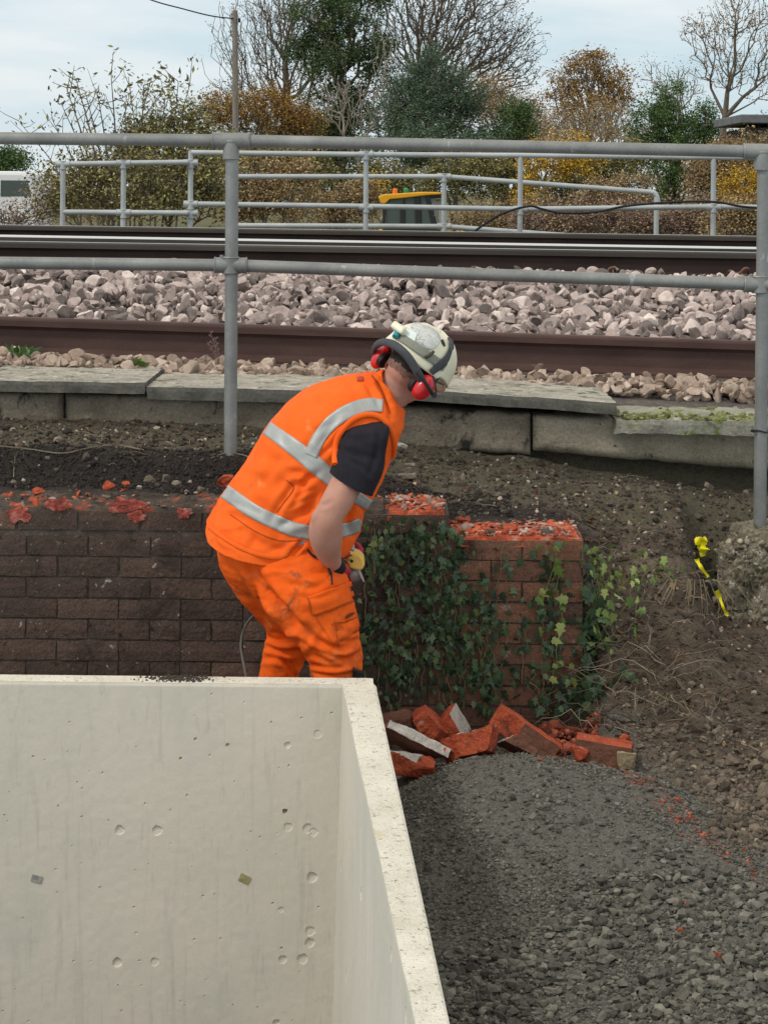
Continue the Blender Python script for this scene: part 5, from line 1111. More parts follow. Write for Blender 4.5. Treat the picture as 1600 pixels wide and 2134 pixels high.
# T shaped concrete lump on the bank right of the worker
tb_ = MB(); c = P(848, 992, 8.12); tb_.box(c, (.075, .05, .022), Matrix.Rotation(R(-4), 3, 'Y')); tb_.box(c + Vector((.006, .01, .022)), (.026, .03, .03)); tb_.box(c + Vector((.01, .015, .042)), (.045, .03, .012))
tag(tb_.build('concrete_offcut', M['concrete_lump'], None, bevel=.006), 'small T shaped lump of old concrete on the dark bank right of the worker', 'concrete lump')
brick_chunk('pale_chip', 'flat pale stone chip on the bank close to the vest front', (838, 928), 8.3, (.04, .03, .012), (.2, .3, .5), 91, [M['mortar']], lambda n, p: 0, 'stone chip', None, .003, 3)
brick_chunk('pale_chip', 'pinkish stone chip in the soil under the sagging block', (1475, 1013), 8.2, (.03, .03, .02), (.2, .6, .5), 92, [M['cess']], lambda n, p: 0, 'stone chip', None, .003, 3)
# knobbly concrete footing of the right railing post
v0, f0 = ico(6); v = np.sign(v0) * np.abs(v0) ** .72; v = v / np.abs(v).max()
top_c = P(1588, 1095, RD); Vv = v * np.array([.185, .17, .235])
Vv[:, 0] *= 1 + .18 * (Vv[:, 2] < -.02) * 0 + .0
Vv += v0 * (.035 * vnoise(v0, 2.2, 3, 3) + .016 * np.abs(vnoise(v0, 9, 3, 4)) + .012 * vnoise(v0, 22, 2, 5))[:, None]
Vv += np.array([top_c.x + .03, RD - .0, top_c.z - .225])
foot = obj_np('post_footing', Vv, f0, M['concrete_lump'], None, False)
r = np.random.default_rng(8); k = r.integers(0, len(Vv), 700); k = k[(Vv[k, 1] < RD + .08) | (Vv[k, 2] > top_c.z - .12)]; s_ = np.clip(r.lognormal(-4.95, .4, len(k)), .003, .015)
ag = scatter('aggregate', Vv[k] - v0[k] * .003, s_, stone_pool(2, 10, 3, (.7, 1), 4)[0], stone_pool(2, 1, 3, (.7, 1), 4)[1], mat('exposed_aggregate', [(0.3, (0.27, 0.235, 0.17)), (0.7, (0.42, 0.375, 0.29))], 5, .95, .4, 120, .003, fine=.3, attr_stops=[(0, G3(.35)), (.5, G3(.8)), (1, G3(1.4))], spots=[((0.08, 0.08, 0.04), 6, .46, .12), ((0.05, 0.045, 0.035), 9, .50, .1)]), r); ag.parent = foot
tag(foot, 'knobbly lump of old concrete holding the right railing post', 'footing')

# hazard tape hanging on the bank
hz = MB()
def ribbon(mb, pts, wid, D_, mats_, th=.0015, twist=0.0):
    q = [np.array(a, float) for a in spline(pts, 6)]; n = len(q)
    for i in range(n - 1):
        c0, c1 = P(q[i][0], q[i][1], D_ - .01 * math.sin(i * .7)), P(q[i + 1][0], q[i + 1][1], D_ - .01 * math.sin((i + 1) * .7))
        d = (c1 - c0).normalized(); nrm = Vector((d.z, 0, -d.x))
        w0, w1 = wid(i / (n - 1)) / 2, wid((i + 1) / (n - 1)) / 2; off = Vector((0, -th * 2, 0))
        mb.hexa([c0 - nrm * w0, c0 + nrm * w0, c1 + nrm * w1, c1 - nrm * w1] + [p - off for p in (c0 - nrm * w0, c0 + nrm * w0, c1 + nrm * w1, c1 - nrm * w1)], mats_(i / (n - 1)))
ribbon(hz, [(1448, 1122), (1462, 1134), (1466, 1146), (1458, 1158)], lambda t: .042 * math.sin(.5 + t * 2.3) + .006, 7.62, lambda t: 0)
ribbon(hz, [(1470, 1120), (1464, 1132), (1462, 1146)], lambda t: .026, 7.615, lambda t: 0)
ribbon(hz, [(1456, 1148), (1451, 1165), (1462, 1185), (1482, 1212), (1496, 1240), (1507, 1268), (1516, 1284), (1524, 1294)], lambda t: .010 + .009 * math.sin(t * 9) ** 2, 7.62, lambda t: 0 if (.12 < t < .36 or .52 < t < .84) else 1)
tag(hz.build('hazard_tape', [M['tape_yellow'], M['black']], None), 'torn strip of yellow and black hazard tape hanging on the bank', 'hazard tape')

# ------------------------------------------------------------------ ivy
LOBE = [(0, -.52), (.20, -.60), (.46, -.34), (.30, -.10), (.58, .12), (.26, .22), (.0, .78)]
LOBE = LOBE + [(-a, b_) for a, b_ in LOBE[-2:0:-1]]
def ivy_leaves(Pc, size, r_, out_dir=(0, -1, 0), spread=.55, tip=(0, 0, -1)):
    n = len(Pc); od = np.array(out_dir, float); nr = od[None] + r_.normal(size=(n, 3)) * spread; nr /= np.linalg.norm(nr, axis=1, keepdims=True)
    td = np.array(tip, float)[None] + r_.normal(size=(n, 3)) * .6; td -= nr * (td * nr).sum(1, keepdims=True); td /= np.linalg.norm(td, axis=1, keepdims=True)
    sd_ = np.cross(td, nr); L = np.array(LOBE); m_ = len(L)
    s = size[:, None, None]
    cup = (L[:, 0] ** 2 * .35 + np.abs(L[:, 1]) * .08)
    V = Pc[:, None] + s * (sd_[:, None] * L[None, :, 0:1] + td[:, None] * L[None, :, 1:2] - nr[:, None] * cup[None, :, None] * r_.uniform(.3, 1.4, n)[:, None, None])
    C = Pc[:, None]; V = np.concatenate([V, C], 1); o_ = (np.arange(n) * (m_ + 1))[:, None]
    F = np.concatenate([o_ + np.array([[k, (k + 1) % m_, m_]]) for k in range(m_)])
    return V.reshape(-1, 3), F, np.repeat(r_.uniform(size=n), m_ + 1)
def ivy(label, D, starts, r_, leafmt, density, lsz, step=13, wander=.35, target=None, outd=(0, -1, 0), depth=.025, nm='ivy', stemr=.0022, anchor=None):
    """starts: (px,py0,py1,drift); stems climb from py0 to py1"""
    mb = MB(); C = []; S = []
    for (px, y0, y1, dr) in starts:
        n = max(4, int(abs(y0 - y1) / step)); x_ = px; pts = []
        for k in range(n + 1):
            y = y0 + (y1 - y0) * k / n; x_ += r_.normal() * 5 * wander * 2 + dr
            pts.append(P(x_, y, D - .006 - .006 * r_.uniform()))
            for j in range(r_.poisson(density)):
                ang = r_.normal() * 16; C.append(tuple(P(x_ + ang, y + r_.normal() * 9, D - .012 - depth * r_.uniform() ** 1.3))); S.append(lsz * r_.uniform(.55, 1.35))
        mb.tube(pts, [stemr * (1.15 - .6 * k / n) for k in range(n + 1)], 5)
    t = thing(nm, label, 'ivy', P(starts[0][0], starts[0][1], D) if anchor is None else anchor)
    mb.build('stems', M['stem_green'], t, auto=60)
    V, F, a_ = ivy_leaves(np.array(C), np.array(S), r_, outd); obj_np('leaves', V, F, M[leafmt], t, False, a_)
r = np.random.default_rng(31)
st = []
for k in range(30):
    px = r.choice([r.normal(905, 55), r.normal(850, 60), r.normal(1045, 60), r.uniform(780, 1130)])
    st.append((float(np.clip(px, 745, 1150)), r.uniform(1400, 1490), r.uniform(1090, 1330), r.normal() * .8))
st += [(790 + 9 * k, 1200 + 14 * (k % 3), 1085 + 12 * (k % 4), .5) for k in range(10)] + [(r.uniform(880, 945), 1330, r.uniform(1095, 1120), r.normal() * .6) for k in range(8)]
ivy('dark green ivy spread over the brick wall right of the worker', WALL_D, st, r, 'l_ivy', 1.15, .0245)
ivy('bright young ivy sprig hanging in a line near the right end of the wall', WALL_D - .02, [(1160, 1395, 1135, -.4), (1146, 1250, 1140, .5)], r, 'l_ivy_new', .62, .030, anchor=P(1160, 1400, WALL_D - .02))
ivy('pale wilted sprig beside the power tool against the wall', WALL_D - .05, [(782, 1195, 1100, .4)], r, 'l_ivy_new', 1.5, .022)
st = [(1236 + r.normal() * 12, 1470, r.uniform(1130, 1300), r.normal() * .6) for k in range(12)]
ivy('shaggy ivy curtain hanging round the right end of the brick wall', WALL_D + .12, st, r, 'l_ivy', .9, .034, outd=(.5, -.8, .1), depth=.16)
st = [(1262 + r.normal() * 18, 1330 + r.normal() * 30, r.uniform(1120, 1200), r.normal() * 1.2) for k in range(9)]
ivy('yellow green trailing shoots over the ivy at the wall end', WALL_D + .04, st, r, 'l_ivy_new', .55, .027, outd=(.4, -.8, .2), depth=.12, wander=.8)
st = [(1215 + r.normal() * 60, 1490, r.uniform(1395, 1440), r.normal() * 2) for k in range(16)]
ivy('low tangle of ivy and bramble at the foot of the wall end', WALL_D - .09, st, r, 'l_ivy', .9, .030, depth=.10, wander=1.2, step=8)
st = [(1330 + r.normal() * 26, 1240 + r.normal() * 10, 1185 + r.normal() * 10, r.normal() * 2) for k in range(7)]
ivy('small green weed clump on the bank right of the wall end', 7.75, st, r, 'l_weed', 1.1, .016, depth=.05, wander=1.0, step=8, nm='weed_clump')
# dry twigs, roots and dead stems over the bank: far too many to count
def twigs(name, N, fx, fD, r_, ln, rad, mt, lift=.02, curl=.5, seg=4, hang=0):
    V = []; F = []; A = []
    for k in range(N):
        x_, d = fx(), fD(); a = r_.uniform(0, 6.28); L = r_.uniform(*ln); n = 7; pts = []; z0 = h1(x_, d) + r_.uniform(0, lift) + .004
        da_ = r_.normal() * curl
        for i in range(n + 1):
            pts.append(Vector((x_, d, max(h1(x_, d) + .003, z0 + lift * math.sin(math.pi * i / n) * r_.uniform(.4, 1)) - hang * L * i / n)))
            x_ += math.cos(a) * L / n; d += math.sin(a) * L / n * .8; a += da_ / n * 3 + r_.normal() * .12
        rr = rad * r_.uniform(.6, 1.5); v, f = tube(pts, [rr * (1.1 - .7 * i / n) for i in range(n + 1)], seg); o_ = len(V); V += v; F += [tuple(i + o_ for i in q) for q in f if len(q) == 4]; A += [r_.uniform()] * len(v)
    tag(obj_np(name, np.array([tuple(v) for v in V]), np.array(F), mt, None, True, np.array(A)), kind='stuff')
r = np.random.default_rng(90)
twigs('dry_twigs', 300, lambda: r.uniform(.78, 1.75), lambda: r.uniform(6.9, 8.05), r, (.03, .20), .0013, M['l_straw'], .02, .35)
twigs('dead_roots', 260, lambda: r.uniform(-1.5, 1.5), lambda: r.uniform(7.9, 8.45), r, (.02, .13), .0011, M['l_straw'], .010, .5)
twigs('bramble_stems', 110, lambda: r.normal(.93, .13), lambda: r.uniform(7.0, 7.45), r, (.12, .36), .0018, M['l_straw'], .07, .35)
N = 620; x = np.concatenate([r.uniform(.76, 1.8, 480), r.uniform(-1.5, .7, 140)]); D = np.concatenate([r.uniform(6.9, 8.2, 480), r.uniform(8.0, 8.45, 140)])
V, F, a_ = leaves_np(np.stack([x, D, hgt(x, D) + .006], 1), np.clip(r.lognormal(-4.3, .35, N), .005, .026), r, .55)
tag(obj_np('fallen_leaves', V, F, leafmat('fallen_leaf', [(0, (0.05, 0.03, 0.018)), (.5, (0.11, 0.06, 0.035)), (.8, (0.17, 0.10, 0.05)), (.95, (0.24, 0.17, 0.09)), (1, (0.4, 0.33, 0.2))], .8), None, False, a_), kind='stuff')
# tuft of hanging dead grass by the tape
mb = MB(); c0 = P(1447, 1212, 7.66)
for k in range(26):
    a = r.normal() * .05; q = c0 + Vector((a * .8, r.normal() * .015, 0)); L = r.uniform(.06, .16)
    mb.tube([q, q + Vector((a * .5, -.03, .012)), q + Vector((a * 1.1 + r.normal() * .01, -.05, -L * .5)), q + Vector((a * 1.2 + r.normal() * .02, -.05, -L))], [.0016, .0016, .0013, .0006], 4)
tag(mb.build('dead_grass_tuft', mat('dead_grass', (0.25, 0.2, 0.12), 20, .9, 0, fine=.3), None), 'tuft of dead hanging grass beside the hazard tape', 'grass tuft')
# long dark root lying along the soil lip at the left
for lab, pts in (('thin bare root lying along the edge of the black soil at the left', [(0, 930), (60, 936), (130, 945), (180, 935), (240, 928), (300, 938)]), ('short bent root in front of the left railing post foot', [(440, 955), (470, 945), (505, 948), (530, 958)])):
    q = []
    for p in spline(pts, 5):
        lo, hi = 7.6, 8.45
        for _ in range(30):
            D_ = (lo + hi) / 2; w_ = P(p[0], p[1], D_)
            if w_.z > h1(w_.x, D_) + .006: lo = D_
            else: hi = D_
        q.append(P(p[0], p[1], lo))
    tag(MB().tube(q, .0034, 6).build('root', M['bark'], None, auto=60), lab, 'root')
# weeds along the coping
def tuft(name, label, px, py, D, n, L, mt, r_, wid=.0035, sp=.05, cat='weed'):
    mb = MB(); c = P(px, py, D)
    for k in range(n):
        q = c + Vector((r_.normal() * sp, r_.normal() * sp * .5, 0)); dr = Vector((r_.normal() * .6, r_.normal() * .4, 1)).normalized(); l = L * r_.uniform(.4, 1.1)
        a = q; b_ = q + dr * l * .55; e = q + dr * l + Vector((dr.x * l * .5, 0, -l * .15)); s = Vector((-dr.z, 0, dr.x)).normalized() * wid * r_.uniform(.6, 1.4)
        mb.add([a - s * .6, a + s * .6, b_ + s, e, b_ - s], [(0, 1, 2, 3, 4)])
    o = mb.build(name, M[mt]); set_attr(o.data, 'rnd', np.repeat(r_.uniform(size=n), 5)); return tag(o, label, cat)
tuft('grass_tuft', 'small grass tuft behind the leftmost coping slab', 112, 756, 9.3, 70, .06, 'l_weed', r, .004, .018)
tuft('leafy_weed', 'bright green leafy weed growing at the joint of two coping slabs', 285, 764, 9.15, 26, .045, 'l_weed', r, .013, .03)
tuft('dark_weed', 'dark green weed with reddish leaves at the far left by the rusty rail', 30, 745, 9.3, 90, .07, 'l_green', r, .010, .05)
tuft('moss_tuft', 'tiny bright grass patch on the soil at the left', 70, 915, 8.2, 50, .02, 'l_weed', r, .003, .02)
mb = MB(); c = P(455, 762, 9.3)
for k, (dx, L) in enumerate(((-.02, .16), (.004, .13), (-.03, .11))):
    e = c + Vector((dx - .02, 0, L)); mb.tube([c + Vector((dx * .2, 0, 0)), c.lerp(e, .5) + Vector((.008, 0, 0)), e], [.0022, .0018, .001], 5)
    for j in range(5): q = c.lerp(e, .5 + .1 * j); mb.tube([q, q + Vector((.012 * (-1) ** j, 0, .012))], [.001, .0035], 5)
tag(mb.build('dead_weed', mat('dry_mauve_stalk', (0.2, 0.13, 0.12), 20, .9, 0), None), 'thin dead weed stalk beside the left railing post by the rusty rail', 'weed')
# ------------------------------------------------------------------ the worker
D0 = 7.03
def Q(px, py, dy=0.0):
    """photo point on the worker; dy metres in front of (-) or behind (+) his middle, kept at the middle's scale"""
    p = P(px, py, D0); return Vector((p.x, D0 + dy, p.z))
person = thing('person', 'bending worker in orange hi vis clothes with cream helmet and red ear defenders', 'person', P(650, 1640, D0))
PXM = D0 / FPX
def ring_tube(st, seg=28):
    """st: list of (centre Vector, rx, ry, dir) -> tube with circular sections perpendicular to the path"""
    return tube([s[0] for s in st], [s[1] for s in st], seg)
class Parts:
    def __init__(s): s.V = []; s.F = []
    def add(s, vf):
        o_ = len(s.V); s.V += list(vf[0]); s.F += [tuple(i + o_ for i in f) for f in vf[1]]; return s
    def tube(s, pts, n=6, seg=20):
        """pts: (px,py,dy,r) joined by a smooth curve"""
        sp = spline(pts, n); return s.add(tube([Q(p[0], p[1], p[2]) for p in sp], [max(.002, p[3]) for p in sp], seg))
    def blob(s, c, ax, sub=3):
        """ax: three axis vectors of an ellipsoid"""
        v, f = ico(sub); A = np.array([tuple(a) for a in ax]); vv = v @ A + np.array(tuple(c)); return s.add(([tuple(q) for q in vv], [tuple(q) for q in f]))
def crease(V, N, lines, face=True):
    """press folds into a surface: lines of (points, width px, depth m); negative depth raises a ridge"""
    S = proj(V); fr = np.clip(-N[:, 1] * 1.6 + .25, 0, 1) if face else np.ones(len(V)); out_ = V.copy()
    for pts, wd, dep in lines:
        sp = np.array(spline(pts, 6)) if len(pts) > 2 else np.array([np.array(pts[0]) * (1 - t) + np.array(pts[1]) * t for t in np.linspace(0, 1, 9)], float)
        d = np.full(len(V), 1e9); tt = np.zeros(len(V))
        for i in range(len(sp) - 1):
            a, b_ = sp[i, :2], sp[i + 1, :2]; ab = b_ - a; t = np.clip(((S - a) @ ab) / (ab @ ab + 1e-9), 0, 1)
            dd = np.linalg.norm(S - (a + t[:, None] * ab), axis=1); k = dd < d; d[k] = dd[k]; tt[k] = (i + t[k]) / (len(sp) - 1)
        tap = np.sin(np.pi * np.clip(tt * .92 + .04, 0, 1)) ** .5
        g = np.exp(-(d / wd) ** 2) - .55 * np.exp(-((d - wd * 2.0) / (wd * 1.1)) ** 2)
        out_ -= N * (dep * g * tap * fr)[:, None]
    return out_
def rough_fabric(V, N, amp, scale, seed, stretch=(1, 1, 1)):
    return V + N * (amp * vnoise(V * np.array(stretch), scale, 3, seed))[:, None]

def ridged(V, N, amp, scale, seed, stretch=(1, 1, 1), pw=5):
    q = V * np.array(stretch); q = q + .05 * np.stack([vnoise(V, 6, 2, seed + 1), vnoise(V, 6, 2, seed + 2), vnoise(V, 6, 2, seed + 3)], 1)
    m_ = sst(-.25, .45, vnoise(V, 4, 2, seed + 9))
    return V + N * (amp * m_ * ((1 - np.abs(vnoise(q, scale, 1, seed))) ** pw - .25))[:, None]

# --- vest: sections given by the back and the front outline of the photo
# B, F outline points (px), half depth b (m), near side drop (dx,dy px)
ST = [((430, 1096), (738, 1124), .205, (-6, 48)), ((445, 1068), (752, 1096), .208, (-4, 44)), ((470, 1028), (764, 1055), .208, (0, 40)), ((515, 958), (792, 1005), .212, (6, 26)), ((556, 890), (814, 955), .216, (12, 14)),
      ((605, 835), (828, 920), .214, (18, 6)), ((655, 802), (837, 893), .196, (20, 0)), ((705, 786), (840, 875), .155, (16, -4)), ((748, 779), (841, 862), .11, (10, -2)), ((785, 776), (838, 850), .075, (0, 0))]
def vest_ring(s, n=64, grow=0.0, ex=2.35):
    B, F_, b, sh = s; Bv, Fv = Q(*B), Q(*F_); C = (Bv + Fv) / 2; e1 = (Fv - Bv); a = e1.length / 2; e1 = e1 / (2 * a)
    nearv = Q(B[0] + sh[0], B[1] + sh[1]) - Bv
    k = nearv.dot(e1); a = math.sqrt(max(a * a - k * k, (a * .55) ** 2)) + grow
    out_ = []
    for i in range(n):
        t = 2 * math.pi * i / n; c_, s_ = math.cos(t), math.sin(t)
        cc = math.copysign(abs(c_) ** (2 / ex), c_); ss = math.copysign(abs(s_) ** (2 / ex), s_)
        out_.append(C + e1 * (a * cc) + (Vector((0, -(b + grow), 0)) + nearv) * ss)
    return out_
def interp_st(ST, m=5):
    flat = [np.array([*s[0], *s[1], s[2] * 1000, *s[3]], float) for s in ST]
    return [((q[0], q[1]), (q[2], q[3]), q[4] / 1000, (q[5], q[6])) for q in spline(flat, m)]
SS = interp_st(ST, 16); n = 220
V = []; F = []
for s in SS: V += vest_ring(s, n)
for i in range(len(SS) - 1):
    for k in range(n): F.append((i * n + k, i * n + (k + 1) % n, (i + 1) * n + (k + 1) % n, (i + 1) * n + k))
Vr = np.array([tuple(v) for v in V]); Fr = [np.array(F)[:, ::-1]]
N = vnormals(Vr, Fr)
if (N * (Vr - Vr.mean(0))).sum() < 0: Fr = [np.array(F)]; N = vnormals(Vr, Fr)
Vr = rough_fabric(Vr, N, .0035, 26, 5, (1, .6, 1.0)); N = vnormals(Vr, Fr)
Vr = rough_fabric(Vr, N, .0035, 9, 3); N = vnormals(Vr, Fr)
Vr = crease(Vr, N, [
    ([(640, 1010), (610, 1015), (565, 1085)], 7, 0.0102), ([(660, 1030), (640, 1060), (600, 1075)], 8, 0.0136), ([(650, 1062), (620, 1082), (585, 1092)], 7, 0.0119), ([(652, 1000), (625, 985), (600, 985)], 7, 0.0085),
    ([(665, 985), (640, 1000), (618, 1035)], 6, 0.0102), ([(700, 870), (680, 910), (660, 945)], 9, 0.0085), ([(705, 905), (690, 930), (668, 950)], 6, 0.0102), ([(520, 1000), (560, 1010), (610, 1000)], 14, 0.0051),
    ([(480, 1090), (540, 1130), (610, 1150)], 9, 0.0051), ([(620, 830), (690, 800), (770, 795)], 14, 0.0051), ([(560, 1050), (580, 1100), (585, 1140)], 12, 0.0068), ([(735, 1050), (725, 1080), (728, 1112)], 6, 0.0119),
    ([(770, 960), (760, 1000), (745, 1040)], 7, 0.0068), ([(790, 800), (805, 830), (815, 870)], 6, 0.0102), ([(600, 870), (640, 850), (690, 840)], 12, 0.0051), ([(530, 940), (570, 960), (610, 965)], 13, 0.0051),
    ([(632, 1128), (622, 1140), (606, 1158)], 5, 0.0204), ([(455, 1075), (500, 1080), (545, 1110)], 10, 0.0051),
    ([(452, 1062), (490, 1050), (540, 1070)], 6, .004), ([(600, 1125), (590, 1140), (560, 1150)], 6, .005), ([(510, 1100), (530, 1120), (520, 1145)], 7, .004), ([(575, 960), (560, 990), (520, 1020)], 8, .004), ([(600, 940), (590, 900), (600, 870)], 8, .0035),
    ([(650, 1035), (628, 1045), (600, 1060)], 4, .007), ([(655, 1018), (632, 1028), (612, 1048)], 4, .006), ([(648, 1075), (630, 1090), (600, 1100)], 4, .006), ([(690, 880), (660, 900), (640, 930)], 6, .005), ([(640, 815), (655, 850), (640, 880)], 9, .003),
    ([(760, 800), (780, 830), (790, 848)], 6, .005), ([(715, 790), (740, 815), (745, 840)], 8, .003), ([(740, 1045), (760, 1070), (750, 1100)], 5, .006), ([(780, 975), (785, 1010), (770, 1040)], 5, .005), ([(500, 985), (540, 1000), (560, 1030)], 8, .003)])
N = vnormals(Vr, Fr)
Vr = ridged(Vr, N, .0055, 9, 51, (1, .8, 1.2)); N = vnormals(Vr, Fr); Vr = ridged(Vr, N, .0030, 20, 57, (.8, .8, 1.3)); N = vnormals(Vr, Fr)
vest = obj_np('vest', Vr, Fr, M['orange'], person, True); so = vest.modifiers.new('s', 'SOLIDIFY'); so.thickness = .006; so.offset = -1
bv_vest = BVHTree.FromPolygons([Vector(v) for v in Vr], [tuple(f) for F_ in Fr for f in F_])
EYEV = Vector((0, 0, EYE))
def cast(bv, px, py, off=.0):
    d = (P(px, py, 1.0) - EYEV).normalized(); h = bv.ray_cast(EYEV, d)
    if h[0] is None: return None
    nn_ = h[1] if h[1].dot(d) < 0 else -h[1]
    return h[0] + nn_ * off - d * off * .5
def cast_back(bv, px, py, off=.0):
    q = Q(px, py); h = bv.ray_cast(Vector((q.x, D0 + 2, q.z)), Vector((0, -1, 0)))
    if h[0] is None: return None
    nn_ = h[1] if h[1].y > 0 else -h[1]
    return h[0] + nn_ * off
def band(bv, pts, off, nu=60, nv=6, fn=cast):
    """pts: (px,py,width px) along a band; returns grid patches lying on the surface"""
    sp = np.array(spline(pts, max(2, nu // (len(pts) - 1)))); T = np.gradient(sp[:, :2], axis=0); T /= np.linalg.norm(T, axis=1, keepdims=True) + 1e-9
    Nn = np.stack([-T[:, 1], T[:, 0]], 1); V = []; ok = {}; F = []
    for i in range(len(sp)):
        for j in range(nv + 1):
            w_ = (j / nv - .5) * sp[i, 2]; h = fn(bv, sp[i, 0] + Nn[i, 0] * w_, sp[i, 1] + Nn[i, 1] * w_, off)
            if h is not None: ok[(i, j)] = len(V); V.append(tuple(h))
    for i in range(len(sp) - 1):
        for j in range(nv):
            k = [(i, j), (i + 1, j), (i + 1, j + 1), (i, j + 1)]
            if all(q in ok for q in k):
                vs = [Vector(V[ok[q]]) for q in k]
                if max((vs[a] - vs[(a + 1) % 4]).length for a in range(4)) < .05: F.append(tuple(ok[q] for q in k))
    return V, F
def band_obj(name, bv, specs, off, mt, parent, fn=cast, nv=6, nu=70, th=.0012):
    mb = MB()
    for s in specs:
        v, f = band(bv, s, off, nu, nv, fn); mb.add(v, f)
    o = mb.build(name, mt, parent, smooth=True)
    if th:
        sm = o.modifiers.new('s', 'SOLIDIFY'); sm.thickness = th; sm.offset = 0
    return o
W_ = 30
chest = [(545, 884, W_), (575, 905, W_), (620, 938, W_ + 4), (665, 975, W_ + 6), (700, 1005, W_), (740, 1034, 26), (768, 1052, 24), (784, 1060, 22)]
waist = [(458, 1016, W_), (480, 1032, W_), (530, 1066, W_), (580, 1090, W_), (615, 1104, W_), (660, 1110, W_), (720, 1104, 28), (757, 1090, 26)]
bracev = [(648, 950, 27), (664, 915, 28), (690, 882, 29), (725, 858, 30), (765, 845, 29), (797, 846, 26)]
band_obj('reflective_band', bv_vest, [chest], .0016, M['tape'], vest); band_obj('reflective_band', bv_vest, [waist], .0016, M['tape'], vest); band_obj('reflective_brace', bv_vest, [bracev], .0024, M['tape'], vest)
band_obj('reflective_band', bv_vest, [chest], .0016, M['tape'], vest, cast_back); band_obj('reflective_band', bv_vest, [waist], .0016, M['tape'], vest, cast_back)
# hem binding, side zip, small logo patch
band_obj('hem_binding', bv_vest, [[(437, 1098, 8), (462, 1117, 9), (500, 1140, 9), (545, 1157, 9), (582, 1161, 9), (606, 1150, 8)]], .0026, M['orange'], vest, nv=3)
band_obj('seam', bv_vest, [[(597, 1000, 2.2), (612, 1018, 2.2), (590, 1050, 2.2), (577, 1068, 2.2)], [(480, 1072, 1.8), (530, 1106, 1.8), (580, 1126, 1.8), (625, 1126, 1.8)]], .0014, mat('dark_orange_thread', (0.35, 0.06, 0.006), 9, .9, 0), vest, nv=2, th=0)
band_obj('badge', bv_vest, [[(744, 791, 9), (757, 790, 9)]], .002, mat('dull_red_badge', (0.42, 0.05, 0.03), 9, .8, 0, spots=[((0.6, 0.3, 0.2), 300, .6, .05)]), vest, nu=8, nv=3)
# collar
cs = [((768, 790), (828, 900), .088), ((782, 776), (834, 890), .084), ((794, 770), (838, 882), .080), ((799, 769), (840, 880), .079)]
V = []; F = []; n = 48
rings = []
for B, F_, b in cs:
    Bv, Fv = Q(*B), Q(*F_); C = (Bv + Fv) / 2; a = (Fv - Bv) / 2; rings.append([C + a * math.cos(t) + Vector((math.sin(-t) * 0.02, 0, math.sin(-t) * .0)) + Vector((0, -b * math.sin(t), 0)) for t in np.linspace(0, 2 * math.pi, n, endpoint=False)])
inner = [[p + (sum(rg, Vector()) / n - p) * .10 for p in rg] for rg in rings[::-1]]
rings = rings + inner
for rg in rings: V += rg
nr_ = len(rings)
for i in range(nr_):
    for k in range(n): F.append((i * n + k, i * n + (k + 1) % n, ((i + 1) % nr_) * n + (k + 1) % n, ((i + 1) % nr_) * n + k))
mb = MB().add(V, F); co = mb.build('collar', M['orange'], vest, smooth=True); ss_ = co.modifiers.new('s', 'SUBSURF'); ss_.levels = 1; ss_.render_levels = 2
# loose collar flap and front edge folded outwards
fl = MB(); pts = [(812, 812, -.085), (826, 842, -.09), (838, 872, -.08), (839, 890, -.06), (822, 896, -.075), (812, 868, -.098), (804, 838, -.10)]
a = [Q(*p) for p in pts]; fl.add(a + [p + Vector((.006, .012, 0)) for p in a], [(0, 1, 2, 3, 4, 5, 6), (13, 12, 11, 10, 9, 8, 7)] + [(i, i + 7, (i + 1) % 7 + 7, (i + 1) % 7) for i in range(7)])
fo = fl.build('collar_flap', M['orange'], vest, bevel=.003)
band_obj('collar_seam', bv_vest, [[(774, 783, 3), (790, 805, 3), (803, 835, 3), (812, 862, 3)]], .003, bpy.data.materials['dark_orange_thread'], vest, nv=2, th=0)

# --- t shirt sleeve coming out of the armhole, armhole edging
SL = [((744, 860), (806, 854), .060, (0, 0), -.11), ((716, 880), (812, 880), .080, (4, 4), -.175), ((708, 912), (804, 925), .080, (2, 4), -.215), ((699, 938), (798, 962), .082, (0, 2), -.245), ((691, 961), (777, 1009), .080, (0, 0), -.262)]
fl_ = [np.array([*s[0], *s[1], s[2] * 1000, *s[3], s[4] * 1000], float) for s in SL]; ns = 96; V = []; F = []; rr_ = spline(fl_, 14)
for q in rr_:
    V += [p_ + Vector((0, q[7] / 1000, 0)) for p_ in vest_ring(((q[0], q[1]), (q[2], q[3]), q[4] / 1000, (q[5], q[6])), ns, 0, 2.1)]
for i in range(len(rr_) - 1):
    for k in range(ns): F.append((i * ns + k, i * ns + (k + 1) % ns, (i + 1) * ns + (k + 1) % ns, (i + 1) * ns + k))
Vt = np.array([tuple(v) for v in V]); Ft = [np.array(F)]; N = vnormals(Vt, Ft)
if (N * (Vt - Vt.mean(0))).sum() < 0: Ft = [np.array(F)[:, ::-1]]; N = vnormals(Vt, Ft)
Vt = rough_fabric(Vt, N, .0035, 13, 8); N = vnormals(Vt, Ft)
Vt = crease(Vt, N, [([(702, 935), (735, 945), (780, 955)], 6, .005), ([(712, 912), (740, 915), (785, 910)], 7, .005), ([(790, 900), (785, 940), (770, 990)], 6, .005), ([(715, 952), (745, 968), (775, 990)], 5, .004), ([(730, 890), (720, 920), (705, 945)], 6, .004)])
tee = obj_np('t_shirt', Vt, Ft, M['tee'], person, True); so = tee.modifiers.new('s', 'SOLIDIFY'); so.thickness = .003; so.offset = -1
bv_t = BVHTree.FromPolygons([Vector(v) for v in np.concatenate([Vr, Vt])], [tuple(f) for F_ in Fr for f in F_] + [tuple(f + len(Vr)) for F_ in Ft for f in F_])
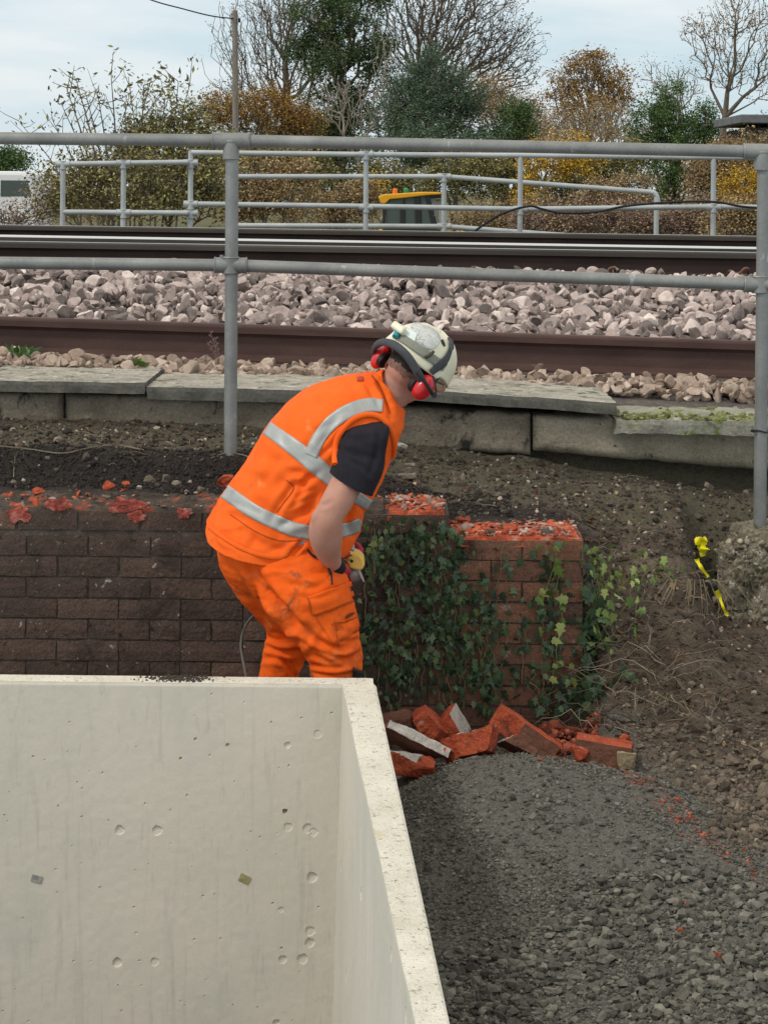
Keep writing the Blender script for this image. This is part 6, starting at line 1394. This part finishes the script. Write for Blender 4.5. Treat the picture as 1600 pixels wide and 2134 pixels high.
ah = [(700, 968), (699, 935), (708, 905), (728, 880), (756, 866), (782, 866), (804, 880), (817, 905), (820, 935), (812, 968), (800, 1000), (786, 1028)]
pts = []
for p in spline(ah, 4):
    h = cast(bv_t, p[0], p[1], .004)
    if h is not None: pts.append(h)
pts2 = [pts[0]]
for q in pts[1:]:
    if (q - pts2[-1]).length < .09: pts2.append(q)
sm_ = pts2[:1] + [(pts2[i - 1] + pts2[i] * 2 + pts2[i + 1]) / 4 for i in range(1, len(pts2) - 1)] + pts2[-1:]
o = MB().tube(sm_, [(.007, .010)] * len(sm_), 10).build('armhole_binding', M['orange'], vest, auto=60)

# --- body: one continuous skin surface (head, neck, trunk, arms, hands, legs)
HC = Q(856, 772, .02)                                   # centre of the head
Rv, Uv, Fw = Vector((.72, -.52, -.455)).normalized(), Vector((.62, .18, .765)), None
Uv = (Uv - Rv * Uv.dot(Rv)).normalized(); Fw = Uv.cross(Rv)
Hp = lambda r_, f, u: HC + Rv * r_ + Fw * f + Uv * u
B_ = Parts()
B_.blob(Hp(0, -.005, .015), (Rv * .076, Fw * .098, Uv * .102)); B_.blob(Hp(0, .035, -.05), (Rv * .060, Fw * .062, Uv * .070)); B_.blob(Hp(0, .078, -.095), (Rv * .030, Fw * .024, Uv * .022), 2)
B_.blob(Hp(0, .103, -.028), (Rv * .014, Fw * .022, Uv * .026), 2); B_.blob(Hp(0, .092, .018), (Rv * .048, Fw * .016, Uv * .012), 2); B_.blob(Hp(0, .094, -.066), (Rv * .022, Fw * .010, Uv * .008), 2)
for s in (-1, 1): B_.blob(Hp(s * .080, -.005, -.02), (Rv * .010, Fw * .018, Uv * .032), 2); B_.blob(Hp(s * .045, .062, -.045), (Rv * .022, Fw * .02, Uv * .025), 2)
nk = [(*(785, 850), .01, .075), (805, 828, .012, .066), (824, 806, .016, .063), (842, 786, .02, .062)]
B_.tube(nk, 5, 24)
B_.tube([(560, 1120, 0, .13), (600, 1030, 0, .13), (670, 930, 0, .135), (740, 870, 0, .11), (790, 845, .01, .07)], 5, 24)
B_.tube([(742, 885, .02, .075), (764, 905, -.10, .05), (752, 930, -.20, .044), (735, 965, -.255, .052), (712, 1008, -.292, .052), (692, 1042, -.305, .049), (684, 1068, -.298, .0545), (684, 1092, -.275, .0545), (687, 1120, -.235, .045), (693, 1146, -.185, .034), (699, 1163, -.15, .029), (705, 1178, -.12, .030)], 6, 24)
B_.blob(Q(672, 1050, -.315), (Vector((.030, 0, .0)), Vector((0, .03, 0)), Vector((0, 0, .036))), 2)
B_.tube([(735, 870, .05, .08), (742, 885, .15, .065), (745, 940, .20, .056), (742, 1000, .22, .05), (732, 1050, .20, .050), (716, 1100, .15, .042), (706, 1128, .13, .030), (705, 1144, .11, .029)], 6, 20)
legs_n = [(600, 1150, -.06, .105), (646, 1218, -.115, .105), (680, 1285, -.135, .084), (697, 1338, -.14, .064), (700, 1390, -.13, .058), (696, 1450, -.12, .056), (690, 1540, -.11, .044), (686, 1620, -.10, .038), (684, 1650, -.10, .040)]
legs_f = [(545, 1145, .09, .115), (570, 1220, .11, .10), (598, 1290, .125, .078), (606, 1330, .13, .064), (588, 1385, .14, .056), (572, 1450, .15, .053), (562, 1540, .16, .043), (558, 1620, .16, .038), (558, 1650, .16, .040)]
B_.tube(legs_n, 5, 20); B_.tube(legs_f, 5, 20)
B_.tube([(684, 1648, -.10, .042), (700, 1660, -.115, .036), (735, 1668, -.15, .028)], 4, 14); B_.tube([(558, 1648, .16, .042), (574, 1660, .145, .036), (610, 1666, .11, .028)], 4, 14)
def hand_parts(Pp, wrist, palm, fdir, sdir, ndir, tdir, curl=1.0, gl=0.0):
    """palm block and five curled fingers; fdir fingers, sdir towards the thumb side, ndir the palm's inner side"""
    Pp.add(tube([wrist, wrist.lerp(palm, .5), palm + fdir * .02], [(.026 + gl, .032 + gl), (.024 + gl, .040 + gl), (.019 + gl, .042 + gl)], 18))
    root = palm + fdir * .03
    for i, (o_, L, rr) in enumerate(((.032, .072, .0092), (.011, .080, .0096), (-.011, .075, .0092), (-.032, .060, .0082))):
        p = root + sdir * o_; pts = [p - fdir * .02, p]; d = fdir.copy()
        for k, (ln, an) in enumerate(((.45, 35), (.32, 65), (.23, 45))):
            ax = fdir.cross(ndir).normalized(); d = Matrix.Rotation(R(an * curl), 3, ax) @ d; p = p + d * (L * ln); pts.append(p.copy())
        Pp.add(tube([Vector(q) for q in spline(pts, 4)], [rr + gl * .8] * (4 * (len(pts) - 1) + 1), 10))
    p = palm + sdir * .036 - fdir * .02; q = p + (sdir * .6 + fdir * .5 + ndir * .5).normalized() * .034; e = q + (fdir * .5 + ndir * .9).normalized() * .03; 
    Pp.add(tube([Vector(z) for z in spline([p - sdir * .015, p, q, e], 4)], [.0125 + gl] * 9 + [.0115 + gl, .011 + gl, .0105 + gl, .009 + gl], 10))
f1, g1, n1_ = Vector((.12, 1, -.05)).normalized(), Vector((-.12, .05, 1)).normalized(), Vector((1, -.12, .1)).normalized()
wr1, pl1 = Q(699, 1160, -.15), Q(705, 1183, -.085)
hand_parts(B_, wr1, pl1, f1, g1, n1_, None)
wr2, pl2 = Q(704, 1142, .115), Q(712, 1158, .09)
f2, g2, n2_ = Vector((.1, -.1, -1)).normalized(), Vector((1, 0, .1)).normalized(), Vector((0, -1, .1)).normalized()
hand_parts(B_, wr2, pl2, f2, g2, n2_, None, .8)
Vb, Fb = remesh(B_.V, B_.F, .0052, 3); N = vnormals(Vb, Fb)
Vb = crease(Vb, N, [([(690, 1045), (678, 1052), (664, 1052)], 5, .003), ([(700, 985), (715, 1010), (712, 1035)], 12, -.003), ([(660, 1090), (690, 1096), (715, 1088)], 16, -.002), ([(800, 800), (822, 812), (840, 822)], 8, .003), ([(790, 815), (812, 830), (832, 842)], 6, .002)])
body = obj_np('body', Vb, Fb, M['skin'], person, True)
# eyes
for s in (-1, 1):
    mb = Parts(); mb.blob(Hp(s * .031, .083, -.004), (Rv * .012, Fw * .012, Uv * .012), 2); x_ = MB().add(mb.V, mb.F); x_.build('eye', mat('eye_white', (.7, .7, .68), 5, .2, 0) if s < 0 else bpy.data.materials['eye_white'], body, smooth=True)
# gloves
G_ = Parts(); hand_parts(G_, wr1 + (wr1 - pl1) * .1, pl1, f1, g1, n1_, None, 1.0, .0035); Vg, Fg = remesh(G_.V, G_.F, .0042, 2); obj_np('glove', Vg, Fg, M['redglove'], person, True)
G_ = Parts(); hand_parts(G_, wr2 + (wr2 - pl2) * .1, pl2, f2, g2, n2_, None, .8, .0035); Vg, Fg = remesh(G_.V, G_.F, .0042, 2); obj_np('glove', Vg, Fg, M['redglove'], person, True)
a, b_ = Q(696, 1154, -.168), Q(702, 1168, -.138); MB().tube([a, a.lerp(b_, .5), b_], [.034, .037, .036], 16).build('glove_cuff', M['black'], person, auto=50)
# hair: dark on the back of the head, clippered towards the neck
def cap_shell(name, ctr, ax, keep, mt, sub=5, off=1.0):
    v, f = ico(sub); A = np.array([tuple(a) for a in ax]) * off; k = keep(v); m_ = k[f].all(1); f = f[m_]
    used = np.unique(f); mp_ = -np.ones(len(v), int); mp_[used] = np.arange(len(used)); vv = (v @ A + np.array(tuple(ctr)))[used]
    vv = vv + (v[used] @ A) * (.006 * vnoise(v[used], 30, 2, 2))[:, None] * 2
    return obj_np(name, vv, mp_[f], mt, body, True)
axh = (Rv * .076, Fw * .098, Uv * .102)
nzv = lambda v: .12 * vnoise(v, 5, 2, 4)
cap_shell('hair', Hp(0, -.005, .015), axh, lambda v: (v[:, 1] < .1 + nzv(v)) & (v[:, 2] > -.34 + nzv(v)), M['hair'], 5, 1.045)
cap_shell('clippered_hair', Hp(0, -.005, .010), axh, lambda v: (v[:, 1] < -.05 + nzv(v)) & (v[:, 2] > -.52 + nzv(v)), M['stubble'], 5, 1.022)

# --- helmet
HB = HC + Uv * .035 + Fw * .0
hp_ = lambda r_, f, u: HB + Rv * r_ + Fw * f + Uv * u
helmet = thing('helmet', None, None, HB); helmet.parent = person; helmet.matrix_parent_inverse = Matrix.Translation(-Vector(person.location))
del_keys = [k for k in ('label', 'category') if k in helmet]
nu_, nv_ = 96, 40
def hel(rx, fy, uz, drop=0.0):
    V = []
    for j in range(nv_ + 1):
        t = j / nv_ * math.pi / 2
        for i in range(nu_):
            a = 2 * math.pi * i / nu_; cx, cy = math.cos(a), math.sin(a)
            cx2 = math.copysign(abs(cx) ** .92, cx); cy2 = math.copysign(abs(cy) ** .92, cy)
            ct = math.cos(t) ** .82; u = math.sin(t) ** .95 * uz
            rr = 1.0 + .03 * max(0, 1 - t / .18)
            f = cy2 * fy * ct * rr; r_ = cx2 * rx * ct * rr
            rib = .004 * math.exp(-(r_ / .022) ** 2) * min(1, t * 2) + .0025 * (math.exp(-((abs(r_) - .055) / .012) ** 2)) * min(1, t * 2)
            base = -.012 * (cy < -.2) * 1.0 - .018 * max(0, -cy) * max(0, 1 - t / .3) - .0
            V.append(hp_(r_, f, u + rib + base))
    return V
V = hel(.122, .150, .135); F = []
for j in range(nv_):
    for i in range(nu_): F.append((j * nu_ + i, j * nu_ + (i + 1) % nu_, (j + 1) * nu_ + (i + 1) % nu_, (j + 1) * nu_ + i))
pk = len(V)
mb = MB().add(V, F)
# peak at the front
pv = []
for i in range(25):
    a = math.pi * (.16 + .68 * i / 24)
    c_, s_ = math.cos(a), math.sin(a); pv.append((hp_(c_ * .119, s_ * .146, .004), hp_(c_ * .119, s_ * .146 + .055 * math.sin(math.pi * i / 24) ** .7, -.016 * math.sin(math.pi * i / 24))))
b0 = len(mb.v); mb.v += [tuple(p) for q in pv for p in q]; mb.f += [(b0 + 2 * i, b0 + 2 * i + 1, b0 + 2 * i + 3, b0 + 2 * i + 2) for i in range(24)]; mb.m += [0] * 24
shell = mb.build('shell', M['helmet'], None, smooth=True); so = shell.modifiers.new('s', 'SOLIDIFY'); so.thickness = .005; so.offset = -1
def child(o):
    o.parent = helmet; o.matrix_parent_inverse = Matrix.Translation(-HB); return o
child(shell)
bvh_h = BVHTree.FromPolygons([Vector(v) for v in mb.v], mb.f)
def onh(name, specs, mt, off=.003, nv=5, nu=40, th=.0015):
    o = band_obj(name, bvh_h, specs, off, mt, None, nv=nv, nu=nu, th=th); return child(o)
onh('headlamp_strap', [[(822, 697, 17), (845, 710, 17), (870, 727, 18), (892, 742, 18), (914, 757, 18), (926, 766, 18)]], M['strapgrey'], .0035)
onh('sticker', [[(832, 692, 26), (850, 700, 30), (866, 706, 30)]], M['sticker'], .0018); onh('sticker', [[(868, 696, 10), (872, 694, 34), (890, 704, 44), (906, 716, 34), (911, 720, 10)]], M['sticker_grey'], .0018)
onh('sticker', [[(858, 676, 14), (872, 682, 15), (884, 690, 12)]], M['sticker_grey'], .0018)
onh('vent_slot', [[(920, 708, 5), (923, 715, 6), (926, 722, 4)]], M['black'], .0012, 3, 12, 0)
onh('goggle_strap', [[(936, 705, 7), (938, 725, 9), (930, 745, 13), (920, 756, 16), (906, 768, 14), (896, 776, 12)]], M['darkband'], .005)
def onh_tube(name, pts, rad, mt, off):
    q = [cast(bvh_h, p[0], p[1], off) for p in spline(pts, 4)]; q = [p for p in q if p is not None]
    if len(q) > 2: return child(MB().tube(q, rad, 8).build(name, mt, None, auto=50))
onh_tube('clip', [(884, 745), (893, 741), (901, 733)], .0055, mat('brown_plastic_clip', (0.06, 0.052, 0.038), 9, .6, 0), .007)
onh_tube('buckle', [(826, 707), (832, 697), (837, 689)], .011, M['teal'], .012)
lamp = MB(); c = hp_(-.05, -.155, .035); rtm = Matrix((Rv, Fw, Uv)).transposed(); lamp.box(c, (.055, .035, .028), rtm); child(lamp.build('lamp_battery', M['helmet'], None, bevel=.008))
lamp = MB(); c = cast(bvh_h, 806, 686, .0) or hp_(-.06, -.13, .04)
# ear defenders on a band round the back
band_pts = [(784, 748, .075), (779, 733, .05), (785, 718, .01), (802, 711, -.05), (824, 716, -.105), (846, 734, -.135), (862, 757, -.14), (874, 780, -.13), (884, 796, -.115)]
q = spline(band_pts, 6); child(MB().tube([Q(*p) for p in q], [(.0145, .009)] * len(q), 12).build('neck_band', M['darkband'], None, auto=60))
def cup(c, outn, upv, r1, r2, dep, label=None):
    fw_ = outn.cross(upv).normalized(); mb = Parts(); v, f = ico(4)
    v = np.sign(v) * np.abs(v) ** np.array([.85, .9, .9]); A = np.array([tuple(outn * dep), tuple(fw_ * r1), tuple(upv * r2)]); vv = v @ A + np.array(tuple(c))
    o = obj_np('ear_cup', vv, f, M['redplastic'], None, True); child(o)
    mb2 = MB().tube([c - outn * dep * 1.0, c - outn * dep * .4], [(r1 * .98, r2 * .98), (r1 * .95, r2 * .95)], 24); child(mb2.build('ear_cushion', M['black'], None, auto=50)); return o
cr_ = Q(881, 801, -.105); cup(cr_, (Rv * .95 - Fw * .25).normalized(), Uv, .034, .046, .030)
cl_ = Q(794, 747, .055); cup(cl_, -(Rv * .95 + Fw * .1).normalized(), Uv, .030, .046, .024)
mb = MB().tube([Q(*p) for p in spline([(868, 768, -.15), (880, 782, -.16), (893, 803, -.158), (903, 818, -.145)], 5)], [(.007, .0045)] * 16, 8); child(mb.build('cup_arm', M['black'], None, auto=60))
mb = MB().tube([Q(*p) for p in spline([(899, 776, -.13), (904, 792, -.14), (906, 808, -.14), (903, 818, -.14)], 5)], [(.003, .003)] * 16, 6); child(mb.build('cup_wire', M['black'], None, auto=60))
mb = MB().tube([Q(903, 815, -.13), Q(903, 815, -.155)], .008, 10); child(mb.build('cup_pivot', M['black'], None, auto=50))
mb = MB().tube([Q(*p) for p in spline([(930, 738, -.02), (918, 770, -.06), (905, 795, -.06), (880, 830, .0)], 6)], [(.009, .0018)] * 19, 8); child(mb.build('chin_strap', M['darkband'], None, auto=60))

# --- trousers
T_ = Parts()
T_.tube([(545, 1118, 0, .15), (548, 1140, .0, .155), (560, 1165, .0, .15), (585, 1205, .0, .12)], 5, 28)
tn = [(588, 1128, -.06, .125), (608, 1165, -.085, .136), (644, 1218, -.115, .142), (668, 1262, -.13, .122), (688, 1305, -.14, .102), (700, 1340, -.14, .091), (703, 1380, -.135, .086), (702, 1420, -.128, .083), (697, 1500, -.115, .078), (692, 1590, -.105, .070), (688, 1630, -.10, .068)]
tf = [(530, 1128, .08, .125), (530, 1165, .095, .130), (548, 1215, .105, .118), (575, 1265, .12, .098), (598, 1305, .13, .085), (602, 1335, .135, .078), (592, 1370, .14, .074), (579, 1410, .145, .070), (568, 1500, .155, .070), (560, 1590, .16, .066), (558, 1630, .16, .064)]
T_.tube(tn, 6, 32); T_.tube(tf, 6, 28)
Vp, Fp = remesh(T_.V, T_.F, .006, 3); N = vnormals(Vp, Fp)
Vp = rough_fabric(Vp, N, .007, 8, 13); N = vnormals(Vp, Fp); Vp = rough_fabric(Vp, N, .003, 34, 15, (1, 1, 1.6)); N = vnormals(Vp, Fp); Vp = rough_fabric(Vp, N, .003, 16, 14, (1, 1, 1.8)); N = vnormals(Vp, Fp)
Vp = crease(Vp, N, [
    ([(640, 1345), (680, 1362), (720, 1372), (758, 1358)], 6, 0.0139), ([(648, 1360), (690, 1380), (730, 1378)], 6, 0.0124), ([(645, 1330), (690, 1350), (740, 1345)], 7, 0.0093), ([(655, 1385), (700, 1392), (750, 1376)], 6, 0.0093), ([(650, 1402), (700, 1407), (745, 1398)], 4, 0.0062),
    ([(635, 1300), (665, 1335), (700, 1352)], 8, 0.0093), ([(560, 1235), (600, 1280), (640, 1325)], 9, 0.0186), ([(520, 1170), (560, 1235), (610, 1300)], 10, 0.0155), ([(690, 1205), (650, 1225), (600, 1215)], 8, 0.0078), ([(700, 1225), (660, 1245), (620, 1240)], 7, 0.0078), ([(690, 1190), (640, 1200), (590, 1185)], 9, 0.0062),
    ([(480, 1180), (520, 1240), (555, 1290)], 10, 0.0078), ([(548, 1325), (580, 1335), (620, 1330)], 6, 0.0124), ([(556, 1345), (590, 1358), (625, 1350)], 6, 0.0109), ([(545, 1372), (580, 1372), (610, 1385)], 6, 0.0078), ([(570, 1318), (600, 1328), (640, 1340)], 6, 0.0109), ([(590, 1375), (605, 1395), (612, 1410)], 5, 0.0093),
    ([(700, 1310), (730, 1318), (755, 1312)], 5, 0.0078), ([(690, 1330), (725, 1335), (758, 1328)], 6, 0.0078), ([(735, 1290), (715, 1300), (700, 1320)], 6, 0.0078), ([(610, 1170), (650, 1190), (700, 1195)], 10, 0.0062)])
N = vnormals(Vp, Fp); Vp = ridged(Vp, N, .009, 9, 61, (.6, .6, 1.3)); N = vnormals(Vp, Fp); Vp = ridged(Vp, N, .0045, 20, 67, (.6, .6, 1.3))
trs = obj_np('trousers', Vp, Fp, M['orange_dirty'], person, True)
bv_tr = BVHTree.FromPolygons([Vector(v) for v in Vp], [tuple(f) for F_ in Fp for f in F_])
def patch(name, bv, quad, off, mt, parent, nu=14, nv=8, th=.003):
    """quad: tl,tr,br,bl in the photo"""
    V = []; F = []; ok = {}
    for i in range(nu + 1):
        for j in range(nv + 1):
            u, v = i / nu, j / nv; a = np.array(quad, float); p = (a[0] * (1 - u) + a[1] * u) * (1 - v) + (a[3] * (1 - u) + a[2] * u) * v
            h = cast(bv, p[0], p[1], off)
            if h is not None: ok[(i, j)] = len(V); V.append(tuple(h))
    for i in range(nu):
        for j in range(nv):
            k = [(i, j), (i + 1, j), (i + 1, j + 1), (i, j + 1)]
            if all(q in ok for q in k): F.append(tuple(ok[q] for q in k))
    mb = MB().add(V, F); o = mb.build(name, mt, parent, smooth=True); s = o.modifiers.new('s', 'SOLIDIFY'); s.thickness = th; s.offset = 0; return o
patch('pocket_flap', bv_tr, [(640, 1243), (728, 1212), (736, 1252), (654, 1283)], .005, M['orange_dirty'], trs, th=.005)
patch('cargo_pocket', bv_tr, [(655, 1281), (735, 1253), (750, 1312), (696, 1345)], .0025, M['orange_dirty'], trs, th=.003)
thr = bpy.data.materials['dark_orange_thread']
band_obj('seam', bv_tr, [[(640, 1243, 2), (647, 1263, 2), (654, 1283, 2.4), (690, 1272, 2.4), (736, 1253, 2.4)], [(696, 1290, 2), (700, 1320, 2), (704, 1345, 2)], [(690, 1302, 2.4), (705, 1297, 2.4), (722, 1294, 2.4)]], .0085, thr, trs, nv=2, th=0)
band_obj('torn_edge', bv_tr, [[(718, 1287, 4), (728, 1281, 5), (736, 1277, 3)], [(722, 1294, 2), (735, 1290, 3), (740, 1286, 2)]], .006, mat('torn_dark_fabric', (0.16, 0.04, 0.015), 9, .9, 0), trs, nv=2, th=0)
band_obj('side_pocket', bv_tr, [[(634, 1138, 3), (650, 1158, 4), (668, 1166, 5), (682, 1180, 5), (688, 1200, 4)]], .004, M['black'], trs, nv=2, th=0)
q = [cast(bv_tr, *p, .008) for p in ((688, 1192), (689, 1205), (690, 1218))]
if all(q): MB().tube(q, [.002, .004, .0035], 6).build('zip_pull', M['black'], trs, auto=60)
kq = [cast(bv_tr, *p, .0) for p in ((742, 1400), (742, 1425))]
patch('knee_pad', bv_tr, [(736, 1393), (752, 1396), (756, 1470), (730, 1470)], .006, M['black'], trs, th=.012)
kp = Parts(); kp.blob(Q(752, 1412, -.15), (Vector((.018, 0, 0)), Vector((0, .05, 0)), Vector((0, 0, .04))), 2); MB().add(kp.V, kp.F).build('knee_pad', M['black'], trs, smooth=True)
kp = Parts(); kp.blob(Q(625, 1375, .16), (Vector((.02, 0, 0)), Vector((0, .05, 0)), Vector((0, 0, .05))), 2); MB().add(kp.V, kp.F).build('knee_pad', M['black'], trs, smooth=True)
# boots
for dx, dy, yaw in ((688, -.10, -25), (558, .16, -25)):
    b0 = Parts(); rot = Matrix.Rotation(R(-yaw * -1), 3, 'Z'); c = Q(dx, 1650, dy); c.z = h1(c.x, c.y) + .005
    L = lambda x, y, z: c + Vector((x * math.cos(R(20)) , -x * math.sin(R(20)) + y, z))
    b0.add(tube([L(-.02, 0, .18), L(-.02, 0, .09), L(.0, 0, .055), L(.07, 0, .045), L(.14, 0, .038), L(.19, 0, .03)], [.056, .055, .054, .046, .046, .03], 18))
    Vx, Fx = remesh(b0.V, b0.F, .008, 2); Vx[:, 2] = np.maximum(Vx[:, 2], c.z); obj_np('boot', Vx, Fx, M['black'], person, True)

# --- power tool in his hands and its cable
tool = thing('grinder', 'dusty yellow and grey power tool held by the worker against the wall', 'power tool', Q(735, 1165, -.03))
def tool_ext(name, pts, d0, d1, mt, bev=.006):
    a = [Q(*q) for q in pts]; m_ = len(a); mb = MB()
    mb.add([p_ + Vector((0, d0, 0)) for p_ in a] + [p_ + Vector((0, d1, 0)) for p_ in a], [tuple(range(m_)), tuple(range(m_, 2 * m_))[::-1]] + [(i, i + m_, (i + 1) % m_ + m_, (i + 1) % m_) for i in range(m_)])
    o = mb.build(name, mt, tool, bevel=bev, bseg=3); return o
tool_ext('motor_housing', [(702, 1142), (706, 1132), (716, 1131), (736, 1143), (750, 1149), (758, 1158), (760, 1170), (755, 1181), (742, 1180), (728, 1176), (722, 1163), (706, 1153)], -.075, .03, M['yellow_tool'], .012)
tool_ext('top_casing', [(699, 1124), (708, 1117), (722, 1122), (740, 1137), (738, 1144), (716, 1133), (702, 1138)], -.07, .02, M['tool_metal'], .006)
tool_ext('handle', [(704, 1152), (722, 1161), (729, 1178), (728, 1203), (720, 1218), (711, 1222), (709, 1195), (702, 1168)], -.058, .0, M['machine_dark'], .010)
mb = MB()
for k in range(7): mb.box(Q(706 + k * 4.2, 1147.5 + k * 2.0, -.0755), (.0028, .004, .010))
mb.build('vents', M['black'], tool, bevel=.0006)
mb = MB(); mb.tube([Q(734, 1161, -.07), Q(734, 1161, -.079)], .0048, 12); mb.build('screw', M['black'], tool)
tool_ext('switch', [(719, 1142), (732, 1147), (736, 1151), (722, 1148)], -.079, -.06, M['black'], .002)
gx = Vector((.9, 0, .43)).normalized(); g0 = Q(737, 1193, -.03)
mb = MB(); mb.tube([g0 - gx * .020, g0 - gx * .014, g0 + gx * .012, g0 + gx * .018], [.018, .027, .031, .030], 28); mb.build('guard', M['tool_metal'], tool, auto=35)
mb = MB(); mb.tube([g0 + gx * .020, g0 + gx * .0225], .040, 36); mb.build('cutting_disc', mat('disc_abrasive', (0.36, 0.34, 0.30), 40, .8, .2, 300, .001), tool, auto=40)
cbp = [(560, 1262, .05), (540, 1284, .12), (512, 1318, .20), (497, 1348, .23), (493, 1375, .22), (498, 1400, .19), (506, 1425, .15), (520, 1500, .1), (560, 1600, .06), (600, 1650, .02)]
tag(MB().tube([Q(*p) for p in spline(cbp, 6)], .0048, 8).build('power_cable', M['cable'], None, auto=60), 'grey power cable looping down behind the worker\'s legs', 'cable')
